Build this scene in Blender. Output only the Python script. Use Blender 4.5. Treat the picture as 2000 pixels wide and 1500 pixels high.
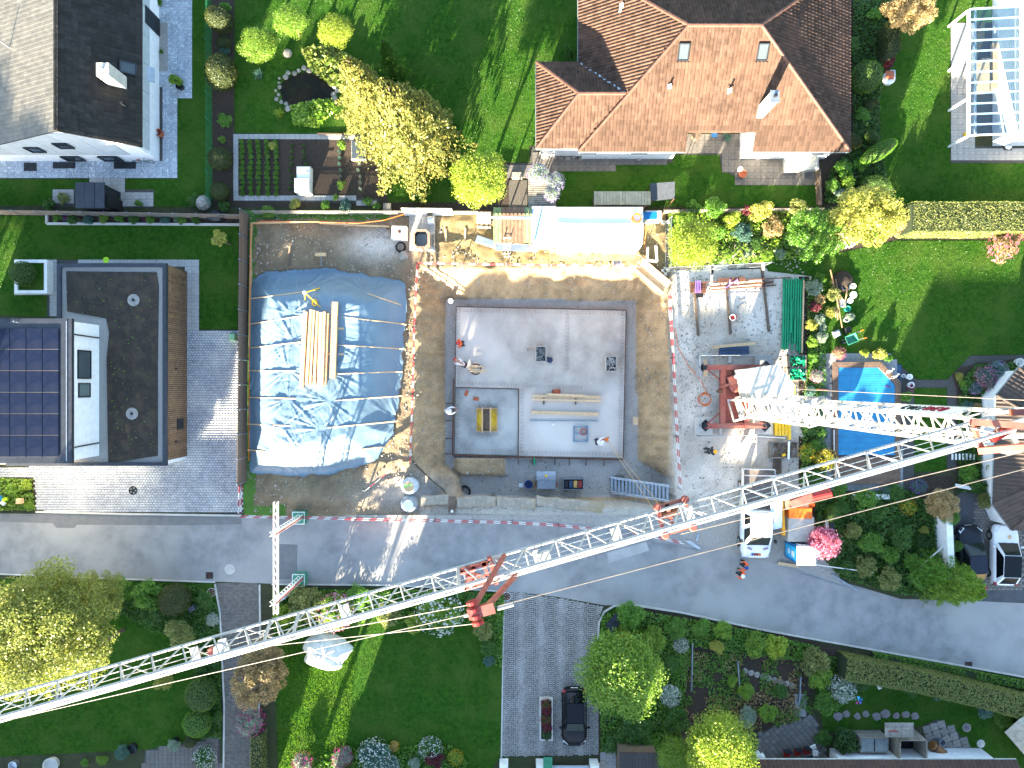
import bpy, math, random
import numpy as np
from mathutils import Vector, Matrix, noise
# ---------------------------------------------------------------- camera, sky, sun, exposure
sc = bpy.context.scene
for o in list(bpy.data.objects): bpy.data.objects.remove(o)
COL = sc.collection
R = math.radians
HC, F = 50.0, 1389.0                      # camera height (m) and focal length in px of a 2000 px wide frame
cam = bpy.data.cameras.new('camera'); cam.sensor_width = 36; cam.lens = 36*F/2000; cam.clip_end = 2000
camo = bpy.data.objects.new('camera', cam); COL.objects.link(camo); camo.location = (0, 0, HC); sc.camera = camo
SUN_AZ, SUN_EL = 200.0, 13.0              # degrees clockwise from +Y, degrees above the horizon
sdir = Vector((math.sin(R(SUN_AZ))*math.cos(R(SUN_EL)), math.cos(R(SUN_AZ))*math.cos(R(SUN_EL)), math.sin(R(SUN_EL))))
world = bpy.data.worlds.new('World'); sc.world = world; world.use_nodes = True
wn = world.node_tree; wn.nodes.clear()
sky = wn.nodes.new('ShaderNodeTexSky'); sky.sky_type = 'NISHITA'; sky.sun_disc = False
sky.sun_elevation = R(SUN_EL); sky.sun_rotation = R(SUN_AZ); sky.altitude = 450; sky.air_density = 1.0; sky.dust_density = 1.0; sky.ozone_density = 1.0
bg = wn.nodes.new('ShaderNodeBackground'); bg.inputs[1].default_value = 0.08
wo = wn.nodes.new('ShaderNodeOutputWorld'); wn.links.new(sky.outputs[0], bg.inputs[0]); wn.links.new(bg.outputs[0], wo.inputs[0])
sl = bpy.data.lights.new('sun', 'SUN'); sl.energy = 5.0; sl.angle = R(0.5); sl.color = (1.0, 0.86, 0.64)
so = bpy.data.objects.new('sun', sl); COL.objects.link(so); so.location = (-20, -60, 40); so.rotation_euler = (-sdir).to_track_quat('-Z', 'Y').to_euler()
sc.view_settings.view_transform = 'Standard'; sc.view_settings.look = 'None'; sc.view_settings.gamma = 1
sc.view_settings.use_curve_mapping = False
sc.view_settings.exposure = 3.65
sc.cycles.max_bounces = 6; sc.cycles.transparent_max_bounces = 8; sc.cycles.use_denoising = True
rnd = random.Random(7)
# ---------------------------------------------------------------- helpers
def P(px, py, z=0.0):
    k = (HC-z)/F
    return Vector(((px-1000)*k, (750-py)*k, z))
def poly(pts, z=0.0): return [P(a, b, z) for a, b in pts]
def setp(o, label=None, cat=None, group=None, kind=None):
    if label: o['label'] = label
    if cat: o['category'] = cat
    if group: o['group'] = group
    if kind: o['kind'] = kind
    return o
def T(name, label, cat, loc, group=None, rz=0):
    o = bpy.data.objects.new(name, None); COL.objects.link(o); o.location = loc; o.rotation_euler = (0, 0, rz)
    o.empty_display_size = .2
    return setp(o, label, cat, group)
def link(name, me, mat=None, parent=None, loc=None):
    o = bpy.data.objects.new(name, me); COL.objects.link(o)
    if mat is not None: me.materials.append(mat)
    if parent is not None: o.parent = parent
    if loc is not None: o.location = loc
    return o
def inst(name, me, mat, parent=None, loc=(0,0,0), rot=(0,0,0), scl=(1,1,1)):
    "object on shared mesh data with its own material"
    o = bpy.data.objects.new(name, me); COL.objects.link(o)
    if not me.materials: me.materials.append(None)
    o.material_slots[0].link = 'OBJECT'; o.material_slots[0].material = mat
    o.location = loc; o.rotation_euler = rot; o.scale = scl
    if parent is not None: o.parent = parent
    return o
def copy_tree(o, parent=None):
    c = o.copy(); COL.objects.link(c)
    if parent is not None: c.parent = parent
    for ch in list(o.children): copy_tree(ch, c)
    return c
def frame(a, b):
    d = (Vector(b)-Vector(a)); L = d.length; d = d/max(L, 1e-9)
    up = Vector((0,0,1)) if abs(d.z) < .95 else Vector((1,0,0))
    s = d.cross(up).normalized(); u = s.cross(d)
    return d, s, u, L
class MB:
    def __init__(s): s.v = []; s.f = []
    def add(s, vs, fs):
        n = len(s.v); s.v += [tuple(v) for v in vs]; s.f += [tuple(i+n for i in f) for f in fs]; return s
    def hexa(s, vs): return s.add(vs, [(3,2,1,0),(4,5,6,7),(0,1,5,4),(1,2,6,5),(2,3,7,6),(3,0,4,7)])
    def box(s, c, size, rz=0.0, M=None):
        x, y, z = size[0]/2, size[1]/2, size[2]/2
        vs = [Vector(p) for p in ((-x,-y,-z),(x,-y,-z),(x,y,-z),(-x,y,-z),(-x,-y,z),(x,-y,z),(x,y,z),(-x,y,z))]
        m = M if M is not None else Matrix.Rotation(rz, 3, 'Z')
        return s.hexa([m @ v + Vector(c) for v in vs])
    def cbox(s, c, size, rz=0.0, b=.02):
        "box with chamfered top edges; c = centre of the base"
        x, y, h = size[0]/2, size[1]/2, size[2]
        m = Matrix.Rotation(rz, 3, 'Z'); vs = []
        for (k, z) in ((0,0),(0,h-b),(b,h)):
            vs += [m @ Vector(p) + Vector(c) for p in ((-x+k,-y+k,z),(x-k,-y+k,z),(x-k,y-k,z),(-x+k,y-k,z))]
        fs = [(3,2,1,0),(8,9,10,11)]
        for k in (0,4):
            for i in range(4): j = (i+1)%4; fs.append((k+i,k+j,k+4+j,k+4+i))
        return s.add(vs, fs)
    def beam(s, a, b, w, h):
        a, b = Vector(a), Vector(b); d, sd, u, L = frame(a, b)
        x, z = sd*w/2, u*h/2
        return s.hexa([a-x-z, a+x-z, b+x-z, b-x-z, a-x+z, a+x+z, b+x+z, b-x+z])
    def tube(s, a, b, r, n=6, r2=None):
        a, b = Vector(a), Vector(b); d, sd, u, L = frame(a, b); r2 = r if r2 is None else r2; vs = []
        for q, rr in ((a, r), (b, r2)):
            for i in range(n):
                t = 2*math.pi*i/n; vs.append(q+sd*math.cos(t)*rr+u*math.sin(t)*rr)
        fs = [(i,(i+1)%n,n+(i+1)%n,n+i) for i in range(n)]+[tuple(range(n-1,-1,-1)), tuple(range(n,2*n))]
        return s.add(vs, fs)
    def path(s, pts, r, n=5):
        pts = [Vector(p) for p in pts]; vs = []; fs = []
        for k, p in enumerate(pts):
            a = pts[max(k-1,0)]; b = pts[min(k+1,len(pts)-1)]; d, sd, u, L = frame(a, b)
            rr = r[k] if isinstance(r, (list,tuple)) else r
            for i in range(n):
                t = 2*math.pi*i/n; vs.append(p+sd*math.cos(t)*rr+u*math.sin(t)*rr)
        for k in range(len(pts)-1):
            for i in range(n): fs.append((k*n+i,k*n+(i+1)%n,(k+1)*n+(i+1)%n,(k+1)*n+i))
        fs += [tuple(range(n-1,-1,-1)), tuple(range((len(pts)-1)*n, len(pts)*n))]
        return s.add(vs, fs)
    def prism(s, pts, z0, z1):
        pts = [(p[0], p[1]) for p in pts]; n = len(pts)
        A = sum(pts[i][0]*pts[(i+1)%n][1]-pts[(i+1)%n][0]*pts[i][1] for i in range(n))
        if A < 0: pts = pts[::-1]
        vs = [(x,y,z0) for x,y in pts]+[(x,y,z1) for x,y in pts]
        return s.add(vs, [tuple(range(n-1,-1,-1)), tuple(range(n,2*n))]+[(i,(i+1)%n,n+(i+1)%n,n+i) for i in range(n)])
    def sheet(s, pts):
        pts = [Vector(p) for p in pts]; n = len(pts)
        A = sum(pts[i].x*pts[(i+1)%n].y-pts[(i+1)%n].x*pts[i].y for i in range(n))
        if A < 0: pts = pts[::-1]
        return s.add(pts, [tuple(range(n))])
    def lathe(s, c, prof, n=16):
        c = Vector(c); vs = []; fs = []
        for r, z in prof:
            for i in range(n): t = 2*math.pi*i/n; vs.append(c+Vector((r*math.cos(t), r*math.sin(t), z)))
        for k in range(len(prof)-1):
            for i in range(n): fs.append((k*n+i,k*n+(i+1)%n,(k+1)*n+(i+1)%n,(k+1)*n+i))
        if prof[0][0] > 1e-4: fs.append(tuple(range(n-1,-1,-1)))
        if prof[-1][0] > 1e-4: m = (len(prof)-1)*n; fs.append(tuple(range(m, m+n)))
        return s.add(vs, fs)
    def ring(s, c, R0, r, n=16, m=5, ry=None):
        c = Vector(c); ry = ry or R0
        pts = [c+Vector((R0*math.cos(2*math.pi*i/n), ry*math.sin(2*math.pi*i/n), 0)) for i in range(n+1)]
        return s.path(pts, r, m)
    def mesh(s, name, off=None):
        me = bpy.data.meshes.new(name)
        vs = s.v if off is None else [(x-off[0], y-off[1], z-off[2]) for x, y, z in s.v]
        me.from_pydata(vs, [], s.f); me.update(); return me
    def build(s, name, mat, parent=None, smooth=False, bevel=0, label=None):
        "vertices are in world space (or in the parent's parent space); the root sits unrotated while building"
        off = Vector((0,0,0)); q = parent
        while q is not None: off = off+q.location; q = q.parent
        if parent is None and s.v:
            a = np.array(s.v); off = Vector(((a[:,0].min()+a[:,0].max())/2, (a[:,1].min()+a[:,1].max())/2, a[:,2].min()))
        me = s.mesh(name, off); o = link(name, me, mat, parent)
        if parent is None: o.location = off
        if smooth:
            for p in me.polygons: p.use_smooth = True
        if bevel:
            m = o.modifiers.new('bevel', 'BEVEL'); m.width = bevel; m.segments = 2; m.limit_method = 'ANGLE'; m.angle_limit = R(40)
        if label: o['label'] = label
        return o
    def thing(s, name, mat, label, cat, group=None, **k):
        return setp(s.build(name, mat, None, **k), label, cat, group)
    def struct(s, name, mat, **k):
        me = s.mesh(name); o = link(name, me, mat); o['kind'] = 'structure'; return o
# ---------------------------------------------------------------- materials
MATS = {}
def C(h, k=1.0):
    "sRGB hex -> linear"
    v = [int(h[i:i+2], 16)/255 for i in (0,2,4)]
    return tuple((x/12.92 if x <= .04045 else ((x+.055)/1.055)**2.4)*k for x in v)+(1,)
def M(name, c1, c2=None, scale=4.0, rough=.8, metal=0.0, bump=0.0, bscale=None, detail=6, c3=None, spec=.4, vary=0.0, alpha=1.0, stretch=None, ramp=(.35,.65)):
    if name in MATS: return MATS[name]
    m = bpy.data.materials.new(name); m.use_nodes = True; nt = m.node_tree; N = nt.nodes; L = nt.links
    b = N['Principled BSDF']; b.inputs['Roughness'].default_value = rough; b.inputs['Metallic'].default_value = metal
    b.inputs['Specular IOR Level'].default_value = spec
    c1 = C(c1) if isinstance(c1, str) else c1; c2 = C(c2) if isinstance(c2, str) else c2
    if c2 is None: c2 = tuple(x*.78 for x in c1[:3])+(1,)
    tc = N.new('ShaderNodeTexCoord'); src = tc.outputs['Object']
    if stretch:
        mp = N.new('ShaderNodeMapping'); mp.inputs['Scale'].default_value = stretch; L.new(src, mp.inputs[0]); src = mp.outputs[0]
    nz = N.new('ShaderNodeTexNoise'); nz.inputs['Scale'].default_value = scale; nz.inputs['Detail'].default_value = detail; nz.inputs['Roughness'].default_value = .62
    L.new(src, nz.inputs['Vector'])
    cr = N.new('ShaderNodeValToRGB'); cr.color_ramp.elements[0].position = ramp[0]; cr.color_ramp.elements[1].position = ramp[1]
    cr.color_ramp.elements[0].color = c2; cr.color_ramp.elements[1].color = c1; L.new(nz.outputs['Fac'], cr.inputs[0]); out = cr.outputs[0]
    if c3 is not None:
        c3 = C(c3) if isinstance(c3, str) else c3
        n2 = N.new('ShaderNodeTexNoise'); n2.inputs['Scale'].default_value = scale*.17; n2.inputs['Detail'].default_value = 3; L.new(src, n2.inputs['Vector'])
        r2 = N.new('ShaderNodeValToRGB'); r2.color_ramp.elements[0].position = .45; r2.color_ramp.elements[1].position = .66; L.new(n2.outputs['Fac'], r2.inputs[0])
        mx = N.new('ShaderNodeMix'); mx.data_type = 'RGBA'; L.new(r2.outputs[0], mx.inputs[0]); L.new(out, mx.inputs[6]); mx.inputs[7].default_value = c3; out = mx.outputs[2]
    if vary:
        oi = N.new('ShaderNodeObjectInfo'); mr = N.new('ShaderNodeMapRange'); mr.inputs[3].default_value = 1-vary; mr.inputs[4].default_value = 1+vary
        hs = N.new('ShaderNodeHueSaturation'); ge = N.new('ShaderNodeNewGeometry'); ad = N.new('ShaderNodeMath'); ad.operation = 'ADD'; fr = N.new('ShaderNodeMath'); fr.operation = 'FRACT'; L.new(oi.outputs['Random'], ad.inputs[0]); L.new(ge.outputs['Random Per Island'], ad.inputs[1]); L.new(ad.outputs[0], fr.inputs[0])
        L.new(fr.outputs[0], mr.inputs[0]); L.new(mr.outputs[0], hs.inputs['Value']); L.new(out, hs.inputs['Color']); out = hs.outputs[0]
    L.new(out, b.inputs['Base Color'])
    if bump:
        n3 = N.new('ShaderNodeTexNoise'); n3.inputs['Scale'].default_value = bscale or scale*3; n3.inputs['Detail'].default_value = 5; L.new(src, n3.inputs['Vector'])
        bp = N.new('ShaderNodeBump'); bp.inputs['Strength'].default_value = min(1, bump); bp.inputs['Distance'].default_value = .05*max(1, bump); L.new(n3.outputs['Fac'], bp.inputs['Height']); L.new(bp.outputs[0], b.inputs['Normal'])
    MATS[name] = m; return m
def LEAF(name, c1, c2, c3=None, trans=.45, gain=.85):
    "leaf blades: every leaf its own tone, some light passing through"
    if name in MATS: return MATS[name]
    m = bpy.data.materials.new(name); m.use_nodes = True; nt = m.node_tree; N = nt.nodes; L = nt.links; N.clear()
    c1 = C(c1, gain); c2 = C(c2, gain); c3 = C(c3, gain) if c3 else None
    g = N.new('ShaderNodeNewGeometry'); cr = N.new('ShaderNodeValToRGB'); e = cr.color_ramp.elements
    e[0].color = c2; e[1].color = c1; e[0].position = .1; e[1].position = .85
    if c3: x = e.new(.97); x.color = c3
    oi = N.new('ShaderNodeObjectInfo'); hs = N.new('ShaderNodeHueSaturation'); mr = N.new('ShaderNodeMapRange'); mr.inputs[3].default_value = .88; mr.inputs[4].default_value = 1.12
    L.new(g.outputs['Random Per Island'], cr.inputs[0]); L.new(cr.outputs[0], hs.inputs['Color']); L.new(oi.outputs['Random'], mr.inputs[0]); L.new(mr.outputs[0], hs.inputs['Value'])
    d = N.new('ShaderNodeBsdfDiffuse'); t = N.new('ShaderNodeBsdfTranslucent'); gl = N.new('ShaderNodeBsdfGlossy'); gl.inputs['Roughness'].default_value = .45
    mx = N.new('ShaderNodeMixShader'); mx.inputs[0].default_value = trans; m2 = N.new('ShaderNodeMixShader'); m2.inputs[0].default_value = .03; o = N.new('ShaderNodeOutputMaterial')
    L.new(hs.outputs[0], d.inputs[0]); L.new(hs.outputs[0], t.inputs[0]); L.new(d.outputs[0], mx.inputs[1]); L.new(t.outputs[0], mx.inputs[2]); L.new(mx.outputs[0], m2.inputs[1]); L.new(gl.outputs[0], m2.inputs[2]); L.new(m2.outputs[0], o.inputs[0])
    MATS[name] = m; return m
def stripes(name, c1, c2, period, axis=0, rough=.5):
    "painted bands along a local axis (warning boards)"
    if name in MATS: return MATS[name]
    m = bpy.data.materials.new(name); m.use_nodes = True; nt = m.node_tree; N = nt.nodes; L = nt.links; b = N['Principled BSDF']; b.inputs['Roughness'].default_value = rough
    tc = N.new('ShaderNodeTexCoord'); sx = N.new('ShaderNodeSeparateXYZ'); L.new(tc.outputs['Object'], sx.inputs[0])
    a = N.new('ShaderNodeMath'); a.operation = 'MULTIPLY'; a.inputs[1].default_value = 1/period; L.new(sx.outputs[axis], a.inputs[0])
    f = N.new('ShaderNodeMath'); f.operation = 'FRACT'; L.new(a.outputs[0], f.inputs[0])
    g = N.new('ShaderNodeMath'); g.operation = 'GREATER_THAN'; g.inputs[1].default_value = .5; L.new(f.outputs[0], g.inputs[0])
    nz = N.new('ShaderNodeTexNoise'); nz.inputs['Scale'].default_value = 9; L.new(tc.outputs['Object'], nz.inputs['Vector'])
    mx = N.new('ShaderNodeMix'); mx.data_type = 'RGBA'; mx.inputs[6].default_value = C(c1); mx.inputs[7].default_value = C(c2); L.new(g.outputs[0], mx.inputs[0])
    m2 = N.new('ShaderNodeMix'); m2.data_type = 'RGBA'; m2.blend_type = 'MULTIPLY'; m2.inputs[0].default_value = .35; L.new(mx.outputs[2], m2.inputs[6]); L.new(nz.outputs['Color'], m2.inputs[7]); L.new(m2.outputs[2], b.inputs['Base Color'])
    MATS[name] = m; return m
asphalt = M('asphalt', '8f8e8c', '777776', .9, .9, bump=.25, bscale=60, c3='999792', detail=9, spec=.2)
asphalt_new = M('asphalt_patch', '70706f', '656565', 2.0, .85, bump=.25, bscale=60)
concrete = M('concrete', '9a9894', '86847f', 1.3, .8, bump=.15, bscale=25, c3='a9a7a2')
slabmat = M('fresh_concrete', 'b0a89e', '958e85', .8, .7, bump=.08, bscale=18, c3='c6beb4', detail=8, spec=.2)
slabmat2 = M('damp_concrete', 'a09f98', '7d7d78', .9, .6, bump=.06, bscale=14, c3='b6b5ae', detail=8, spec=.25)
conc_l = M('light_concrete', 'b9b6ae', 'a5a29a', 2, .8, bump=.12)
slabgrey = M('paving_slab', '9c9b97', '8a8985', 5, .85, bump=.15, vary=.07)
flag_dark = M('dark_flagstone', '6f6c69', '5c5a58', 6, .8, bump=.3, vary=.18)
soil = M('garden_soil', '3f342a', '2c251e', 6, .95, bump=.6, bscale=14)
roofsoil = M('roof_substrate', '38302a', '231f1c', 9, .95, bump=.8, bscale=22, c3='40372c')
gravel = M('gravel', 'a5a29c', '6c6a67', 26, .9, bump=.9, bscale=32)
grassm = M('lawn', '355719', '1f4210', 3.0, .95, bump=.5, bscale=30, c3='3c541e', spec=.05)
grassdry = M('dry_lawn', '3b4a16', '223d0e', 1.2, .95, bump=.5, bscale=30, c3='4c4a20', spec=.05)
wood_new = M('new_timber', 'c9a983', 'ad8a62', 3, .7, bump=.15, stretch=(1,8,1), vary=.1)
wood_x = M('sawn_board', 'cdb390', 'b0926b', 3, .7, bump=.15, stretch=(8,1,1), vary=.1)
wood_old = M('weathered_wood', '695a4b', '4d4136', 4, .85, bump=.3, stretch=(1,1,6), vary=.15)
wood_grey = M('grey_wood', '8d877d', '6d675e', 4, .85, bump=.3, vary=.12)
clad = M('larch_cladding', '755b42', '58432f', 3, .75, bump=.25, vary=.2)
plywood = M('plywood', 'c2a47c', 'a98b66', 2, .7, bump=.1, vary=.06)
galv = M('galvanised_steel', '9aa3aa', '838b92', 5, .42, metal=.7, vary=.05)
alu = M('aluminium', 'b9bec2', 'a2a8ad', 5, .38, metal=.8)
whitep = M('white_paint', 'e4e4e0', 'd2d2cd', 3, .45, bump=.05)
whiteplastic = M('white_plastic', 'e6e6e2', 'd8d8d4', 3, .4)
cranewhite = M('crane_white', 'a3a3a0', '868684', 5, .5, bump=.05, c3='a5a29a')
cranered = M('crane_red', '8f4a40', '753a32', 5, .55, bump=.08, c3='85564a')
redp = M('red_paint', '942a26', '7a1f1b', 4, .45)
orange = M('orange_paint', 'df6f1e', 'bd5a14', 4, .5)
yellow = M('yellow_paint', 'd9b01c', 'b8930f', 4, .55, c3='c8a63a')
greenp = M('green_paint', '2f7f5b', '266a4b', 4, .5)
greenpipe = M('green_pipe', '0f8a5c', '0b7850', 3, .35, vary=.06)
bluep = M('blue_plastic', '0f6ca6', '0a5a8e', 3, .4)
bluepanel = M('navy_panel', '27405e', '1d3049', 3, .5)
black = M('black_plastic', '17181a', '101112', 3, .5)
dark = M('dark_metal', '262a2f', '1c1f23', 3, .45, metal=.3)
anthr = M('anthracite_sheet', '343941', '2a2e35', 2, .45, metal=.2, vary=.05)
rubber = M('rubber', '1d1d1e', '141415', 4, .85)
rust = M('rusty_steel', '573629', '3c251d', 8, .8, bump=.2, c3='66402d')
stone = M('field_stone', '9a958b', '77736b', 7, .9, bump=.4, vary=.2)
terracotta = M('terracotta', 'a55b3c', '8d4a30', 5, .8)
wallw = M('white_render', 'd9dadb', 'cbcccd', 3, .85, bump=.1)
wallg = M('grey_cladding', 'a9b1b7', '9ba3a9', 2, .7, vary=.04)
tile_r = M('brown_roof_tile', '503f36', '3a2e27', 2.2, .9, spec=.1, bump=.2, vary=.22, c3='523f35')
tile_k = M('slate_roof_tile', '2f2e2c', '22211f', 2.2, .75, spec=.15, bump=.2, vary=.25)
tile_d = M('dark_brown_tile', '463b33', '342c27', 2.2, .7, bump=.2, vary=.16)
tile_b = M('old_clay_tile', '4a342b', '33241f', 2.2, .8, bump=.25, vary=.18)
copper = M('ridge_tile', '5c3e32', '4a3128', 3, .7, vary=.1)
zinc = M('zinc_sheet', '8a949b', '747e86', 2, .4, metal=.5)
brick = M('brick', 'a85c3f', '8e4a32', 6, .85, vary=.12)
def GLASS(name, col, rough=.06, metal=0.0):
    m = M(name, col, None, 1, rough, metal, spec=.9); return m
glass = GLASS('window_glass', '1f2a33', .05); carglass = M('car_glass', '0d1114', None, 1, .05, spec=.3); skyglass = M('roof_light_glass', '434c52', None, 1, .3, spec=.25)
def clear_glass():
    if 'clear_glass' in MATS: return MATS['clear_glass']
    m = bpy.data.materials.new('clear_glass'); m.use_nodes = True; nt = m.node_tree; N = nt.nodes; L = nt.links; N.clear()
    a = N.new('ShaderNodeBsdfTransparent'); a.inputs[0].default_value = (.62,.72,.8,1); b = N.new('ShaderNodeBsdfGlossy'); b.inputs['Roughness'].default_value = .05; x = N.new('ShaderNodeMixShader'); x.inputs[0].default_value = .1; o = N.new('ShaderNodeOutputMaterial')
    L.new(a.outputs[0], x.inputs[1]); L.new(b.outputs[0], x.inputs[2]); L.new(x.outputs[0], o.inputs[0]); MATS['clear_glass'] = m; return m
# ---------------------------------------------------------------- leaf clouds
def leafmesh(name, pos, nrm, size, seed=0, flop=.9, asp=.62):
    rs = np.random.RandomState(seed); n = len(pos); pos = np.asarray(pos, float); nrm = np.asarray(nrm, float)
    nn = nrm+rs.normal(0, flop, (n,3)); nn /= np.linalg.norm(nn, axis=1)[:,None]+1e-9
    r = rs.normal(0, 1, (n,3)); t = np.cross(nn, r); t /= np.linalg.norm(t, axis=1)[:,None]+1e-9; b = np.cross(nn, t)
    s = (size*rs.uniform(.65, 1.35, n))[:,None] if np.isscalar(size) else (size*rs.uniform(.75,1.25,n))[:,None]
    v = np.empty((n,4,3)); v[:,0] = pos-t*s; v[:,1] = pos-b*s*asp; v[:,2] = pos+t*s; v[:,3] = pos+b*s*asp
    me = bpy.data.meshes.new(name); me.vertices.add(4*n); me.vertices.foreach_set('co', v.reshape(-1)); me.loops.add(4*n); me.loops.foreach_set('vertex_index', np.arange(4*n)); me.polygons.add(n)
    me.polygons.foreach_set('loop_start', np.arange(n)*4); me.polygons.foreach_set('loop_total', np.full(n, 4)); me.update(calc_edges=True); return me
def sph(rs, n):
    d = rs.normal(0, 1, (n,3)); return d/np.linalg.norm(d, axis=1)[:,None]
def crown_mesh(name, n, leaf, clumps, seed, rc=(.24,.4), shell=.68, low=-.55):
    rs = np.random.RandomState(seed); d = sph(rs, clumps*2); d = d[d[:,2] > low][:clumps]; k = len(d)
    c = d*(shell*rs.uniform(.42, 1.14, k)**.8)[:,None]; cr = rs.uniform(rc[0]*.8, rc[1]*1.15, k); c[:3] *= .3
    w = cr**2/np.sum(cr**2); ci = rs.choice(k, n, p=w); dd = sph(rs, n); rad = cr[ci]*rs.uniform(.35, 1.05, n)**.6
    return leafmesh(name, c[ci]+dd*rad[:,None], dd*.8+np.array([0,0,.5]), leaf, seed+1)
def ball_mesh(name, n, leaf, seed, bumps=.04, zmin=-.8):
    "clipped evergreen: fine leaves tight to a smooth surface"
    rs = np.random.RandomState(seed); d = sph(rs, int(n*1.5)); d = d[d[:,2] > zmin][:n]; r = rs.uniform(.93, 1.0, len(d))+bumps*np.sin(d[:,0]*7+seed)*np.sin(d[:,1]*6+1)*np.sin(d[:,2]*5)
    return leafmesh(name, d*r[:,None], d, leaf, seed+2, flop=.55)
def conifer_mesh(name, n, leaf, seed, whorls=16, droop=.28):
    rs = np.random.RandomState(seed); pos = []; nr = []; per = n//(whorls*9)
    for w in range(whorls):
        z = .08+.9*w/whorls; L = (1-z)**.75*rs.uniform(.88,1.1); nb = 9
        for b in range(nb):
            a = 2*math.pi*(b+rs.uniform(-.35,.35))/nb+w*.7; Lb = L*rs.uniform(.7, 1.12); u = rs.uniform(.12, 1, per)**.8
            side = rs.normal(0, .085, per)*(1.15-u)*1.5*(.5+L); zz = z-droop*.35*u*u*Lb+rs.normal(0, .010, per)-np.abs(side)*.10
            pos.append(np.stack([np.cos(a)*u*Lb-np.sin(a)*side, np.sin(a)*u*Lb+np.cos(a)*side, zz], 1)); nr.append(np.tile([math.cos(a)*.4, math.sin(a)*.4, .8], (per,1)))
    return leafmesh(name, np.concatenate(pos), np.concatenate(nr), leaf, seed+3, flop=.5, asp=.4)
CR = [crown_mesh('crown', 22000, .026, 70, s) for s in (3, 11, 23)]
CRF = [crown_mesh('crown_fine', 15000, .030, 110, s, (.12,.24), .76) for s in (5, 17)]
CRB = [crown_mesh('crown_birch', 34000, .017, 190, s, (.1,.2), .8) for s in (7, 27)]
SH = [crown_mesh('shrub_leaves', 1300, .10, 16, s, (.26,.42), .6, -.3) for s in (2, 9, 31, 44)]
SHF = [crown_mesh('shrub_leaves_fine', 3600, .055, 30, s, (.2,.34), .66, -.3) for s in (6, 21, 35)]
BALL = [ball_mesh('clipped_leaves', 5200, .034, s) for s in (4, 14)]
CON = [conifer_mesh('conifer_needles', 26000, .022, s) for s in (8, 19)]
FLW = [leafmesh('flowers', (lambda d: d*np.random.RandomState(s).uniform(.82,1.05,(len(d),1)))(sph(np.random.RandomState(s), 420)), sph(np.random.RandomState(s), 420)+[0,0,.6], .05, s, .4, .9) for s in (1, 2)]
def spiky_mesh(name, n, seed, lean=.5):
    rs = np.random.RandomState(seed); v = []; f = []
    for i in range(n):
        a = rs.uniform(0, 2*math.pi); r0 = .35*math.sqrt(rs.uniform()); L = rs.uniform(.6, 1.1); l = lean*rs.uniform(.4,1.4); w = .03; ca, sa = math.cos(a), math.sin(a); x, y = r0*math.cos(a*3+i), r0*math.sin(a*3+i); k = len(v)
        v += [(x-sa*w,y+ca*w,0),(x+sa*w,y-ca*w,0),(x+ca*l*.45+sa*w*.8,y+sa*l*.45-ca*w*.8,L*.75),(x+ca*l*.45-sa*w*.8,y+sa*l*.45+ca*w*.8,L*.75),(x+ca*l,y+sa*l,L*.86)]; f += [(k,k+1,k+2,k+3),(k+3,k+2,k+4)]
    me = bpy.data.meshes.new(name); me.from_pydata(v, [], f); me.update(); return me
SPK = [spiky_mesh('blades', 130, s) for s in (3, 4)]
Lf = dict(
 bright=LEAF('leaf_bright','8fae3a','5f8a26'), lime=LEAF('leaf_lime','a9b93c','7f9a2c'), green=LEAF('leaf_green','719f34','4f7f26'), deep=LEAF('leaf_deep','58852f','3a6320'),
 dark=LEAF('leaf_dark','426a2c','2b4c20'), olive=LEAF('leaf_olive','9a9c58','70803c'), needle=LEAF('needle_pale','a39c52','5f7034'), bluegreen=LEAF('leaf_bluegreen','5f8878','43685a'), silver=LEAF('leaf_silver','a8b8a0','7d927c'),
 copper=LEAF('leaf_copper','c0a474','8f8050'), maroon=LEAF('leaf_maroon','7a2b36','511a26'), yew=LEAF('leaf_yew','606a2c','3a4a20',trans=.15,gain=.55), box=LEAF('leaf_box','5f8030','3f5f22',trans=.15), yellow=LEAF('leaf_gold','b9b75a','92983c'),
 birch=LEAF('leaf_birch','9a9f4a','6d7d33'), reed=LEAF('reed_blade','8f9a45','5d7a30'), grass=LEAF('grass_blade','5a8630','3a6a22',trans=.38,gain=.64), grasslong=LEAF('grass_long','7b9f2a','4f7f1e',trans=.35))
Fl = dict(white=LEAF('petal_white','eeeee8','d8dcd0',gain=.72), pink=LEAF('petal_pink','e0a0bc','c878a0',gain=.72), magenta=LEAF('petal_magenta','c83c8c','a02c74',gain=.72), violet=LEAF('petal_violet','8d7cc0','6a5a9c',gain=.72), lilac=LEAF('petal_lilac','b7acd8','978cc0',gain=.72), yellow=LEAF('petal_yellow','f0cf1c','d6a80c',gain=.72), orange=LEAF('petal_orange','e08a2c','c06a1c',gain=.72), red=LEAF('petal_red','c04038','982c28',gain=.72), rose=LEAF('petal_rose','e08a9c','c05a78',gain=.72))
bark = M('bark', '6b5b4b', '4b3f34', 8, .9, bump=.4, stretch=(1,1,.3))
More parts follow.
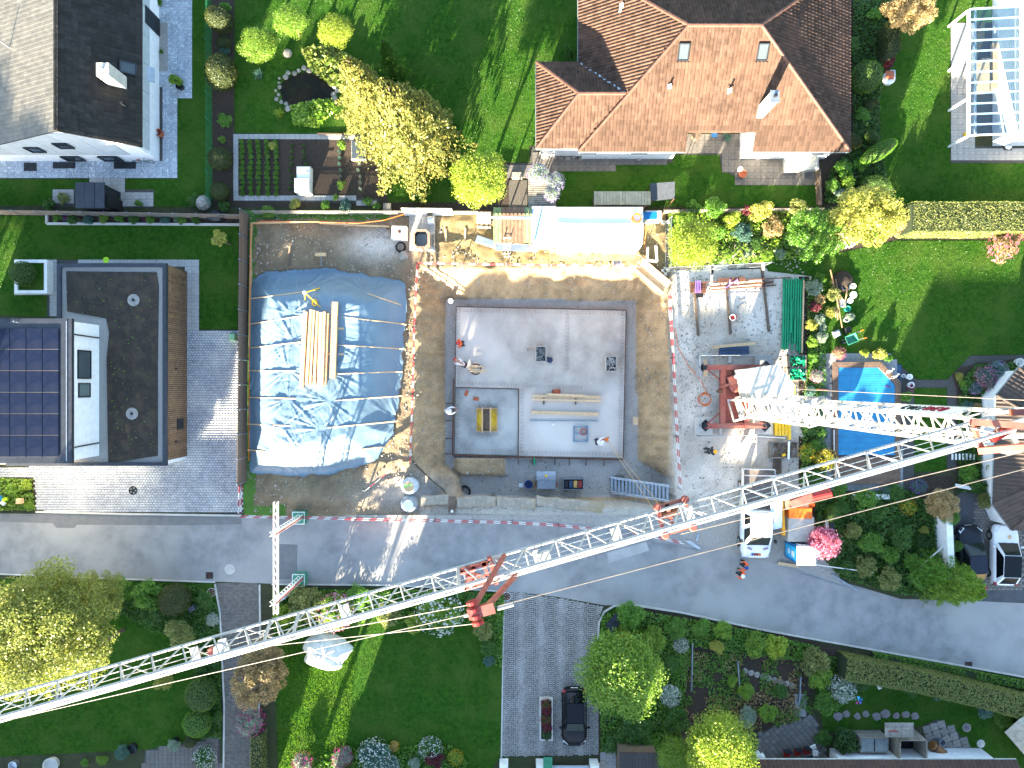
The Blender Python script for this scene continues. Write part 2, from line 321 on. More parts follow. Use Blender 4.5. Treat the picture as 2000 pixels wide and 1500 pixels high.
# ================================================================= the setting: ground, road, paving, lawns
def inpoly(x, y, pts):
    x = np.asarray(x); y = np.asarray(y); r = np.zeros(x.shape, bool); n = len(pts); j = n-1
    for i in range(n):
        xi, yi, xj, yj = pts[i][0], pts[i][1], pts[j][0], pts[j][1]
        r ^= ((yi > y) != (yj > y)) & (x < (xj-xi)*(y-yi)/((yj-yi)+1e-12)+xi); j = i
    return r
def dpoly(x, y, pts):
    d = np.full(x.shape, 1e9); n = len(pts)
    for i in range(n):
        ax, ay = pts[i][0], pts[i][1]; bx, by = pts[(i+1)%n][0], pts[(i+1)%n][1]; dx, dy = bx-ax, by-ay
        t = np.clip(((x-ax)*dx+(y-ay)*dy)/(dx*dx+dy*dy+1e-12), 0, 1); d = np.minimum(d, np.hypot(x-ax-t*dx, y-ay-t*dy))
    return d
def inp1(x, y, pts):
    r = False; j = len(pts)-1
    for i in range(len(pts)):
        xi, yi = pts[i][0], pts[i][1]; xj, yj = pts[j][0], pts[j][1]
        if (yi > y) != (yj > y) and x < (xj-xi)*(y-yi)/(yj-yi)+xi: r = not r
        j = i
    return r
def vnoise(x, y, s, seed=0, oct=4):
    "cheap value noise on numpy arrays"
    rs = np.random.RandomState(seed); g = rs.uniform(-1, 1, (256,256)); tot = 0; a = 1.0; amp = 0
    for o in range(oct):
        u = x/s+31.7*o+100; v = y/s+17.3*o+100; iu = np.floor(u).astype(int); iv = np.floor(v).astype(int); fu = u-iu; fv = v-iv; fu = fu*fu*(3-2*fu); fv = fv*fv*(3-2*fv)
        q = lambda i, j: g[i%256, j%256]
        tot = tot+a*((q(iu,iv)*(1-fu)+q(iu+1,iv)*fu)*(1-fv)+(q(iu,iv+1)*(1-fu)+q(iu+1,iv+1)*fu)*fv); amp += a; a *= .55; s = s*.5
    return tot/amp
def gridmesh(X, Y, Z, cols=None, mask=None):
    h, w = X.shape; me = bpy.data.meshes.new('surface'); idx = np.arange(h*w).reshape(h, w)
    q = np.stack([idx[:-1,:-1], idx[:-1,1:], idx[1:,1:], idx[1:,:-1]], -1).reshape(-1, 4)
    if mask is not None:
        mm = (mask[:-1,:-1]&mask[:-1,1:]&mask[1:,1:]&mask[1:,:-1]).reshape(-1); q = q[mm]
    n = len(q); me.vertices.add(h*w); me.vertices.foreach_set('co', np.stack([X,Y,Z], -1).reshape(-1)); me.loops.add(4*n); me.loops.foreach_set('vertex_index', q.reshape(-1)); me.polygons.add(n)
    me.polygons.foreach_set('loop_start', np.arange(n)*4); me.polygons.foreach_set('loop_total', np.full(n, 4)); me.polygons.foreach_set('use_smooth', np.ones(n, bool))
    me.update(calc_edges=True)
    if cols is not None:
        a = me.color_attributes.new('Col', 'FLOAT_COLOR', 'POINT'); a.data.foreach_set('color', np.concatenate([cols, np.ones(cols.shape[:2]+(1,))], -1).reshape(-1).astype('f'))
    return me
def W(px, py): p = P(px, py); return (p.x, p.y)
def Wp(pts): return [W(a, b) for a, b in pts]
def lin(h): return np.array(C(h)[:3])
# ---- big sheet with the opening of the building site
sx0, sy1 = W(476, 411); sx1, sy0 = W(1585, 1008)
g = MB(); B = 260
g.sheet([(-B,-B,0),(B,-B,0),(B,sy0,0),(-B,sy0,0)]); g.sheet([(-B,sy1,0),(B,sy1,0),(B,B,0),(-B,B,0)]); g.sheet([(-B,sy0,0),(sx0,sy0,0),(sx0,sy1,0),(-B,sy1,0)]); g.sheet([(sx1,sy0,0),(B,sy0,0),(B,sy1,0),(sx1,sy1,0)])
earth = M('earth', '3c3d26', '2f301d', 1.5, .95, bump=.5, c3='2f3a1c')
g.struct('ground', earth)
# ---- excavated building site
PZ = -2.35
kf = (HC-PZ)/F
pit_floor = [((a-1000)*kf, (750-b)*kf) for a, b in [(868,583),(1240,588),(1246,900),(1300,930),(1305,972),(905,968),(900,925),(870,905)]]
pit_top = Wp([(818,524),(1250,522),(1296,575),(1308,700),(1318,990),(1130,994),(860,975),(840,940),(808,900),(810,700)])
tarp_poly = Wp([(490,545),(520,530),(640,522),(700,530),(796,548),(797,600),(790,700),(785,780),(770,850),(735,905),(640,930),(560,932),(488,925),(484,800),(484,640)])
def mound(x, y):
    ins = inpoly(x, y, tarp_poly); d = dpoly(x, y, tarp_poly); t = np.clip(d/2.6, 0, 1); m = np.where(ins, 1.75*t*t*(3-2*t), 0)
    cx, cy = W(590, 485); m2 = .75*np.exp(-(((x-cx)/3.2)**2+((y-cy)/1.3)**2))
    cx, cy = W(620, 968); m3 = .55*np.exp(-(((x-cx)/3.6)**2+((y-cy)/.8)**2))
    return np.maximum(m, m2+m3)
def site_z(x, y):
    ti = inpoly(x, y, pit_top); fi = inpoly(x, y, pit_floor); do = np.where(ti, dpoly(x, y, pit_top), 0); di = np.where(fi, 0, dpoly(x, y, pit_floor))
    t = np.where(ti, do/(do+di+1e-6), 0); t = np.where(fi, 1, t); s = t**1.15; z = PZ*s
    cx, cy = W(830, 965); z = z-.75*np.exp(-(((x-cx)/3.3)**2+((y-cy)/1.2)**2))*(1-np.clip(t*2,0,1))
    cx, cy = W(935, 918); blk = np.clip(1-np.maximum(np.abs(x-cx)/2.2, np.abs(y-cy)/.75), 0, .25)*4
    return z+mound(x, y)+blk*.55*fi, t, fi
nx, ny = 300, 165
X, Y = np.meshgrid(np.linspace(sx0, sx1, nx), np.linspace(sy0, sy1, ny))
Z, TT, FI = site_z(X, Y)
edge = np.minimum(np.minimum(X-sx0, sx1-X), np.minimum(Y-sy0, sy1-Y)); ew = np.clip(edge/.8, 0, 1)
yard = np.clip((X-W(1305,0)[0])/.6, 0, 1)
rough = np.where(FI, .25, 1.0)*(1-.8*yard)*np.where(inpoly(X, Y, tarp_poly), .1, 1)
Z = Z+(vnoise(X, Y, 1.6, 1)*.14+vnoise(X, Y, .5, 2)*.10)*rough*ew*(1+2.0*((TT > .02)&~FI))
n1 = vnoise(X, Y, 2.2, 5)[...,None]; n2 = vnoise(X, Y, .35, 6)[...,None]
c_dirt = lin('7a6b55')*(1+.35*n1+.3*n2); c_clay = lin('9c8464')*(1+.3*n1+.38*n2); c_grav = lin('c4bcb0')*(1+.16*n1+.16*n2); c_floor = lin('96928c')*(1+.2*n1+.12*n2); c_gr = lin('46692a')*(1+.3*n2)
wall = ((TT > .01)&~FI)[...,None]; col = np.where(wall, c_clay, c_dirt)
col = np.where(FI[...,None], c_floor, col)
blkm = (np.abs(X-W(935,918)[0]) < 1.9)&(np.abs(Y-W(935,918)[1]) < .62); col = np.where(blkm[...,None], c_clay, col)
yw = yard[...,None]; col = col*(1-yw)+(c_grav*(.62+.38*np.clip(n1*1.5+.6,0,1))+lin('7a6c55')*.38*np.clip(.4-n1*1.5,0,1))*yw
gz = np.exp(-(((X-W(800,965)[0])/3.0)**2+((Y-W(800,965)[1])/1.2)**2))[...,None]; col = col*(1-gz)+c_floor*gz
gz = np.exp(-(((X-W(735,480)[0])/1.8)**2+((Y-W(735,480)[1])/1.1)**2))[...,None]; col = col*(1-gz)+c_grav*gz
sz = np.clip((Y-W(0,540)[1])/.8, 0, 1)*np.clip((X-W(850,0)[0])/1, 0, 1)*(1-yard); col = col*(1-sz[...,None])+lin('80704f')*(1+.2*n1+.3*n2)*sz[...,None]
gm = ((X < W(500,0)[0]+.3*n1[...,0])|((X < W(560,0)[0])&(Y < W(0,985)[1]+.4*n1[...,0]))|((Y > W(0,432)[1]+.5*n1[...,0])&(X < W(760,0)[0])))[...,None]; col = np.where(gm&~wall, c_gr, col)
strip = ((Y < W(0,985)[1])&(X > W(820,0)[0])&(X < W(1290,0)[0]))[...,None]; col = np.where(strip, lin('a19c90')*(1+.2*n2), col)
def vcolmat(name, bump=.6, bs=20, rough=.95):
    m = bpy.data.materials.new(name); m.use_nodes = True; nt = m.node_tree; N = nt.nodes; L = nt.links; b = N['Principled BSDF']; b.inputs['Roughness'].default_value = rough; b.inputs['Specular IOR Level'].default_value = .25
    a = N.new('ShaderNodeVertexColor'); a.layer_name = 'Col'; tc = N.new('ShaderNodeTexCoord'); nz = N.new('ShaderNodeTexNoise'); nz.inputs['Scale'].default_value = bs*.6; nz.inputs['Detail'].default_value = 8; nz.inputs['Roughness'].default_value = .7; L.new(tc.outputs['Object'], nz.inputs['Vector'])
    mr = N.new('ShaderNodeMapRange'); mr.inputs[1].default_value = .3; mr.inputs[2].default_value = .7; mr.inputs[3].default_value = .62; mr.inputs[4].default_value = 1.32; L.new(nz.outputs['Fac'], mr.inputs[0])
    hs = N.new('ShaderNodeHueSaturation'); L.new(a.outputs[0], hs.inputs['Color']); L.new(mr.outputs[0], hs.inputs['Value']); L.new(hs.outputs[0], b.inputs['Base Color'])
    bp = N.new('ShaderNodeBump'); bp.inputs['Strength'].default_value = bump; bp.inputs['Distance'].default_value = .06; n2 = N.new('ShaderNodeTexNoise'); n2.inputs['Scale'].default_value = bs; n2.inputs['Detail'].default_value = 6; L.new(tc.outputs['Object'], n2.inputs['Vector']); L.new(n2.outputs['Fac'], bp.inputs['Height']); L.new(bp.outputs[0], b.inputs['Normal']); return m
so_ = link('excavated_ground', gridmesh(X, Y, Z, col), vcolmat('site_earth')); so_['kind'] = 'structure'
def gz_at(p):
    z, _, _ = site_z(np.array([p[0]]), np.array([p[1]])); return float(z[0])
def on(px, py, dz=0.0):
    "point of the site's surface seen at a pixel"
    z = 0.0
    for _ in range(6): p = P(px, py, z); z = gz_at(p)
    return Vector((p.x, p.y, z+dz))
# loose stones over the site and pit
def stones_mesh(pts, rmin, rmax, seed):
    rs = np.random.RandomState(seed); v = []; f = []
    base = np.array([(1,0,0),(-1,0,0),(0,1,0),(0,-1,0),(0,0,1),(0,0,-1)], float); fs = [(0,2,4),(2,1,4),(1,3,4),(3,0,4),(2,0,5),(1,2,5),(3,1,5),(0,3,5)]
    for p in pts:
        r = rs.uniform(rmin, rmax)*rs.uniform(.5,1); a = rs.uniform(0,6.28); ca, sa = math.cos(a), math.sin(a); k = len(v); sc_ = rs.uniform(.6,1.3,3)*r*np.array([1,1,.7])
        for q in base: q = q*sc_; v.append((p[0]+q[0]*ca-q[1]*sa, p[1]+q[0]*sa+q[1]*ca, p[2]+q[2]))
        f += [tuple(i+k for i in t) for t in fs]
    me = bpy.data.meshes.new('stones'); me.from_pydata(v, [], f); me.update(); return me
rs = np.random.RandomState(3); n = 15000
xs = rs.uniform(sx0+.3, sx1-.3, n); ys = rs.uniform(sy0+.3, sy1-.3, n); zz, tt, fi = site_z(xs, ys); keep = ~inpoly(xs, ys, tarp_poly)&~(fi&(ys > W(0,905)[1]))&(vnoise(xs, ys, 1.5, 9) > -.25)
so_ = link('loose_stones', stones_mesh(list(zip(xs[keep], ys[keep], zz[keep]+.02)), .02, .10, 4), M('loose_stone', 'a8a296', '7d776c', 5, .9, vary=.3)); setp(so_, 'small loose stones scattered over the excavated ground', 'stones', kind='stuff')
# ---- road
road_top = [(-300,1003),(0,1003),(250,1006),(475,1009),(600,1010),(850,1012),(1050,1016),(1130,1022),(1230,1032),(1330,1052),(1430,1082),(1560,1112),(1640,1135),(1760,1170),(1860,1172),(2000,1178),(2400,1190)]
road_bot = [(-300,1118),(0,1120),(180,1128),(420,1136),(530,1140),(760,1142),(880,1148),(985,1153),(1090,1166),(1180,1182),(1240,1182),(1330,1196),(1500,1232),(1700,1268),(2000,1322),(2400,1395)]
MB().sheet(poly(road_top+road_bot[::-1], .012)).struct('road', asphalt)
def patch(name, pts, z, mat): return MB().sheet(poly(pts, z)).struct(name, mat)
patch('road_patch', [(0,1004),(470,1010),(472,1024),(360,1026),(150,1025),(146,1031),(110,1031),(102,1022),(0,1019)], .017, asphalt_new)
patch('road_patch', [(541,1062),(581,1064),(580,1130),(536,1132)], .017, asphalt_new)
patch('road_patch', [(1185,1080),(1262,1058),(1268,1075),(1190,1100)], .017, concrete)
patch('yard_entrance', [(476,1006),(1588,1006),(1640,1110),(1640,1137),(1560,1114),(1430,1084),(1330,1054),(1230,1034),(1130,1024),(1050,1018),(850,1014),(476,1011)], .0105, M('entrance_gravel', '9a978f', '838079', 6, .9, bump=.4))
# kerbs along the road
def kerb(name, pts, w=.12, h=.09, m=conc_l):
    b = MB()
    for (a, c), (d, e) in zip(pts[:-1], pts[1:]): b.beam(P(a,c,h/2), P(d,e,h/2), w, h)
    return b.struct(name, m)
kerb('kerb', [(70,1000),(250,1004),(472,1007)]); kerb('kerb', [(0,1121),(180,1129),(420,1137)], .1, .05); kerb('kerb', [(530,1141),(760,1143),(880,1149),(985,1155)], .1, .06)
kerb('kerb', [(1168,1300),(1168,1250),(1170,1215),(1180,1195),(1200,1183),(1240,1182),(1330,1196),(1500,1232),(1700,1268),(2000,1322)], .12, .1)
kerb('kerb', [(985,1155),(982,1300),(979,1480)], .08, .05); kerb('kerb', [(420,1141),(430,1200),(438,1380),(436,1560)], .12, .06); kerb('kerb', [(507,1142),(509,1300),(501,1500),(501,1560)], .12, .06)
# ---- block paving: thousands of small stones, one mesh
pave_m = M('concrete_paver', 'a7a9ac', '8f9194', 3, .85, bump=.1, vary=.1, c3='b4b3b0'); cob_m = M('granite_sett', '928f8a', '827f7b', 4, .85, bump=.1, vary=.13, c3='9a9792'); pathm = M('path_paver', '77726c', '625e59', 4, .85, bump=.1, vary=.15)
joint = M('joint_sand', '4a4947', '393937', 8, .95)
def stonesheet(name, cx, cy, ang, w, d, z, rs, bev=.012):
    n = len(cx); ca, sa = np.cos(ang), np.sin(ang); h = z+rs.uniform(-.004,.004,n); V = np.empty((n,8,3))
    for k, (sx, sy) in enumerate(((-1,-1),(1,-1),(1,1),(-1,1))):
        for lv in (0,1):
            ww = w/2-bev*lv; dd = d/2-bev*lv; lx = sx*ww; ly = sy*dd; V[:,k+4*lv,0] = cx+lx*ca-ly*sa; V[:,k+4*lv,1] = cy+lx*sa+ly*ca; V[:,k+4*lv,2] = h-(.03 if lv == 0 else 0)
    fc = np.array([(4,5,6,7),(0,1,5,4),(1,2,6,5),(2,3,7,6),(3,0,4,7)]); Q = (np.arange(n)[:,None,None]*8+fc[None]).reshape(-1,4)
    me = bpy.data.meshes.new(name); me.vertices.add(8*n); me.vertices.foreach_set('co', V.reshape(-1)); me.loops.add(Q.size); me.loops.foreach_set('vertex_index', Q.reshape(-1)); me.polygons.add(len(Q)); me.polygons.foreach_set('loop_start', np.arange(len(Q))*4); me.polygons.foreach_set('loop_total', np.full(len(Q),4)); me.update(calc_edges=True); return me
def paving(name, pts, mat, w, d, label, z=.035, rot=0):
    Q = Wp(pts); bed = MB().sheet([(x,y,.01) for x,y in Q]).struct(name, joint); rs = np.random.RandomState(5)
    x0, x1 = min(q[0] for q in Q), max(q[0] for q in Q); y0, y1 = min(q[1] for q in Q), max(q[1] for q in Q); i, j = np.meshgrid(np.arange(int((x1-x0)/w)+2), np.arange(int((y1-y0)/d)+2))
    cx = (x0+(i+.5*(j%2))*w).ravel(); cy = (y0+j*d).ravel(); k = inpoly(cx, cy, Q); cx, cy = cx[k], cy[k]
    o = link('paver', stonesheet('paver', cx, cy, np.zeros(len(cx))+rot, w*.95, d*.93, z, rs), mat, bed); o['kind'] = 'stuff'; return bed
D1 = [(0,915),(325,890),(363,645),(466,645),(474,1003),(72,998),(66,934),(0,930)]
paving('driveway', D1, pave_m, .205, .175, '')
paving('side_path', [(420,1139),(506,1140),(508,1300),(500,1500),(500,1560),(436,1560),(438,1380),(430,1200)], pathm, .2, .1, '')
# segmental-arc sett paving of the lower driveway
Q = Wp([(985,1153),(1090,1168),(1178,1185),(1168,1215),(1168,1474),(979,1478)]); bed = MB().sheet([(x,y,.009) for x,y in Q]).struct('sett_driveway', joint); rs = np.random.RandomState(8)
FW, CS = 1.4, .14; cxs = []; cys = []; an = []
x0, x1 = min(q[0] for q in Q), max(q[0] for q in Q); y0, y1 = min(q[1] for q in Q), max(q[1] for q in Q); RR = FW*.54
for c in range(int((x1-x0)/FW)+2):
    xc = x0+(c+.5)*FW
    for k in range(int((y1-y0+1.2)/CS)):
        m = int(2*math.asin(FW/2/RR)*RR/CS); th = (np.arange(m)+.5)/m*2*math.asin(FW/2/RR)-math.asin(FW/2/RR)
        cxs.append(xc+RR*np.sin(th)); cys.append(y0-.9+k*CS+RR*np.cos(th)); an.append(-th)
cx = np.concatenate(cxs); cy = np.concatenate(cys); an = np.concatenate(an); k = inpoly(cx, cy, Q); cx, cy, an = cx[k], cy[k], an[k]
o = link('sett', stonesheet('sett', cx+rs.normal(0,.006,len(cx)), cy+rs.normal(0,.006,len(cx)), an+rs.normal(0,.08,len(cx)), CS*.93, CS*.76, .032, rs, .016), cob_m, bed); o['kind'] = 'stuff'
patch('parking_court', [(1850,985),(1880,960),(1940,970),(2000,1000),(2100,1000),(2100,1180),(1860,1172)], .013, M('court_asphalt', '4e5053', '424447', 2, .85, bump=.2, bscale=50))
paving('parking_strip', [(1905,975),(1960,985),(2000,1020),(2000,1150),(1920,1150),(1900,1060)], M('grey_paver', '77746f', '65625e', 4, .85, vary=.12), .3, .2, '', .032)
# ---- slabs one can pick apart
SLAB = {}
def slabs(name, pts, s, mat, z=.04, rot=0.0, gap=.012, bedm=None, s2=None, jit=0.0, zb=.012):
    Q = Wp(pts); s2 = s2 or s; key = (round(s,3), round(s2,3))
    if key not in SLAB: SLAB[key] = MB().cbox((0,0,0), (s-gap, s2-gap, .035), 0, .006).mesh('slab')
    bed = MB().sheet([(x,y,zb) for x,y in Q]).struct(name, bedm or joint); c, sn = math.cos(rot), math.sin(rot)
    ox, oy = Q[0]; n = 0
    for i in range(-90, 90):
        for j in range(-90, 90):
            u, v = (i+.5)*s, (j+.5)*s2; x, y = ox+u*c-v*sn, oy+u*sn+v*c
            if n < 300 and inp1(x, y, Q):
                inst('slab', SLAB[key], mat, bed, (x, y, z-.035+rnd.uniform(-.003,.003)), (0,0,rot+rnd.uniform(-jit,jit))); n += 1
    return bed
def marble():
    m = M('veined_stone', '9ba3ab', '7f8890', 5, .5, bump=.1, vary=.12); nt = m.node_tree; N = nt.nodes; L = nt.links; b = N['Principled BSDF']
    tc = N.new('ShaderNodeTexCoord'); oi = N.new('ShaderNodeObjectInfo'); vr = N.new('ShaderNodeVectorRotate'); vr.rotation_type = 'Z_AXIS'; mt = N.new('ShaderNodeMath'); mt.operation = 'MULTIPLY'; mt.inputs[1].default_value = 40; L.new(oi.outputs['Random'], mt.inputs[0]); L.new(mt.outputs[0], vr.inputs['Angle']); L.new(tc.outputs['Object'], vr.inputs['Vector'])
    ad = N.new('ShaderNodeVectorMath'); ad.operation = 'ADD'; L.new(vr.outputs[0], ad.inputs[0]); L.new(oi.outputs['Location'], ad.inputs[1])
    mp = N.new('ShaderNodeMapping'); mp.inputs['Scale'].default_value = (.9,7,1); L.new(ad.outputs[0], mp.inputs[0]); nz = N.new('ShaderNodeTexNoise'); nz.inputs['Scale'].default_value = 2.2; nz.inputs['Detail'].default_value = 3; L.new(mp.outputs[0], nz.inputs['Vector'])
    cr = N.new('ShaderNodeValToRGB'); cr.color_ramp.elements[0].position = .55; cr.color_ramp.elements[1].position = .72; L.new(nz.outputs['Fac'], cr.inputs[0]); old = b.inputs['Base Color'].links[0].from_socket
    mx = N.new('ShaderNodeMix'); mx.data_type = 'RGBA'; mx.inputs[7].default_value = C('dfe4e8'); L.new(cr.outputs[0], mx.inputs[0]); L.new(old, mx.inputs[6]); L.new(mx.outputs[2], b.inputs['Base Color']); return m
slabs('patio', [(0,348),(0,312),(312,312),(312,170),(296,170),(296,-40),(370,-40),(370,190),(343,190),(343,348)], .52, marble(), s2=.4)
slabs('garden_path', [(175,348),(245,348),(245,370),(300,370),(300,406),(226,406),(226,370),(175,370)], .5, slabgrey)
slabs('garden_terrace', [(103,370),(147,370),(147,404),(103,404)], .5, slabgrey)
slabs('house_terrace', [(28,507),(388,510),(388,644),(363,644),(363,525),(112,512),(112,618),(92,618),(92,575),(28,575)], .5, slabgrey)
slabs('terrace', [(1857,45),(1900,45),(1900,285),(1945,285),(2040,290),(2040,318),(1857,318)], .42, slabgrey)
slabs('house_path', [(1040,285),(1055,300),(1200,300),(1313,290),(1313,316),(1200,318),(1200,330),(1090,330),(1085,345),(995,345),(995,320),(1035,318)], .45, M('brown_slab', '6b6660', '585450', 5, .85, bump=.15, vary=.1))
slabs('terrace', [(1335,262),(1470,262),(1478,295),(1595,300),(1595,357),(1436,357),(1436,345),(1410,330),(1405,302),(1335,302)], .45, M('brown_slab', '6b6660', '585450'))
slabs('pool_path', [(1600,690),(1690,690),(1735,695),(1790,742),(1850,742),(1895,695),(2010,693),(2010,708),(1905,708),(1868,745),(1868,920),(1850,920),(1850,757),(1785,757),(1785,960),(1620,960),(1605,900)], .42, M('grey_slab', '8b8d8e', '7a7c7d', 5, .85, bump=.1, vary=.08))
slabs('flagstone_terrace', [(1478,1432),(1590,1395),(1602,1430),(1618,1480),(1618,1560),(1478,1560)], .34, flag_dark, rot=.7, jit=.03, gap=.03)
slabs('stepping_path', [(1552,1355),(1575,1355),(1578,1395),(1546,1400)], .4, M('grey_slab', '8b8d8e', '7a7c7d'), jit=.1)
slabs('flagstone_terrace', [(1800,1420),(1830,1405),(1865,1425),(1895,1460),(1920,1485),(1920,1500),(1840,1500)], .55, M('pale_flagstone', '8a857f', '74706b', 5, .85, bump=.2, vary=.14), rot=.35, jit=.25, gap=.04)
slabs('garage_apron', [(1172,1468),(1210,1468),(1210,1500),(1172,1500)], .45, slabgrey)
slabs('vegetable_path', [(456,262),(705,267),(705,275),(463,272),(463,382),(740,388),(740,398),(456,392)], .36, slabgrey)
slabs('court_terrace', [(285,1465),(430,1440),(432,1560),(270,1560)], .3, M('brown_slab', '6b6660', '585450'))
# ---- beds and lawns
def bed(pts, mat=soil, z=.008, name='soil_bed'): return MB().sheet(poly(pts, z)).struct(name, mat)
for bi, pts in enumerate(([(456,262),(745,268),(800,405),(456,405)], [(412,-20),(458,-20),(456,405),(415,405)], [(1300,405),(1600,405),(1760,470),(1620,500),(1490,525),(1300,530)], [(1580,540),(1600,690),(1605,960),(1560,960),(1560,540)], [(1580,930),(1860,930),(1850,1170),(1640,1132),(1580,1060)], [(1170,1195),(1240,1185),(1500,1235),(1640,1265),(1560,1400),(1480,1440),(1460,1500),(1172,1470)], [(95,415),(470,418),(470,436),(95,433)], [(0,930),(68,935),(72,998),(0,998)], [(1855,720),(1985,700),(1985,760),(1960,960),(1868,960),(1868,760)], [(1600,0),(1740,-10),(1740,400),(1600,400)], [(750,300),(1000,300),(1000,412),(750,412)], [(560,1465),(700,1440),(900,1450),(920,1540),(560,1540)])): bed(pts, z=.0065+.0009*bi)
lawns = dict(
 l1=[(370,-60),(412,-60),(415,404),(301,404),(301,370),(246,370),(246,349),(344,349),(344,191),(371,191)], l1b=[(-60,350),(174,350),(174,369),(102,369),(102,402),(-60,402)],
 l2=[(458,-60),(1132,-60),(1132,125),(1050,125),(1050,284),(1034,284),(1034,317),(940,317),(890,395),(760,395),(720,262),(458,260)], l3=[(1088,331),(1201,331),(1201,319),(1314,319),(1314,303),(1404,303),(1409,331),(1435,346),(1435,358),(1596,358),(1596,404),(1088,404)],
 l4=[(1738,-60),(2060,-60),(2060,44),(1856,44),(1856,319),(2060,319),(2060,402),(1742,402),(1722,300),(1716,200),(1748,90)], l5=[(1490,500),(1620,498),(1750,470),(2060,470),(2060,692),(1896,694),(1850,741),(1792,741),(1737,694),(1690,689),(1606,689),(1600,600),(1590,540),(1500,530)],
 l6=[(-60,420),(92,422),(92,438),(466,440),(464,643),(389,643),(389,509),(28,506),(28,576),(92,576),(92,619),(-60,614)], l7=[(-60,1130),(190,1133),(425,1140),(430,1180),(432,1440),(285,1464),(0,1478),(-60,1480)],
 l8=[(530,1150),(880,1152),(984,1160),(978,1476),(920,1560),(545,1560)], l9=[(1590,1330),(1660,1290),(2060,1370),(2060,1560),(1925,1560),(1895,1458),(1866,1424),(1830,1404),(1800,1418),(1610,1430)], l10=[(1786,758),(1849,758),(1849,921),(1786,921)], l11=[(1170,1200),(1190,1188),(1240,1186),(1260,1250),(1170,1300)])
bl_v = []; rs = np.random.RandomState(12); LONG = Wp([(545,1200),(700,1200),(680,1500),(545,1500)])
for k, pts in lawns.items():
    MB().sheet(poly(pts, .02)).struct('lawn', grassm)
    Q = Wp(pts); x0, x1 = min(q[0] for q in Q), max(q[0] for q in Q); y0, y1 = min(q[1] for q in Q), max(q[1] for q in Q); n = int((x1-x0)*(y1-y0)*170)
    x = rs.uniform(x0, x1, n); y = rs.uniform(y0, y1, n); m = inpoly(x, y, Q)&(np.abs(x) < 37)&(np.abs(y) < 28); bl_v.append(np.stack([x[m], y[m]], 1))
bp = np.concatenate(bl_v); n = len(bp); hh = rs.uniform(.035,.075,n)*(1+.5*vnoise(bp[:,0], bp[:,1], 1.2, 4)); lg = inpoly(bp[:,0], bp[:,1], LONG); hh = np.where(lg, hh*2.3, hh); a = rs.uniform(0, 6.28, n); w = .018; V = np.empty((n,3,3)); ln = rs.normal(0, .035, (n,2))
V[:,0] = np.stack([bp[:,0]+np.cos(a)*w, bp[:,1]+np.sin(a)*w, np.full(n,.015)], 1); V[:,1] = np.stack([bp[:,0]-np.cos(a)*w, bp[:,1]-np.sin(a)*w, np.full(n,.015)], 1); V[:,2] = np.stack([bp[:,0]+ln[:,0], bp[:,1]+ln[:,1], .02+hh], 1)
def trimesh(name, V):
    n = len(V); me = bpy.data.meshes.new(name); me.vertices.add(3*n); me.vertices.foreach_set('co', V.reshape(-1)); me.loops.add(3*n); me.loops.foreach_set('vertex_index', np.arange(3*n)); me.polygons.add(n); me.polygons.foreach_set('loop_start', np.arange(n)*3); me.polygons.foreach_set('loop_total', np.full(n,3)); me.update(calc_edges=True); return me
setp(link('grass', trimesh('grass', V[~lg]), Lf['grass']), 'short mown grass covering the garden lawns', 'grass', kind='stuff')
setp(link('long_grass', trimesh('long_grass', V[lg]), Lf['grasslong']), 'long uncut grass in the strip below the white covered heap', 'grass', kind='stuff')
def cover(name, pts, n, leaf, h, mat, label, seed=1, z0=.03, patchy=.0):
    "low planting nobody could count"
    Q = Wp(pts); rs = np.random.RandomState(seed); x0, x1 = min(q[0] for q in Q), max(q[0] for q in Q); y0, y1 = min(q[1] for q in Q), max(q[1] for q in Q)
    x = rs.uniform(x0, x1, n*3); y = rs.uniform(y0, y1, n*3); m = inpoly(x, y, Q)
    if patchy: m &= vnoise(x, y, 1.3, seed) > patchy-.3
    x, y = x[m][:n], y[m][:n]; hz = h*(.35+.65*np.clip(.5+vnoise(x, y, .9, seed+1), 0, 1)); z = z0+hz*rs.uniform(.2, 1, len(x))
    return setp(link(name, leafmesh(name, np.stack([x,y,z],1), np.tile([0,0,1.],(len(x),1)), leaf, seed, .7), mat), label, 'plants', kind='stuff')
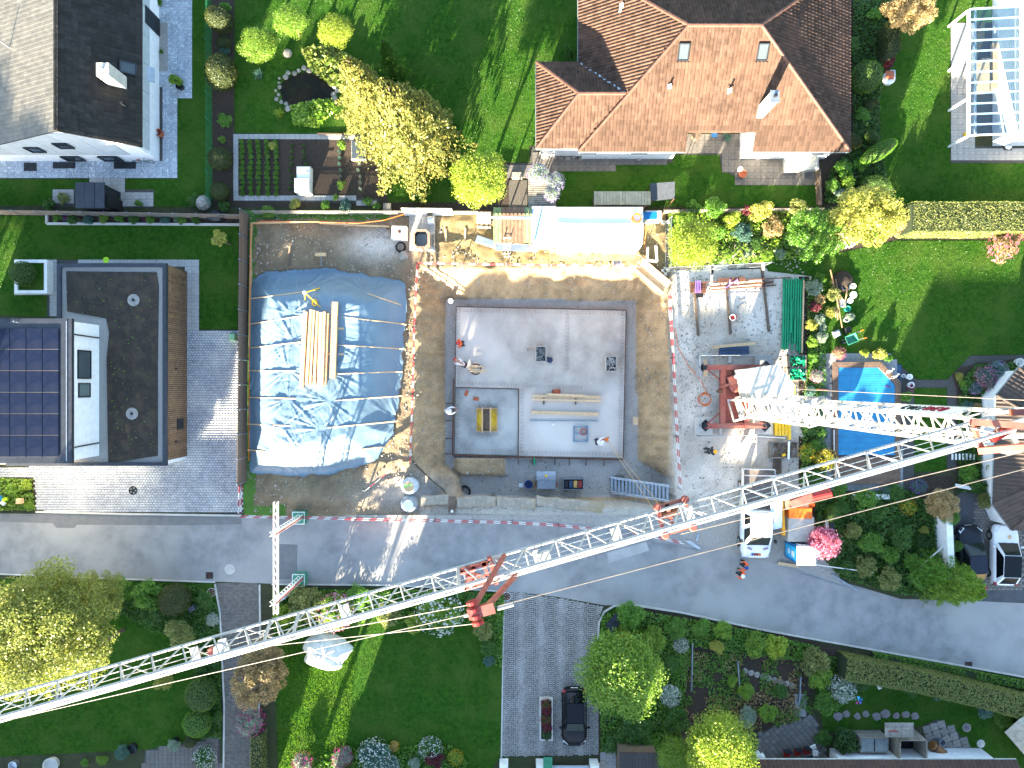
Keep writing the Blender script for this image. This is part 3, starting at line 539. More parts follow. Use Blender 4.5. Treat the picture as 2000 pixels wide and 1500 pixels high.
# ================================================================= houses
def tile_mesh(name, w, h, roll=.035, step=.03):
    v = []; f = []; prof = [(-.5,0),(-.28,0),(-.12,roll),(.12,roll),(.28,0),(.5,.004)] if roll else [(-.5,0),(0,.004),(.5,0)]
    for y, dz in ((0, step), (h*1.08, 0)):
        for x, z in prof: v.append((x*w*.99, y, z+dz))
    n = len(prof)
    for i in range(n-1): f.append((i,i+1,n+i+1,n+i))
    k = len(v)
    for x, z in prof: v.append((x*w*.99, 0.0, -.005))
    for i in range(n-1): f.append((k+i,k+i+1,i+1,i))
    me = bpy.data.meshes.new(name); me.from_pydata(v, [], f); me.update(); return me
TILE_N = {}
def plane_frame(p0, p1, p2):
    u = (p1-p0).normalized(); n = u.cross(p2-p0).normalized()
    if n.z < 0: n = -n
    v = n.cross(u).normalized(); return u, v, n
def tile_plane(roof, pts, tm, tw, th, mat, single=0, skip=None, lift=.02, off=None):
    "pts[0]->pts[1] is the eave; tiles laid in courses up the slope, the first `single` as objects of their own, the rest joined"
    pts = [Vector(p) for p in pts]; u, v, n = plane_frame(pts[0], pts[1], pts[2])
    if v.dot(sum(pts, Vector())/len(pts)-pts[0]) < 0: v = -v
    uu = v.cross(n); Q = [((p-pts[0]).dot(uu), (p-pts[0]).dot(v)) for p in pts]
    a0, a1 = min(q[0] for q in Q), max(q[0] for q in Q); b1 = max(q[1] for q in Q); rest = []; base = np.array([x.co[:] for x in tm.vertices]); fc = [tuple(p.vertices) for p in tm.polygons]
    Mx = np.array([uu[:], v[:], n[:]]).T; org = Vector((0,0,0)); q = roof
    while q is not None: org = org+q.location; q = q.parent
    V = []; Fc = []; cnt = TILE_N.get(roof.name, 0); rot = Matrix((uu, v, n)).transposed().to_euler()
    rows = int(b1/th)+1; cols = int((a1-a0)/tw)+2
    for r in range(rows):
        for c in range(cols):
            x = a0+(c+.5)*tw; y = r*th; ym = y+th*.5
            if not inp1(x, ym, Q): continue
            if skip and skip(pts[0]+uu*x+v*ym): continue
            p = pts[0]+uu*x+v*y+n*(lift+rnd.uniform(-.004,.006))
            if cnt < single: inst('roof_tile', tm, mat, roof, p-org, rot); cnt += 1
            else: k = len(V)*len(base); V.append(base@Mx.T+np.array(p-org)); Fc += [tuple(i+k for i in t) for t in fc]
    TILE_N[roof.name] = cnt
    if V:
        me = bpy.data.meshes.new('roof_tiles'); me.from_pydata(np.concatenate(V).tolist(), [], Fc); me.update(); o = link('roof_tiles', me, mat, roof); o['kind'] = 'stuff'
    return u, v, n
def ridge(parent, a, b, m, r=.11):
    a, b = Vector(a), Vector(b); n = max(1, int((b-a).length/.42)); org = Vector((0,0,0)); q = parent
    while q is not None: org = org+q.location; q = q.parent
    for i in range(n): MB().tube(a.lerp(b, i/n), a.lerp(b, (i+1.12)/n), r*1.08, 7, r*.92).build('ridge_tile', m, parent)
def window(house, c, w, h, nrm, fr=whitep, gl=glass, up=(0,0,1), frame_w=.07, name='window'):
    c = Vector(c); nrm = Vector(nrm).normalized(); up = Vector(up); s = up.cross(nrm).normalized(); up = nrm.cross(s); b = MB()
    for a, d, ww, hh in ((0,h/2,w+frame_w,frame_w),(0,-h/2,w+frame_w,frame_w),(-w/2,0,frame_w,h),(w/2,0,frame_w,h)):
        m = Matrix((s, up, nrm)).transposed(); b.box(c+s*a+up*d+nrm*.03, (ww, hh, .08), M=m)
    f = b.build(name, fr, house); MB().box(c+nrm*.012, (w-frame_w, h-frame_w, .02), M=Matrix((s, up, nrm)).transposed()).build('pane', gl, f); return f
tm_roll = tile_mesh('roof_tile', .22, .34, .04); tm_flat = tile_mesh('roof_tile', .30, .36, .008, .045); tm_small = tile_mesh('roof_tile', .28, .36, .028)
# ---- brown hipped house, top right
E, Hr = 3.0, 7.2
hz = T('hipped_house', 'large bungalow with brown hipped tile roof, chimney and two roof windows', 'house', P(1350,200,0))
eL, eR = P(1130,0,E).x, P(1660,0,E).x; yB = P(0,296,E).y; rdy = P(0,50,Hr).y; yT = 2*rdy-yB; rx0, rx1 = P(1345,0,Hr).x, P(1487,0,Hr).x
wL, wyT, wyB = P(1048,0,E).x, P(0,122,E).y, P(0,290,E).y; wAp = Vector((P(1131,0,4.9).x, (wyT+wyB)/2, 4.9)); Vx = Vector
k1 = (Hr-E)/(rx0-eL); xr = eL+(4.9-E)/k1; yc0, yc1 = P(1335,0,E).x, P(1470,0,E).x; recess = P(0,262,3.45).y
wb = MB(); o_ = .45
wb.prism([(eL+o_,yT-o_),(eR-o_,yT-o_),(eR-o_,yB+o_),(yc1+.1,yB+o_),(yc1+.1,recess+1.7),(yc0-.1,recess+1.7),(yc0-.1,yB+o_),(eL+o_,yB+o_)], 0, 2.95); wall_ = wb.build('wall', wallw, hz)
MB().prism([(wL+o_,wyT-o_),(eL+o_-.02,wyT-o_),(eL+o_-.02,wyB+o_),(wL+o_,wyB+o_)], 0, 2.94).build('wall', wallw, hz)
rb = MB(); A, Bv, Cc, D = Vx((eL,yB,E)), Vx((eR,yB,E)), Vx((eR,yT,E)), Vx((eL,yT,E)); R0, R1 = Vx((rx0,rdy,Hr)), Vx((rx1,rdy,Hr)); sl_ = (Hr-E)/(rdy-yB)
Y0, Y1 = Vx((yc0,yB,E)), Vx((yc1,yB,E)); Z0, Z1 = Vx((yc0,recess,E+(recess-yB)*sl_)), Vx((yc1,recess,E+(recess-yB)*sl_))
south = [A, Y0, Z0, Z1, Y1, Bv, R1, R0]
rb.add(south, [tuple(range(8))]); rb.add([Bv,Cc,R1],[(0,1,2)]); rb.add([Cc,D,R0,R1],[(0,1,2,3)]); rb.add([D,A,R0],[(0,1,2)])
wA, wB_, wC, wD = Vx((wL,wyB,E)), Vx((eL+.05,wyB,E)), Vx((eL+.02,wyT,E)), Vx((wL,wyT,E)); wR = Vx((xr,wAp.y,4.9))
rb.add([wA,wB_,wR,wAp],[(0,1,2,3)]); rb.add([wC,wD,wAp,wR],[(0,1,2,3)]); rb.add([wD,wA,wAp],[(0,1,2)])
roof = rb.build('roof', tile_r, hz)
rwin = [(P(1332,108,6.0), .62, .95), (P(1485,108,6.0), .62, .95)]
def nr(p): return any(abs(p.x-w[0].x) < .45 and abs(p.y-w[0].y) < .6 for w in rwin)
tile_plane(roof, [A, Bv, R1, R0], tm_roll, .22, .34, tile_r, 300, lambda p: nr(p) or (yc0 < p.x < yc1 and p.y < recess))
tile_plane(roof, [D, A, R0], tm_roll, .22, .34, tile_r, 300, lambda p: p.x < xr and wyB < p.y < wyT and p.z < 3+(min(p.y-wyB, wyT-p.y))*.68)
tile_plane(roof, [Bv, Cc, R1], tm_roll, .22, .34, tile_r, 300); tile_plane(roof, [Cc, D, R0, R1], tm_roll, .22, .34, tile_r, 300)
tile_plane(roof, [wA, Vx((eL+.0,wyB,E)), wR, wAp], tm_roll, .22, .34, tile_r, 300); tile_plane(roof, [Vx((eL,wyT,E)), wD, wAp, wR], tm_roll, .22, .34, tile_r, 300); tile_plane(roof, [wD, wA, wAp], tm_roll, .22, .34, tile_r, 300)
up = Vx((0,0,.05))
for a, b in ((A,R0),(Bv,R1),(R0,R1),(Cc,R1),(D,R0),(wA,wAp),(wD,wAp),(wAp,wR)): ridge(roof, a+up, b+up, copper)
MB().beam(Vx((eL,wyT,E+.03)), wR+up, .16, .05).build('valley_sheet', zinc, roof)
for a, b in ((A,Y0),(Y1,Bv),(Bv,Cc),(D,Vx((eL,wyT,E))),(wD,wA),(wA,wB_)): MB().tube(a-Vx((0,0,.06)), b-Vx((0,0,.06)), .08, 6).build('gutter', zinc, hz)
for c, w, h in rwin:
    zc = E+(c.y-yB)*sl_; sn = Vx((0,-sl_,1)).normalized(); window(roof, (c.x,c.y,zc+.06), w, h, sn, dark, skyglass, up=(0,1,0), name='roof_window')
def stack(house, p, w, d, z0, z1, m, cap=True, name='chimney'):
    b = MB().box((p.x,p.y,(z0+z1)/2), (w,d,z1-z0)); c = b.build(name, m, house)
    if cap: MB().box((p.x,p.y,z1+.03), (w+.12,d+.12,.06)).build('cap', zinc, c); MB().tube((p.x,p.y,z1+.06),(p.x,p.y,z1+.28),.1,10).build('flue', dark, c)
    return c
ch = P(1507,195,6.4); stack(roof, ch, .42, .62, 4.2, 6.9, conc_l)
for a in ((1306,172),(1423,180),(1213,15)):
    p = P(a[0], a[1], 5.2); MB().tube((p.x,p.y,4.3),(p.x,p.y,5.75),.07,8).box((p.x,p.y,5.45),(.26,.26,.05)).build('vent_pipe', conc_l, roof)
for x in (1150,1250,1500,1600):
    p = P(x,300,1.6); window(hz, (p.x, yB+o_, 1.6), 1.2, 1.1, (0,-1,0))
# ---- slate house, top left
hz = T('slate_house', 'white and grey house with dark slate gable roof and light wells', 'house', P(150,150,0))
Yg = 15.66; ridX = -28.0; eX = P(0,0,3.4).x*0-24.45; lX, lZ = -37.0, 2.15; Ye = 44.0
wx = -24.78
MB().prism([(-37.5,Yg),(wx,Yg),(wx,Ye),(-37.5,Ye)], 0, 1.35).build('wall', wallw, hz)
ub = MB(); ub.add([(-37.5,Yg+.04,1.35),(wx-.04,Yg+.04,1.35),(wx-.04,Yg+.04,3.3),(ridX,Yg+.04,6.2),(-37.5,Yg+.04,2.0),(-37.5,Ye,1.35),(wx-.04,Ye,1.35),(wx-.04,Ye,3.3),(ridX,Ye,6.2),(-37.5,Ye,2.0)], [(0,1,2,3,4),(1,6,7,2),(2,7,8,3),(3,8,9,4),(5,9,8,7,6)])
ub.build('upper_wall', wallw, hz)
for i in range(12):
    y = Yg+.3+i*1.9; MB().box((wx-.015,y+.94,2.3), (.05,1.86,1.84)).build('wall_panel', wallg, hz)
for i in range(8):
    x0_ = -37+i*1.56; x1_ = x0_+1.53; zt = lambda x: min(3.25+(wx-x)*.82, 6.15-(ridX-x)*.47 if x < ridX else 9); p = [(x0_,Yg-.01,1.4),(x1_,Yg-.01,1.4),(x1_,Yg-.01,zt(x1_)-.08),(x0_,Yg-.01,zt(x0_)-.08)]
    if x1_ > wx: continue
    MB().add([*p,*[(a,b+.05,c) for a,b,c in p]], [(0,1,2,3),(4,7,6,5),(0,4,5,1),(1,5,6,2),(2,6,7,3),(3,7,4,0)]).build('wall_panel', wallg, hz)
for (x, z, w, h) in ((-31.8,2.6,.9,.9),(-29.4,3.4,.9,.9),(-30.4,.75,1.2,.9),(-27.8,.75,1.3,.9)): window(hz, (x,Yg-.05,z), w, h, (0,-1,0), dark)
MB().box((wx+.02,25.0,1.0),(.06,1.2,2.0)).build('door', dark, hz)
rb = MB(); a0, a1 = Vx((-24.3,Yg-.12,3.35)), Vx((-24.3,Ye,3.35)); r0, r1 = Vx((ridX,Yg-.12,6.35)), Vx((ridX,Ye,6.35)); l0, l1 = Vx((lX,Yg-.12,lZ)), Vx((lX,Ye,lZ)); th_ = Vx((0,0,-.14))
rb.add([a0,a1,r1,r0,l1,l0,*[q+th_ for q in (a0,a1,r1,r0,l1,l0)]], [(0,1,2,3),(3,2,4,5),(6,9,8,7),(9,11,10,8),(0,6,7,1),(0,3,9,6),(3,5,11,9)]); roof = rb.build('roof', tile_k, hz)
dm = P(232,125,4.8)
def nsk(p): return abs(p.x-dm.x-.15) < .62 and abs(p.y-dm.y-.1) < .52
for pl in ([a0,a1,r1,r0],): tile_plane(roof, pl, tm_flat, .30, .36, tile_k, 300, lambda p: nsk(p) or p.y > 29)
tile_plane(roof, [l1,l0,r0,r1], tm_flat, .30, .36, M('sunlit_slate_tile', '5e5b55', '4c4a45', 2.2, .38, bump=.2, vary=.12), 300, lambda p: p.y > 29)  # same slate, painted paler and glossier here for sun glare on the left slope
ridge(roof, r0+up, Vx((ridX,30,6.4)), tile_k)
n_ = Vx((3.0,0,3.7)).normalized(); window(roof, (dm.x+.1, dm.y+.15, 3.35+(-24.3-dm.x-.1)*.811+.08), .75, .95, n_, dark, skyglass, up=(-3.7,0,3.0), name='roof_window')
MB().box((dm.x+1.15, dm.y+.1, 3.35+(-24.3-dm.x-1.15)*.811+.05), (.45,1.0,.04), M=Matrix.Rotation(R(39),3,'Y')).build('flashing', zinc, roof)
cp = P(200,135,6.0); stack(roof, cp, .78, .8, 3.5, 6.0, conc_l, False); MB().tube((cp.x,cp.y,6.0),(cp.x,cp.y,6.4),.1,8).build('flue', alu, roof)
p = P(240,203,4.3); MB().tube((p.x,p.y,3.6),(p.x,p.y,4.5),.08,8).build('vent_pipe', dark, roof)
p = P(3,82,5.2); MB().tube((p.x,p.y,4.2),(p.x,p.y,5.5),.05,8).build('vent_pipe', galv, roof)
for (x,y,w,d) in ((59,326,24,16),(125,323,43,12),(244,323,43,13),(303,62,10,28)):
    p = P(x,y,.05); f = MB().box((p.x,p.y,.05),(w/27.8,d/27.8,.05)).thing('light_well', dark, {59:'short dark light well grating nearest the photo edge by the slate house',125:'long dark light well grating in the middle of the slate house patio',244:'long dark light well grating near the corner of the slate house',303:'narrow dark grating beside the gravel bed along the slate house wall'}[x], 'grating', 'light wells round the slate house')
# ---- flat-roofed house with solar roof, left
hz = T('solar_house', 'modern white house with solar panel roof and planted flat-roof annex', 'house', P(160,760,0))
ZF, ZS = 3.2, 6.3
fx0, fx1 = P(112,0,ZF).x, P(325,0,ZF).x; fy1, fy0 = P(0,514,ZF).y, P(0,910,ZF).y; sxr = P(140,0,ZS).x; sy1_, sy0_ = P(0,622,ZS).y, P(0,905,ZS).y
MB().prism([(fx0+.1,fy1-.1),(fx1-.12,fy1-.1),(fx1-.12,fy0+.1),(-36.5,fy0+.1),(-36.5,-1),(fx0+.1,-1)], 0, ZF-.22).build('wall', wallw, hz)
fr = MB().prism([(fx0+.2,fy1-.2),(fx1-.2,fy1-.2),(fx1-.2,fy0+.2),(-33,fy0+.2),(-33,-1),(fx0+.2,-1)], ZF-.3, ZF-.12).build('flat_roof', gravel, hz)
pb = MB(); pw = .2
for a, b in (((fx0,fy1),(fx1,fy1)),((fx1,fy1),(fx1,fy0)),((fx1,fy0),(-34,fy0)),((fx0,fy1),(fx0,sy1_-.3))): pass
pb.box(((fx0+fx1)/2,fy1-.12,ZF-.1),(fx1-fx0,.24,.28)); pb.box((fx1-.12,(fy0+fy1)/2,ZF-.1),(.24,fy1-fy0-.48-.006,.28)); pb.box(((fx1-33.3)/2,fy0+.12,ZF-.1),(fx1+33.3,.24,.28)); pb.box((fx0+.12,(fy1-.24+sy1_-1)/2-.003,ZF-.1),(.24,fy1-.24-sy1_+1,.28)); pb.build('parapet', anthr, fr)
L_ = [P(a,b,ZF-.1) for a, b in [(130,530),(306,532),(310,560),(308,700),(308,890),(212,905),(209,700),(214,650),(208,622),(132,608)]]
MB().prism([(q.x,q.y) for q in L_], ZF-.12, ZF-.05).build('planting_substrate', roofsoil, fr)
for a, b in ((260,586),(257,808)):
    p = P(a,b,ZF); MB().lathe((p.x,p.y,ZF-.06),[(.40,0),(.40,.025),(.05,.03)],20).build('gravel_disc', gravel, fr); MB().tube((p.x,p.y,ZF-.04),(p.x,p.y,ZF+.03),.09,12).build('roof_drain', black, fr)
rsp = np.random.RandomState(2); pp = []
for i in range(260):
    x = rsp.uniform(L_[0].x, L_[1].x); y = rsp.uniform(L_[5].y, L_[0].y)
    if inpoly(np.array([x]), np.array([y]), [(q.x,q.y) for q in L_])[0]: pp.append((x,y,ZF-.02))
o = link('sedum', leafmesh('sedum', pp, np.tile([0,0,1.],(len(pp),1)), .05, 3), Lf['green'], fr); o.location = -hz.location; o['kind'] = 'stuff'
MB().prism([(-37,sy1_-.15),(sxr-.18,sy1_-.15),(sxr-.18,sy0_+.15),(-37,sy0_+.15)], 0, ZS-.25).build('upper_wall', wallw, hz)
for yy in (P(0,712,4.7).y, P(0,762,4.6).y):
    big = yy > 1; window(hz, (sxr-.18, yy, 4.75), 1.75 if big else .85, 1.35 if big else 1.2, (1,0,0), dark, M('shade_glass','5f6a6c','59666a',1,.1,spec=.9) if not big else skyglass)
for yy in (sy1_-.95, sy0_+.95): MB().path([(sxr+.02,yy,ZS-.3),(sxr-.1,yy,ZS-.55),(sxr-.1,yy*.985,ZF)], .045, 6).build('downpipe', dark, hz)
srf = MB().prism([(-37,sy1_),(sxr,sy1_),(sxr,sy0_),(-37,sy0_)], ZS-.25, ZS).build('solar_roof', anthr, hz)
pan = M('solar_cell', '141c33', '0f1626', 6, .3, spec=.22, c3='1b2030'); pw_, ph_ = 1.0, 1.32
pme = MB().cbox((0,0,0),(pw_*.97,ph_*.975,.05),0,.01).mesh('solar_panel')
for i in range(6):
    for j in range(6): inst('solar_panel', pme, pan, srf, Vx((sxr-.75-pw_*(i+.5), sy1_-.6-ph_*(j+.5), ZS+.03))-hz.location)
MB().box((sxr-.3,(sy1_+sy0_)/2,ZS+.02),(.05,sy1_-sy0_-.3,.05)).build('cable_rail', alu, srf); p = P(28,628,ZS+.3); MB().tube((p.x,p.y,ZS),(p.x,p.y,ZS+.4),.05,8).build('vent_pipe', alu, srf)
npl = 96
for i in range(npl):
    y = fy0+.05+(fy1-fy0-.1)*(i+.5)/npl
    if 891 < 750-y*27.78: continue
    MB().box((fx1-.105,y,(ZF-.26)/2),(.04,(fy1-fy0)/npl*.9,ZF-.27)).build('plank', clad, hz)
for yy, w in ((P(0,828,1.2).y,.75),): MB().box((fx1-.06,yy,1.1),(.05,w,.9)).build('wall_hatch', dark, hz)
for yy in (P(0,720,1.6).y, P(0,862,1.6).y): MB().box((fx1-.05,yy,1.7),(.1,.12,.2)).build('wall_lamp', dark, hz)
# ---- corner of the brown-roofed house on the right edge
hz = T('edge_house', 'white house with brown tiled hipped roof at the right photo edge', 'house', P(2050,850,0))
q = lambda a, b, z: P(a, b, z); e1, e2, e3, e4 = q(1946,772,2.4), q(1990,718,2.4), q(1938,985,2.4), q(1975,1035,2.4); far = e1.x+9.0; z_ = 2.4
wl = e1.x+.5
MB().prism([(wl,e3.y),(wl,e1.y-.1),(e2.x+.2,e2.y-.2),(far,e2.y-.2),(far,e4.y+.2),(e4.x+.2,e4.y+.2)], 0, z_-.06).build('wall', wallw, hz)
apx = Vx((e1.x+4.6,(e1.y+e3.y)/2,5.2)); apx2 = Vx((far,(e1.y+e3.y)/2,5.2)); rb = MB()
ring_ = [e3,e1,e2,Vx((far,e2.y,z_)),Vx((far,e4.y,z_)),e4]
rb.add([e1,e3,apx],[(0,1,2)]); rb.add([e2,e1,apx],[(0,1,2)]); rb.add([ring_[3],e2,apx,apx2],[(0,1,2,3)]); rb.add([e3,e4,apx],[(0,1,2)]); rb.add([e4,ring_[4],apx2,apx],[(0,1,2,3)])
roof = rb.build('roof', tile_d, hz)
for pl in ([e1,e3,apx],[e2,e1,apx],[ring_[3],e2,apx,apx2],[e3,e4,apx],[e4,ring_[4],apx2,apx]): tile_plane(roof, pl, tm_small, .28, .36, tile_d, 300)
for a in (e1,e2,e3,e4): ridge(roof, a+up, apx+up, tile_d, .09)
for a, b in zip(ring_[:-3]+[e4], ring_[1:-2]+[e3]): MB().tube(a-up, b-up, .07, 6).build('gutter', zinc, hz)
# ---- house with the long red-brown eave at the bottom
hz = T('lower_house', 'white house with weathered red-brown tile roof along the bottom photo edge', 'house', P(1720,1600,0))
ze = 3.0; a0, a1 = P(1459,1484,ze), P(1985,1472,ze); yb = a0.y-13.0; rdz = 9.6
wx_ = P(1620,0).x; MB().prism([(a0.x+.5,a0.y-3.6),(wx_,a0.y-3.6),(wx_,a0.y-.75),(a1.x-.4,a0.y-.75),(a1.x-.4,yb+.5),(a0.x+.5,yb+.5)], 0, ze-.05).build('wall', wallw, hz)
b0, b1 = Vx((a0.x,yb,ze)), Vx((a1.x,yb,ze)); r0, r1 = Vx((a0.x,(a0.y+yb)/2,rdz)), Vx((a1.x,(a0.y+yb)/2,rdz)); rb = MB(); a1 = Vx((a1.x,a0.y,ze))
rb.add([a1,a0,r0,r1],[(0,1,2,3)]); rb.add([b0,b1,r1,r0],[(0,1,2,3)]); rb.add([a0,b0,r0],[(0,1,2)]); rb.add([b1,a1,r1],[(0,1,2)]); roof = rb.build('roof', tile_b, hz)
tile_plane(roof, [a1,a0,r0,r1], tm_small, .28, .34, tile_b, 300, lambda p: p.y < a0.y-2.2); MB().tube(a0-up, a1-up, .08, 6).build('gutter', zinc, hz)
# ---- unseen neighbour houses, invented and sized to shade the street and site
def gable(name, label, x0, x1, y0, y1, ze, zr, m=tile_d, axis='x'):
    h = T(name, label, 'house', ((x0+x1)/2,(y0+y1)/2,0)); MB().prism([(x0,y0),(x1,y0),(x1,y1),(x0,y1)], 0, ze).build('wall', wallw, h); b = MB(); g_ = .5
    if axis == 'x': ym = (y0+y1)/2; b.add([(x0-g_,y0-g_,ze-.2),(x1+g_,y0-g_,ze-.2),(x1+g_,ym,zr),(x0-g_,ym,zr),(x0-g_,y1+g_,ze-.2),(x1+g_,y1+g_,ze-.2)],[(0,1,2,3),(3,2,5,4)]); b.add([(x0,y0,ze),(x0,y1,ze),(x0,ym,zr)],[(0,1,2)]); b.add([(x1,y0,ze),(x1,y1,ze),(x1,ym,zr)],[(0,2,1)])
    else: xm = (x0+x1)/2; b.add([(x0-g_,y0-g_,ze-.2),(x0-g_,y1+g_,ze-.2),(xm,y1+g_,zr),(xm,y0-g_,zr),(x1+g_,y0-g_,ze-.2),(x1+g_,y1+g_,ze-.2)],[(0,1,2,3),(3,2,5,4)]); b.add([(x0,y0,ze),(x1,y0,ze),(xm,y0,zr)],[(0,1,2)]); b.add([(x0,y1,ze),(x1,y1,ze),(xm,y1,zr)],[(0,2,1)])
    b.build('roof', m, h); return h
gable('shade_house', 'unseen tall gabled house added to cast shade beyond the middle lawn', -14.6, 1.5, -41, -33, 6, 10.4)
gable('shade_house', 'unseen low gabled house added to cast shade beyond the sett driveway', 3.0, 11.5, -41, -32, 4, 7.7)
gable('shade_house', 'unseen long gabled house added to cast shade beyond the lower left garden', -60, -22.5, -42, -33, 5, 8.4)
def build_local(s, name, mat, parent, **k):
    me = s.mesh(name); o = link(name, me, mat, parent)
    if k.get('smooth'):
        for p in me.polygons: p.use_smooth = True
    return o
MB.build_local = build_local
# ================================================================= foundation slab and what lies in the pit
ZS_ = -2.05; ZQ = -2.13; S = lambda a, b, dz=0.0: P(a, b, ZS_)+Vx((0,0,dz)); SQ = lambda a, b, dz=0.0: P(a, b, ZQ)+Vx((0,0,dz))
slab = T('foundation_slab', 'freshly poured grey concrete foundation slab on the pit floor', 'slab', S(1055,745)); slab.location.z = PZ
MB().prism([S(891,599),S(1223,606),S(1217,895),S(1013,891),S(1014,759),S(889,756)], PZ-.02, ZS_).build('slab_body', slabmat, slab)
MB().prism([SQ(889,757.5),SQ(1012.6,760.5),SQ(1011.5,890.5),SQ(887,887)], PZ-.02, ZQ).build('lower_slab', slabmat2, slab)
edge_ = [(891,599),(1223,606),(1217,895),(1013,891),(887,887),(889,756),(891,599)]
for (a,b),(c,d) in zip(edge_[:-1], edge_[1:]):
    p, q = S(a,b,-.1), S(c,d,-.1); n = max(1, int((q-p).length/2.4)); out = (q-p).normalized().cross(Vx((0,0,1)))*.03
    for i in range(n): MB().beam(p.lerp(q,i/n)+out*0, p.lerp(q,(i+.985)/n), .05, .3).build('formwork_board', rust if b < 700 else wood_old, slab)
for (a,b),(c,d) in (((889.5,757),(1013,760)),((1013,760),(1012,890))): MB().beam(S(a,b,-.02), S(c,d,-.02), .05, .12).build('joint_board', rust, slab)
sb = MB(); rs_ = random.Random(3)
def bars(a, b, c, d, z, off, h=.32, st=.13):
    p, q = P(a,b,z), P(c,d,z); n = int((q-p).length/st); t = (q-p).normalized(); s_ = t.cross(Vx((0,0,1)))
    for i in range(n+1):
        r_ = p.lerp(q, i/max(1,n))
        for k in (0, 1): w = r_+s_*(off+k*.17); hh = h*rs_.uniform(.85,1.1); sb.tube(w, w+Vx((rs_.uniform(-.03,.03),rs_.uniform(-.03,.03),hh)), .009, 3)
        if i % 2 == 0: sb.tube(r_+s_*off+Vx((0,0,h)), r_+s_*(off+.17)+Vx((0,0,h)), .009, 3)
for a in ((893,603,1220,609,ZS_,.04),(1219,609,1213,890,ZS_,.04),(1213,890,1016,887,ZS_,.04),(893,750,893,604,ZS_,.04),(1010,884,891,882,ZQ,.03),(891,882,891,762,ZQ,.03),(1110,608,1110,720,ZS_,0,.2),(1013,755,895,752,ZS_,.05,.15),(1019,762,1018,885,ZS_,-.1,.2),(1022,752,1135,754,ZS_,0,.15),(930,795,972,796,ZQ,-.2,.15),(972,846,930,846,ZQ,-.2,.15)): bars(*a)
o = sb.build('starter_bars', rust, slab); o['kind'] = 'stuff'
# outer formwork with struts along the lower edge
fw = T('edge_formwork', 'long steel edge formwork rail along the lower and left slab edges', 'formwork', P(1000,895,PZ))
for (a,b),(c,d) in (((886,740),(884,889)),((884,889),(1010,893)),((1010,893),(1218,898))): MB().beam(P(a,b,-2.0), P(c,d,-2.0), .08, .1).build('rail', rust, fw)
for x in (888,919,946,980,1012,1040,1084,1112,1145,1180): p = P(x,890+ (x-888)*.02,-2.0); MB().beam(p, p+Vx((0,-.55,-.3)), .05, .05).build('strut', rust, fw)
for y in (788,822,857,887): p = P(884,y,-2.0); MB().beam(p, p+Vx((-.55,0,-.3)), .05, .05).build('strut', rust, fw)
# timber on the slab
def plank(name, a, b, w, h, mat, label, group=None, cat='beam'): return MB().beam(a, b, w, h).thing(name, mat, label, cat, group)
plank('timber_beam', S(1040,773,.3), S(1172,776,.3), .2, .2, wood_x, 'thick light timber beam, uppermost on the slab', 'beams on the slab')
plank('timber_beam', S(1068,770,.48), S(1142,773,.48), .15, .12, wood_x, 'shorter timber lying on top of the uppermost slab beam', 'beams on the slab')
plank('timber_beam', S(1038,780,.3), S(1172,783,.3), .14, .2, wood_x, 'light timber edge beside the uppermost slab beam', 'beams on the slab')
for x in (1062,1124): plank('bearer', S(x,770,.1), S(x,790,.1), .1, .19, wood_old, 'small cross bearer under the uppermost slab beams, %s end' % ('left' if x < 1100 else 'right'), 'bearers', 'bearer')
plank('timber_beam', S(1037,805,.12), S(1169,809,.12), .24, .24, wood_x, 'single thick light beam lying alone across the slab middle', 'beams on the slab')
plank('metal_rail', S(1035,821,.05), S(1168,822,.05), .06, .08, galv, 'thin grey rail on the slab below the single beam', None, 'rail')
t = T('block_stack', 'small stack of reddish boards beside the uppermost slab beam', 'boards', S(1087,765))
for i in range(4): MB().box(S(1087+rnd.uniform(-1,1),765+rnd.uniform(-1,1),.06+.09*i), (.6-.06*i,.34,.085), .05*i).build('board', brick, t)
for a, b, l, r_ in ((911,768,'loose reddish board near the upper corner of the damp slab bay',1.2),(930,779,'loose tan board lying flat in the damp slab bay',-.15),(897,742,'pale offcut board at the left slab edge',.1)): MB().box(SQ(a,b,.03), (.42,.26,.045), r_).thing('board_offcut', plywood if 'pale' in l else brick, l, 'board', 'offcuts')
MB().lathe(S(1080,829),[(.1,0),(.1,.1),(.06,.12),(.06,.25)],12).thing('pipe_stub', whitep, 'small pale pipe stub standing on the slab under the thin rail', 'pipe')
# yellow recess former
t = T('recess_former', 'yellow panel box former with two light beams across', 'formwork', SQ(951,820))
x0_, y0_, x1_, y1_ = *SQ(931,842)[:2], *SQ(971,798)[:2]
MB().prism([(x0_,y0_),(x1_,y0_),(x1_,y1_),(x0_,y1_)], ZQ, ZQ+.06).build('panel', yellow, t)
for a, b in (((x0_,y0_),(x1_,y0_)),((x0_,y1_),(x1_,y1_)),((x0_,y0_),(x0_,y1_)),((x1_,y0_),(x1_,y1_))): MB().beam((*a,ZQ+.13),(*b,ZQ+.13),.04,.2).build('side_panel', plywood, t)
for xx in (.28,.68): x = x0_+(x1_-x0_)*xx; MB().beam((x,y0_-.1,ZQ+.3),(x,y1_+.1,ZQ+.3),.1,.14).build('cross_beam', wood_new, t)
x = x0_+(x1_-x0_)*.48; MB().beam((x,y0_+.03,ZQ+.12),(x,y1_-.03,ZQ+.12),.45,.03).build('middle_board', wood_old, t)
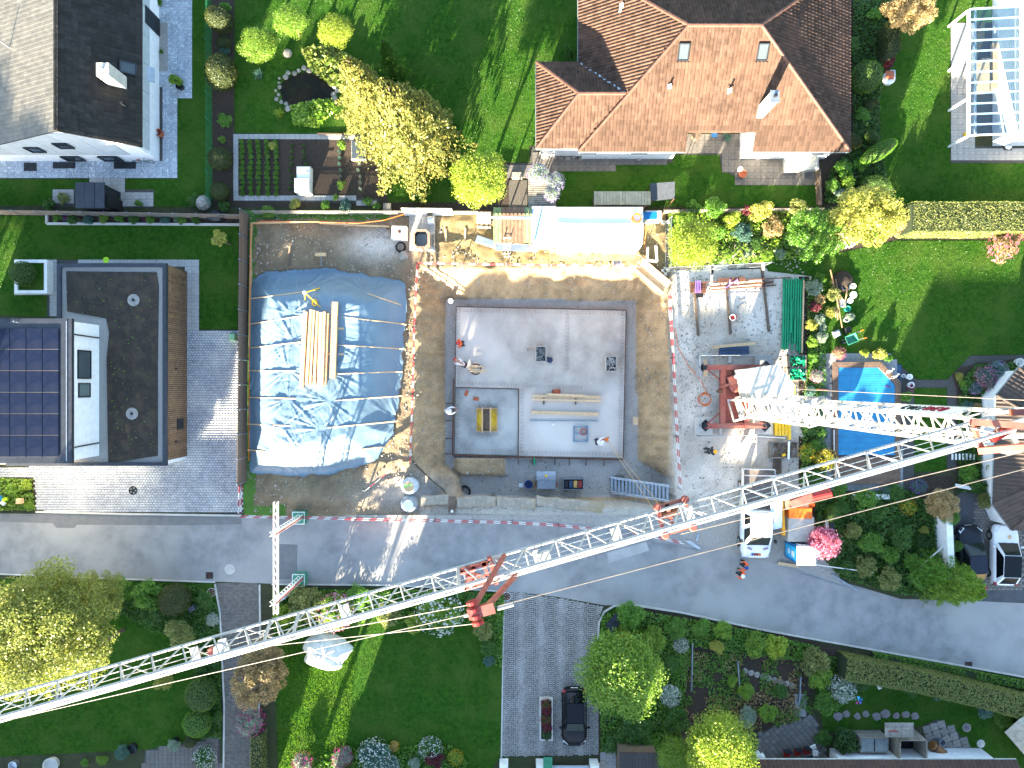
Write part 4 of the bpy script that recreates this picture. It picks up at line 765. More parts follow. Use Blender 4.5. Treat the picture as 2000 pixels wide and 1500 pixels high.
for sx, sy in ((0,0),(1,0),(0,1),(1,1)):
    cx_, cy_ = (x0_,x1_)[sx], (y0_,y1_)[sy]; MB().beam((cx_+(.4 if sx==0 else -.4),cy_+(.03 if sy==0 else -.03),ZQ+.11),(cx_+(.03 if sx==0 else -.03),cy_+(.4 if sy==0 else -.4),ZQ+.11),.03,.06).build('corner_batten', plywood, t)
# crates of fittings
def crate(a, b, w, d, h, label, fill, rz=0, z=ZS_, col=conc_l, n=60):
    c = P(a, b, z); t = T('steel_crate', label, 'crate', c, 'crates in the pit', rz); bb = MB()
    for s in (-1,1): MB().box((s*w/2,0,h/2),(.04,d,h)).build_local('side', col, t); MB().box((0,s*d/2,h/2),(w+.04,.04,h)).build_local('side', col, t)
    MB().box((0,0,.03),(w,d,.05)).build_local('base', black, t)
    r = random.Random(a); f = MB()
    for i in range(n):
        x, y, an, zz = r.uniform(-w/2+.06,w/2-.06), r.uniform(-d/2+.06,d/2-.06), r.uniform(0,6.28), h*r.uniform(.55,.95); L = r.uniform(.08,.2); f.tube((max(-w/2+.04,min(w/2-.04,x-L*math.cos(an))),max(-d/2+.04,min(d/2-.04,y-L*math.sin(an))),zz),(max(-w/2+.04,min(w/2-.04,x+L*math.cos(an))),max(-d/2+.04,min(d/2-.04,y+L*math.sin(an))),zz+.03),.02,4)
    o = f.build_local('fittings', fill, t); o['kind'] = 'stuff'; return t
crate(1056,692,.72,1.1,.62,'open steel crate of dark fittings in the slab middle',galv)
crate(1192,711,.78,1.1,.62,'open steel crate of bright metal fittings at the right slab edge',alu)
t = T('hammer', 'wood handled hammer lying against the middle crate', 'hammer', S(1037,683)); MB().beam(S(1032,683,.05),S(1044,682,.05),.03,.03).build('handle', wood_x, t); MB().box(S(1031,683,.05),(.06,.14,.05)).build('head', dark, t)
b = MB(); r = random.Random(5)
for i in range(16): c = S(1074+r.uniform(-4,4),703+r.uniform(-4,4),.05+r.uniform(0,.1)); b.box(c,(.16,.12,.04),r.uniform(0,3),)
b.thing('cloth_heap', M('navy_cloth','3a4462','2a3148',6,.9), 'crumpled navy cloth beside the middle crate', 'cloth')
# plank pile with mesh roll near the kneeling worker
t = T('plank_pile', 'round mesh coil with short boards on it near the left slab edge', 'pile', S(928,720))
for k in range(4): MB().ring(S(929,721,.04+.03*k), .42-.02*k, .012, 18, 4).build('wire_ring', rust, t)
for i, (a,b,c,d) in enumerate(((915,718,946,716),(916,721,952,724),(918,725,945,727),(920,714,940,716))): MB().beam(S(a,b,.18+.03*i),S(c,d,.18+.03*i),.1,.03).build('board', wood_x, t)
# blue crate stand near the hook man
t = T('blue_trestle', 'blue metal frame with a coiled red hose on the slab', 'frame', S(1134,847))
for dx in (-.55,0,.5): MB().box(S(1134,847,.12)+Vx((0,dx,0)),(1.05,.06,.12)).build('rail', M('faded_blue','5d86a0','4d7590',4,.5), t)
for dx in (-.5,.5): MB().box(S(1134,847,.06)+Vx((dx,0,0)),(.06,1.15,.11)).build('rail', M('faded_blue','5d86a0','4d7590'), t)
for k in range(3): MB().ring(S(1139,843,.22+.04*k), .24-.02*k, .02, 16, 5).build('hose_loop', M('red_hose','b5543c','984330',4,.5), t)
# lifting hook and chain held by the worker
t = T('crane_hook', 'orange hook block on two thin ropes above the slab worker', 'hook', S(1180,856,1.1))
MB().cbox(S(1180,856,1.0),(.26,.2,.4),.3).build('block', orange, t); MB().path([S(1180,856,1.0),S(1180,857,.85),S(1182,858,.78),S(1184,857,.84)],.03,6).build('hook', dark, t)
MB().path([S(1170,858,.9),S(1176,855,1.15),S(1186,852,1.0)],.05,6).build('sling', orange, t)
trol = [P(1282,1002,27.4), P(1293,992,27.4)]
for i, tp in enumerate(trol): MB().path([S(1179+2*i,856,1.4), tp], .012, 4).build('hoist_rope', M('rope_tan','b59a6a','937a50',6,.8), t)
# props along the lower pit edge
def pz(a, b, dz=0): return P(a, b, PZ)+Vx((0,0,dz))
t = T('tool_box', 'large grey steel site box with hinged lid at the pit edge', 'box', pz(1066,936)); MB().cbox(pz(1066,940),(1.35,.95,.85),0,.03).build('body', zinc, t); MB().box(pz(1065,925,1.15),(1.38,.7,.05),M=Matrix.Rotation(R(18),3,'X')).build('lid', galv, t); MB().box(pz(1065,925,1.2),(.18,.16,.04)).build('sticker', yellow, t)
for s in (-1,1): MB().tube(pz(1066,948,.5)+Vx((s*.74,0,0)),pz(1066,948,.5)+Vx((s*.74,.3,0)),.03,6).build('handle', redp, t)
t = crate(1118,943,1.45,.75,.75,'grey open tool chest with trays beside the steel site box',dark,0,PZ,zinc,24)
for i, c in enumerate((dark,bluepanel,M('tan_leather','c09a5c','a58048',4,.7),redp)): MB().box((-.5+.33*i,0,.66),(.26,.5,.12)).build_local('tray', c, t)
MB().lathe(pz(1032,944),[(.24,0),(.29,.5),(.31,.5),(.31,.54),(.27,.54),(.22,.1),(0,.1)],16).thing('bucket', M('blue_bucket','2b4a86','22396a',3,.45), 'dark blue bucket left of the steel site box', 'bucket')
for i in range(3): plank('slat', pz(1036+i*2,932+2*i,.4+.03*i), pz(1048+i*2,957-i,.05), .05, .03, wood_x, ('slat leaning nearest the blue bucket','slat leaning between two others by the bucket','slat leaning against the steel site box')[i], 'leaning slats', 'slat')
t = T('site_sign', 'small blank pale sign board on a thin stake', 'sign', pz(1017,958)); MB().tube(pz(1017,958),pz(1017,945,1.2),.02,5).build('stake', wood_x, t); MB().box(pz(1017,943,1.2),(.3,.28,.03)).build('board', wallg, t)
MB().tube(pz(1044,907,.3),pz(1043,893,.3),.09,10).thing('green_pipe_end', greenpipe, 'short green drain pipe end sticking out under the slab edge', 'pipe')
t = T('cable_coil', 'thick black cable coil lying on the pit floor', 'cable', on(907,960))
for k in range(7): MB().ring(on(907,960,.04+.035*k)+Vx((rnd.uniform(-.05,.05),rnd.uniform(-.05,.05),0)), .46-.035*(k%4), .03, 22, 5).build('loop', rubber, t)
MB().path([on(803,898,.05),on(840,935,.05),on(868,958,.08),on(880,985,.1),on(883,998,.15)], .03, 5).build('lead', rubber, t)
# aluminium site stair
t = T('site_stair', 'aluminium stair with many treads leading down into the pit', 'stair', pz(1195,955)); a, b = pz(1192,944,.15), P(1308,962,.15)
for s, dy in ((-1,0),(1,-1.05)): MB().beam(a+Vx((0,.5+dy,0)), b+Vx((0,.5+dy,0)), .06, .18).build('stringer', alu, t); MB().tube(a+Vx((0,.5+dy,.9)), b+Vx((0,.5+dy,.9)), .025, 6).build('handrail', alu, t)
for i in range(16): p = a.lerp(b,(i+.4)/16); MB().box(p+Vx((0,-.02,0)),(.16,1.0,.04)).build('tread', galv, t)
for i, (a,b,c,d) in enumerate(((1212,918,1228,936),(1200,930,1222,945))): plank('board', pz(a,b,.2), pz(c,d,.2), .3, .05, (wood_grey,wood_old)[i], ('pale board lying across the head of the aluminium stair','dark board tucked under the aluminium stair')[i], 'stair boards', 'board')
# concrete manhole cones
t = T('manhole_cone', 'pale concrete manhole cone with a brown lid marked in green', 'manhole', on(800,948)); c = on(802,947); c.z = -.75
MB().lathe(c,[(.62,0),(.62,.35),(.60,.36),(.60,.8),(.36,1.2)],28).build('shell', M('pale_concrete','bcc4c8','a8b0b4',3,.75), t, smooth=False); MB().lathe(c+Vx((0,0,1.2)),[(.36,0),(.36,.04),(0,.045)],24).build('lid', plywood, t)
gm_ = M('green_spray','63c25c','8ad98a',5,.7)
def letters(strokes, org, sx, sy, u, v, n, r, mat, parent, name='mark'):
    b = MB()
    for st in strokes:
        pts = [Vx(org)+Vx(u)*x*sx+Vx(v)*y*sy+Vx(n)*.012 for x, y in st]
        for a, c_ in zip(pts[:-1], pts[1:]): b.beam(a, c_, r, .006)
    return b.build(name, mat, parent)
letters([[(0,1),(.6,1),(.6,.55),(0,.55),(0,0),(.7,0)],[(1.0,0),(1.0,.8)],[(1.6,0),(1.6,1),(2.2,.4)],[(1.6,.5),(2.2,1)],[(2.4,0),(2.4,.7)]], c+Vx((-.26,-.06,1.25)), .21, .2, (.97,.26,0), (-.26,.97,0), (0,0,1), .045, gm_, t, 'spray_mark')
t = T('manhole_cone', 'grey concrete manhole cone with a white lid standing by the road barrier', 'manhole', on(797,985)); c = on(800,984); c.z = -.75
MB().lathe(c,[(.64,0),(.64,.45),(.36,.98)],28).build('shell', M('grey_concrete','8d99a2','7a868f',3,.75), t); MB().lathe(c+Vx((0,0,.98)),[(.36,0),(.36,.05),(0,.055)],24).build('lid', whitep, t)
MB().tube(on(811,974,.1),on(812,990,.1),.1,10).thing('green_pipe_piece', greenpipe, 'short green pipe piece lying beside the grey manhole cone', 'pipe')
# road-side bank: concrete strip blocks
for i, (a,b,c,d) in enumerate(((822,972,876,968),(893,974,968,972),(970,973,1046,978),(1048,972,1180,985))):
    p, q = P(a,b,0), P(c,d,0); n_ = max(4, int((q-p).length/.35)); up_e = [p.lerp(q,k/n_)+Vx((0,rnd.uniform(-.05,.07)+.1,0)) for k in range(n_+1)]; lo_e = [p.lerp(q,k/n_)+Vx((rnd.uniform(-.04,.04),-.58+rnd.uniform(-.08,.05),0)) for k in range(n_+1)]
    b_ = MB().prism([(w.x,w.y) for w in up_e]+[(w.x,w.y) for w in lo_e[::-1]], -.3, .04); b_.v = [(x,y,z+rnd.uniform(-.04,.04)) for x,y,z in b_.v]; b_.thing('foundation_strip', M('rough_concrete','a39a8a','857d70',4,.95,bump=.9,bscale=14,c3='938467'), ('sandy concrete foundation strip next to the manhole cones','grey foundation strip right of the wooden shaft','grey foundation strip ending at the steel site box','long pale foundation strip below the tool chest')[i], 'concrete block', 'old foundation strips')
t = T('shaft_cover', 'small wooden shaft box with a white cap at the road barrier', 'box', on(883,985)); MB().cbox(P(883,985),(.5,1.1,.12)).build('boards', wood_old, t); MB().lathe(P(883,998,.12),[(.1,0),(.1,.15),(0,.16)],12).build('cap', whitep, t)
MB().tube(P(880,588,-2.3),P(880,588,-1.0),.16,14).lathe(P(880,588,-1.0),[(.16,0),(.19,0),(.19,.03),(.12,.03),(.12,-.05),(0,-.05)],14).thing('drain_shaft', whitep, 'white upright drain pipe at the upper left slab corner', 'pipe')
MB().box(S(1240,822)+Vx((0,0,.25)),(.35,.55,.05)).thing('board_offcut', wood_x, 'tan board piece at the right pit slope', 'board', 'offcuts')
MB().tube(on(853,697,.05),on(870,699,.05),.03,5).thing('yellow_pole', yellow, 'short yellow pole on the left pit slope', 'pole')
# ================================================================= tarpaulin heap
x0_, x1_ = min(q[0] for q in tarp_poly)-.2, max(q[0] for q in tarp_poly)+.2; y0_, y1_ = min(q[1] for q in tarp_poly)-.2, max(q[1] for q in tarp_poly)+.2
X, Y = np.meshgrid(np.arange(x0_, x1_, .06), np.arange(y0_, y1_, .06)); Zm, _, _ = site_z(X, Y)
fan = np.zeros_like(X)
for i, (a, b) in enumerate([(600,570),(584,618),(588,668),(579,724),(579,778),(568,831),(566,885),(718,574),(668,619),(662,674),(661,730),(656,782),(640,835),(621,886),(786,726),(778,822),(490,634),(487,776)]):
    cx, cy = W(a, b); rr = np.hypot(X-cx, Y-cy); aa = np.arctan2(Y-cy, X-cx); q_ = np.zeros_like(X)
    for k, (fq, ph) in enumerate(((11,i*1.3),(19,i*2.1),(31,i*.7))): q_ += np.abs(np.sin(aa*fq/2+ph+.25*np.sin(rr*2+i)))**6*(.9,.8,.5)[k]*(.5+.5*np.sin(aa*3+i))
    fan += q_*np.exp(-(rr/2.1)**2)*np.minimum(rr/.5,1)
xm = W(625,0)[0]; ang = np.where(X < xm, .55, -.45)*np.clip(np.abs(X-xm)/1.5,.1,1)+.5*vnoise(X, Y, 4, 21, 2); U = X*np.cos(ang)+Y*np.sin(ang); Vv = -X*np.sin(ang)+Y*np.cos(ang)
fold = vnoise(U*.22, Vv*1.0, .42, 22, 3); fold = 1-np.abs(fold)*2.2; fo2 = vnoise(U*.3, Vv, .2, 23, 2)
Zt = Zm+.10+.012*fold+.012*fo2+.05*fan+.07*vnoise(X, Y, 1.6, 24, 3); Zt = np.maximum(Zt, Zm+.06); d_ = dpoly(X, Y, tarp_poly); msk = inpoly(X, Y, tarp_poly)
wob = vnoise(X, Y, .7, 25, 3)*.18; msk &= d_ > .08+wob
tarpm = M('tarpaulin', '5f7684', '536a79', .8, .38, spec=.4, bump=.12, bscale=6, c3='697f8d')
setp(link('tarpaulin', gridmesh(X, Y, Zt, None, msk), tarpm), 'blue grey plastic tarpaulin spread over a soil heap', 'tarpaulin')
def tarp_on(a, b, dz=.1):
    p = on(a, b); return p+Vx((0,0,dz))
bt = [(490,584,600,570),(486,634,584,618),(488,680,588,668),(488,724,579,724),(485,776,579,778),(484,828,568,831),(484,878,566,885),(718,574,784,596),(668,619,794,634),(662,674,792,682),(661,730,786,726),(656,782,786,773),(640,835,778,822),(621,886,762,871)]
ordn = ['topmost','second from the top','third from the top','fourth from the top','fifth from the top','sixth from the top','lowest']
for i, (a,b,c,d) in enumerate(bt):
    pts = [tarp_on(a+(c-a)*k/8, b+(d-b)*k/8, .14) for k in range(9)]; MB().path(pts, .045, 4).thing('tarp_batten', wood_x, '%s thin batten holding the tarpaulin on its %s side' % (ordn[i%7], 'left' if i < 7 else 'right'), 'batten', 'battens on the tarpaulin')
zt_ = 1.82
for y in (640, 690): plank('bearer', P(596,y,zt_), P(672,y+2,zt_), .14, .12, wood_x, '%s cross bearer under the timber stack on the tarpaulin' % ('upper' if y < 660 else 'lower'), 'bearers on the tarpaulin', 'bearer')
bms = [(597,609,589,758,.27,'leftmost'),(608,605,599,752,.2,'second from the left'),(614,606,606,753,.14,'third from the left'),(620,608,614,753,.18,'fourth from the left'),(627,610,623,754,.22,'fifth from the left'),(634,609,629,755,.18,'sixth from the left'),(640,612,635,752,.18,'rightmost of the tight row')]
for i, (a,b,c,d,w,l) in enumerate(bms): plank('timber_beam', P(a,b,2.05+.04*(i%3)), P(c,d,2.0+.04*(i%3)), w, .2+.03*(i%2), wood_new, 'long timber of the stack on the tarpaulin, %s' % l, 'timber stack on the tarpaulin')
plank('timber_beam', P(655,590,2.1), P(650,739,2.1), .38, .3, wood_new, 'thickest long beam standing apart right of the timber stack on the tarpaulin', 'timber stack on the tarpaulin')
t = T('survey_tripod', 'yellow survey tripod with folded legs on the tarpaulin', 'tripod', tarp_on(612,578)); hd = tarp_on(604,575,1.1)
for a, b in ((626,563),(627,601),(597,585)): MB().beam(hd, tarp_on(a,b,.1), .07, .05).build('leg', yellow, t)
MB().lathe(hd,[(.12,-.05),(.12,.04),(.07,.06),(.07,.2),(0,.21)],10).build('head', whitep, t)
MB().ring(tarp_on(616,592,.15), .16, .05, 14, 6, .2).thing('yellow_canister', yellow, 'small yellow plastic canister under the survey tripod', 'canister')
# ================================================================= red and white barrier boards
rw = stripes('barrier_red_white', 'b8323a', 'd8d6d2', .95, 0, .6)
def barrier(pts, label, h=.95, boards=(1.0,.5), post=1, side=0):
    pts = [Vx(p) for p in pts]; t = T('barrier', label, 'barrier', pts[0], 'red and white barrier boards'); L = 0
    for a, b in zip(pts[:-1], pts[1:]):
        n = max(1, round((b-a).length/3.0)); ang = math.atan2(b.y-a.y, b.x-a.x)
        for i in range(n):
            p, q = a.lerp(b, i/n), a.lerp(b, (i+1)/n); ln = (q-p).length
            for k, hz_ in enumerate(boards):
                tl = math.atan2(q.z-p.z, math.hypot(q.x-p.x,q.y-p.y)); me = MB().box((ln/2,0,0),(ln*.99,.028,.15)).mesh('board'); o = link('board', me, rw, t, p-pts[0]+Vx((0,.02*k,hz_))); o.rotation_euler = (0,-tl,ang)
            if post: MB().tube(p-Vx((0,0,.25)), p+Vx((0,0,1.15)), .035, 6).build('post', galv, t)
        if post: MB().tube(b-Vx((0,0,.25)), b+Vx((0,0,1.15)), .035, 6).build('post', galv, t)
    return t
g0 = lambda a, b: on(a, b)
barrier([P(818,518),P(1246,524)], 'striped barrier along the upper edge of the pit')
barrier([P(818,518),P(812,640),P(809,770),P(804,903)], 'striped barrier between the tarpaulin and the pit')
barrier([P(1303,575),P(1310,700),P(1318,850),P(1324,952)], 'striped barrier between the pit and the crane yard')
barrier([on(800,890),on(718,955)], 'short slanting striped barrier below the tarpaulin', boards=(.9,))
barrier([P(478,1005),P(540,1006),P(585,1007)], 'striped barrier at the road corner left of the upper green concrete block')
barrier([P(600,1007),P(700,1010),P(850,1013),P(1000,1017),P(1090,1022),P(1160,1030)], 'long striped barrier along the road below the pit')
barrier([P(480,890),P(478,945),P(476,1000)], 'striped barrier at the end of the brown plank fence')
barrier([P(1230,1036),P(1330,1056)], 'striped barrier under the crane trolley by the road')
# ================================================================= huts, tank and stores along the upper boundary
t = T('site_hut', 'long white site hut under a white sheet roof', 'hut', P(1165,445))
zr_ = 2.6; a, b, c, d = P(1087,404,zr_), P(1256,401,zr_), P(1256,484,zr_), P(1074,487,zr_)
x0_, x1_, y0_, y1_ = a.x, b.x, c.y, a.y
MB().prism([(x0_+.1,y0_+.1),(x1_-.1,y0_+.1),(x1_-.1,y1_-.1),(x0_+.1,y1_-.1)], 0, zr_-.12).build('wall', whitep, t)
ym = P(0,436,zr_+.12).y; MB().add([(x0_-.1,y0_,zr_-.1),(x1_-.25,y0_,zr_-.1),(x1_,y0_+.3,zr_-.1),(x1_,ym,zr_+.1),(x0_-.1,ym,zr_+.1),(x1_,y1_,zr_-.06),(x0_-.1,y1_,zr_-.06)],[(0,1,2,3,4),(4,3,5,6)]).build('roof_sheet', M('white_sheet','dedfdf','cfd0d1',1.5,.5,bump=.2,bscale=4), t)
MB().path([(x0_,ym+.02,zr_+.12),(x0_+2,ym-.05,zr_+.13),(x1_,ym,zr_+.12)], .02, 4).build('sheet_seam', M('seam_grey','9aa4b4','8a94a4',3,.6), t)
window(t, (x0_+1.5,y0_+.08,1.5), 1.0, .8, (0,-1,0)); MB().box((x1_-1.6,y0_+.07,1.0),(.9,.06,1.95)).build('door', zinc, t)
t2 = T('hose_coil', 'orange hose coil lying on the white hut roof', 'hose', P(1243,426,zr_)); 
for k in range(4): MB().ring(P(1243+k*.5,427-k,zr_+.12), .33-.03*k, .02, 18, 5, .28).build('loop', orange, t2)
for a, b, l, c_ in ((1133,491,'yellow tool on the plywood walkway',yellow),(1158,491,'small tray of dark parts on the plywood walkway',black),(1172,490,'open box of tools on the plywood walkway',dark)): MB().cbox(P(a,b,.4),(.35,.28,.12)).thing('tool_tray', c_, l, 'tray', 'trays on the walkway')
t = T('covered_store', 'low store under a grey blue tarpaulin sheet beside the white hut', 'store', P(1063,440)); zz_ = 2.35
a, c = P(1040,404,zz_), P(1086,476,zz_); MB().prism([(a.x+.05,c.y+.05),(c.x-.05,c.y+.05),(c.x-.05,a.y-.05),(a.x+.05,a.y-.05)], 0, zz_-.1).build('body', wood_grey, t); MB().prism([(a.x-.04,c.y-.04),(c.x-.02,c.y-.04),(c.x-.02,a.y+.04),(a.x-.04,a.y+.04)], zz_-.16, zz_).build('sheet', M('grey_sheet','9aa9b6','8696a5',1.2,.5,bump=.2,bscale=4), t)
MB().tube(P(1044,470,zz_+.05),P(1058,408,zz_+.05),.03,5).build('strap', bluep, t)
t = T('lean_to', 'lean-to with corrugated green and brown roof sheets', 'shed', P(1000,440)); zz_ = 2.1
for x in (966,1036):
    for y in (412,472): p = P(x,y,zz_); MB().box((p.x,p.y,1.0),(.09,.09,2.0)).build('post', wood_old, t)
cols_ = [M('mossy_sheet','7f9068','66764f',4,.8,bump=.3), M('brown_sheet','7e6450','634c3c',4,.8,bump=.3)]
for i in range(10):
    x = 964+i*7.6; a, b = P(x+3.8,405,zz_+.15), P(x+3.8,474,zz_-.1); MB().beam(a, b, .22, .03).tube(a+Vx((-.1,0,.02)), b+Vx((-.1,0,.02)), .035, 5).build('roof_sheet', cols_[0] if i in (0,1,8,9) else cols_[1], t)
MB().tube(P(958,424,zz_+.3),P(1037,425,zz_+.3),.1,8).build('rolled_sheet', wallg, t)
def ladder(name, label, a, b, w, n, m=alu):
    t = T(name, label, 'ladder', a); d, s, u, L = frame(a, b)
    for k in (-1,1): MB().beam(a+s*k*w/2, b+s*k*w/2, .05, .07).build('rail', m, t)
    for i in range(n): p = Vx(a).lerp(b,(i+.5)/n); MB().tube(p-s*w/2, p+s*w/2, .018, 5).build('rung', m, t)
    return t
ladder('ladder', 'short aluminium ladder leaning on the corrugated lean-to', P(991,503,.05), P(990,462,2.3), .42, 8)
t = T('plywood_walkway', 'pale plywood walkway in front of the white hut', 'walkway', P(1150,500)); 
for i in range(4): a, b = 1072+i*42, 1072+(i+1)*42-1; MB().prism([P(a,488),P(b,488),P(b,511),P(a,511)], .3, .36).build('sheet', plywood, t)
for x in (1080,1150,1225): MB().box(P(x,500,.15),(.1,.75,.3)).build('support', wood_old, t)
t = T('plywood_ramp', 'slanting plywood ramp with side boards at the pit corner', 'ramp', P(1265,530)); A_, B_ = P(1232,502,.33), P(1303,562,.15); d, s, u, L = frame(A_, B_)
MB().beam(A_, B_, .85, .05).build('deck', plywood, t)
for k in (-1,1): MB().beam(A_+s*k*.45+Vx((0,0,.06)), B_+s*k*.45+Vx((0,0,.06)), .05, .14).build('side_board', wood_x, t)
MB().beam(P(930,466,.5), P(972,480,.6), .5, .05).thing('white_board', whitep, 'white board lying slanted left of the corrugated lean-to', 'board'); MB().beam(P(968,482,.7), P(1050,485,.7), .5, .06).thing('white_board', whitep, 'long white board lying across the front of the lean-to', 'board')
t = T('insulation_stack', 'long bright white board leaning on the picket fence', 'board', P(835,415)); MB().add([P(783,407,1.2),P(882,408,1.2),P(886,421,.1),P(790,421,.1),P(783,406,1.2),P(882,407,1.2),P(886,420,.05),P(790,420,.05)],[(0,1,2,3),(4,7,6,5),(0,4,5,1),(2,6,7,3)]).build('panel', whitep, t)
# concrete pad with octagonal shaft
t = T('cesspit_shaft', 'octagonal shaft opening with dark inside on a concrete pad', 'shaft', P(825,455)); MB().prism(poly([(800,420),(850,421),(850,491),(800,490)]), .0, .16).build('pad', conc_l, t)
for i in range(6): x0_ = 801+(i%2)*25; y0_ = 421+(i//2)*11; MB().prism(poly([(x0_,y0_),(x0_+23,y0_),(x0_+23,y0_+10),(x0_,y0_+10)]), .16, .185).build('slab', slabgrey, t)
oc = [(806+.0,456),(812,448),(832,448),(839,455),(839,478),(832,485),(813,485),(806,477)]; oi_ = [(810,457),(814,452),(831,452),(835,457),(835,476),(830,481),(814,481),(810,476)]; ow = poly(oc,.9); iw = poly(oi_,.9); b = MB(); n = 8
vs = [(p.x,p.y,.16) for p in ow]+[(p.x,p.y,.9) for p in ow]+[(p.x,p.y,.9) for p in iw]+[(p.x,p.y,-1.0) for p in iw]; fs = []
for i in range(n): j = (i+1)%n; fs += [(i,j,n+j,n+i),(n+i,n+j,2*n+j,2*n+i)]
b.add(vs, fs).build('rim', M('pale_orange_rim','b08a72','94725e',5,.8), t); b = MB(); b.add(vs, [(2*n+i,2*n+(i+1)%n,3*n+(i+1)%n,3*n+i) for i in range(n)]+[tuple(range(3*n,4*n))]).build('lining', M('black_lining','1c1e22','141518',3,.5), t)
MB().cbox(P(847,470,.185),(.2,.9,.08)).build('beam', wood_grey, t)
t = T('water_tank', 'white rounded plastic water tank with a dark cap', 'tank', P(780,453)); p = P(779,453,.9); MB().cbox((p.x,p.y,0),(1.05,.92,1.0),-.05,.18).build('body', whiteplastic, t, bevel=.05); MB().lathe((p.x+.05,p.y,1.0),[(.12,0),(.12,.05),(0,.06)],14).build('cap', rust, t)
t = T('pump', 'small grey and white water pump on the concrete pad', 'pump', P(842,428)); MB().cbox(P(842,430,.16),(.42,.6,.45),.1,.08).build('body', whitep, t, bevel=.03); MB().cbox(P(840,422,.5),(.4,.3,.3),.1,.05).build('motor', dark, t)
t = T('hose_coil', 'black hose coil on the gravel left of the shaft', 'hose', on(783,483)); 
for k in range(4): MB().ring(on(783,483,.05+.05*k), .36-.03*k, .025, 20, 5).build('loop', rubber, t)
for i, (a,b,s,l) in enumerate(((748,448,.32,'pale boulder left of the white water tank'),(757,456,.28,'smaller pale boulder touching the white water tank'),(789,499,.34,'flat pale stone below the black hose coil'))):
    rs2 = random.Random(i); b_ = MB().lathe(on(a,b,-.05),[(s*.7,0),(s,.12),(s*.8,.25),(s*.3,.33),(0,.34)],9); b_.v = [(x+rs2.uniform(-.05,.05),y+rs2.uniform(-.05,.05),z) for x,y,z in b_.v]; b_.thing('boulder', stone, l, 'boulder', 'boulders by the tank')
for i, (a,b,c,d) in enumerate(((870,448,871,472),(909,446,908,472))): plank('stake_board', on(a,b,.08), on(c,d,.08), .12, .06, wood_x, ('left lying light board on the sunny bare soil','right lying light board on the sunny bare soil')[i], 'boards on the bare soil', 'board')
t = T('board_stack', 'upright bundle of old boards beside the lean-to', 'boards', P(945,440))
for i in range(9): x = 933+i*3; MB().beam(P(x,446,.05), P(x-1,414,1.2), .09, .03).build('board', (wood_new,wood_old,wood_grey)[i%3], t)
t = T('stake_cross', 'grey stake with a short yellow crossboard on the dark soil', 'stake', on(629,505)); MB().beam(on(629,492,.3),on(629,521,.15),.13,.05).build('stake', wood_grey, t); MB().beam(on(618,499,.4),on(640,499,.4),.24,.03).build('crossboard', plywood, t)
plank('stake', on(568,482,.25), on(565,520,.2), .13, .06, wood_old, 'brown stake lying on the sunlit soil mound', None, 'stake')
t = T('sheet_cabinet', 'small white and blue open cabinet right of the white hut', 'cabinet', P(1271,425)); MB().cbox(P(1271,428,0),(1.05,.65,1.1)).build('body', whitep, t); MB().box(P(1270,421,1.13),(.9,.5,.04)).build('tray', bluep, t)
t = T('metal_stand', 'white metal U-frame standing near the plywood ramp', 'frame', P(1272,500)); 
for a, b, c, d in ((1265,483,1264,508),(1264,508,1283,511),(1283,511,1281,480)): MB().beam(P(a,b,.6),P(c,d,.6),.14,.12).build('bar', whitep, t)
MB().lathe(P(1204,515),[(.26,0),(.3,.35),(.32,.35),(.28,.37),(.25,.08),(0,.08)],16).thing('bucket', M('white_bucket','b8bcc4','9a9ea8',3,.5), 'pale bucket with dark contents at the upper barrier', 'bucket')
MB().path([P(1243,430,2.7),P(1262,452,1.2),P(1258,480,.1),P(1266,500,.1),P(1268,520,.1)], .02, 4).thing('orange_cable', orange, 'orange cable running down beside the white hut', 'cable')
# ================================================================= crane
th = math.atan(.2831); e1 = Vx((math.cos(th), math.sin(th), 0)); e2 = Vx((-math.sin(th), math.cos(th), 0)); MC = Vx((16.3,-1.5,0)); uz = Vx((0,0,1))
cr = T('tower_crane', 'white self-erecting tower crane with long lattice jib over the whole site', 'crane', Vx((16.3,-1.5,0)))
def corner(a, i, z): s = ((-1,1),(-1,-1),(1,-1),(1,1))[i]; return MC+e1*s[0]*a+e2*s[1]*a+uz*z
def mast(a, z0, z1, bays, cw, bw, tag):
    base = [MB().beam(corner(a,i,z0), corner(a,i,z1), cw, cw).build('mast_chord', cranewhite, cr) for i in range(4)]; dz = (z1-z0)/bays
    for f in range(4):
        i, j = f, (f+1)%4
        for k in range(bays):
            p, q = (i, j) if k%2 == 0 else (j, i); za, zb = z0+k*dz, z0+(k+1)*dz
            MB().beam(corner(a,p,za), corner(a,q,zb), bw, bw*.7).build('mast_brace', cranewhite, cr)
            if f in (0,1,3): MB().beam(corner(a,i,zb), corner(a,j,zb), bw*.9, bw*.8).build('mast_strut', cranewhite, cr)
mast(.60, 1.3, 11.8, 10, .15, .07, 'lower'); mast(.475, 10.4, 25.3, 15, .14, .062, 'upper')
for z in (1.3, 11.9): 
    for i in range(4): MB().beam(corner(.62,i,z), corner(.62,(i+1)%4,z), .2, .2).build('mast_collar', cranewhite, cr)
for i in (0,3): MB().beam(corner(.5,i,10.0), corner(.5,i,12.6), .24, .24).build('mast_guide', cranewhite, cr)
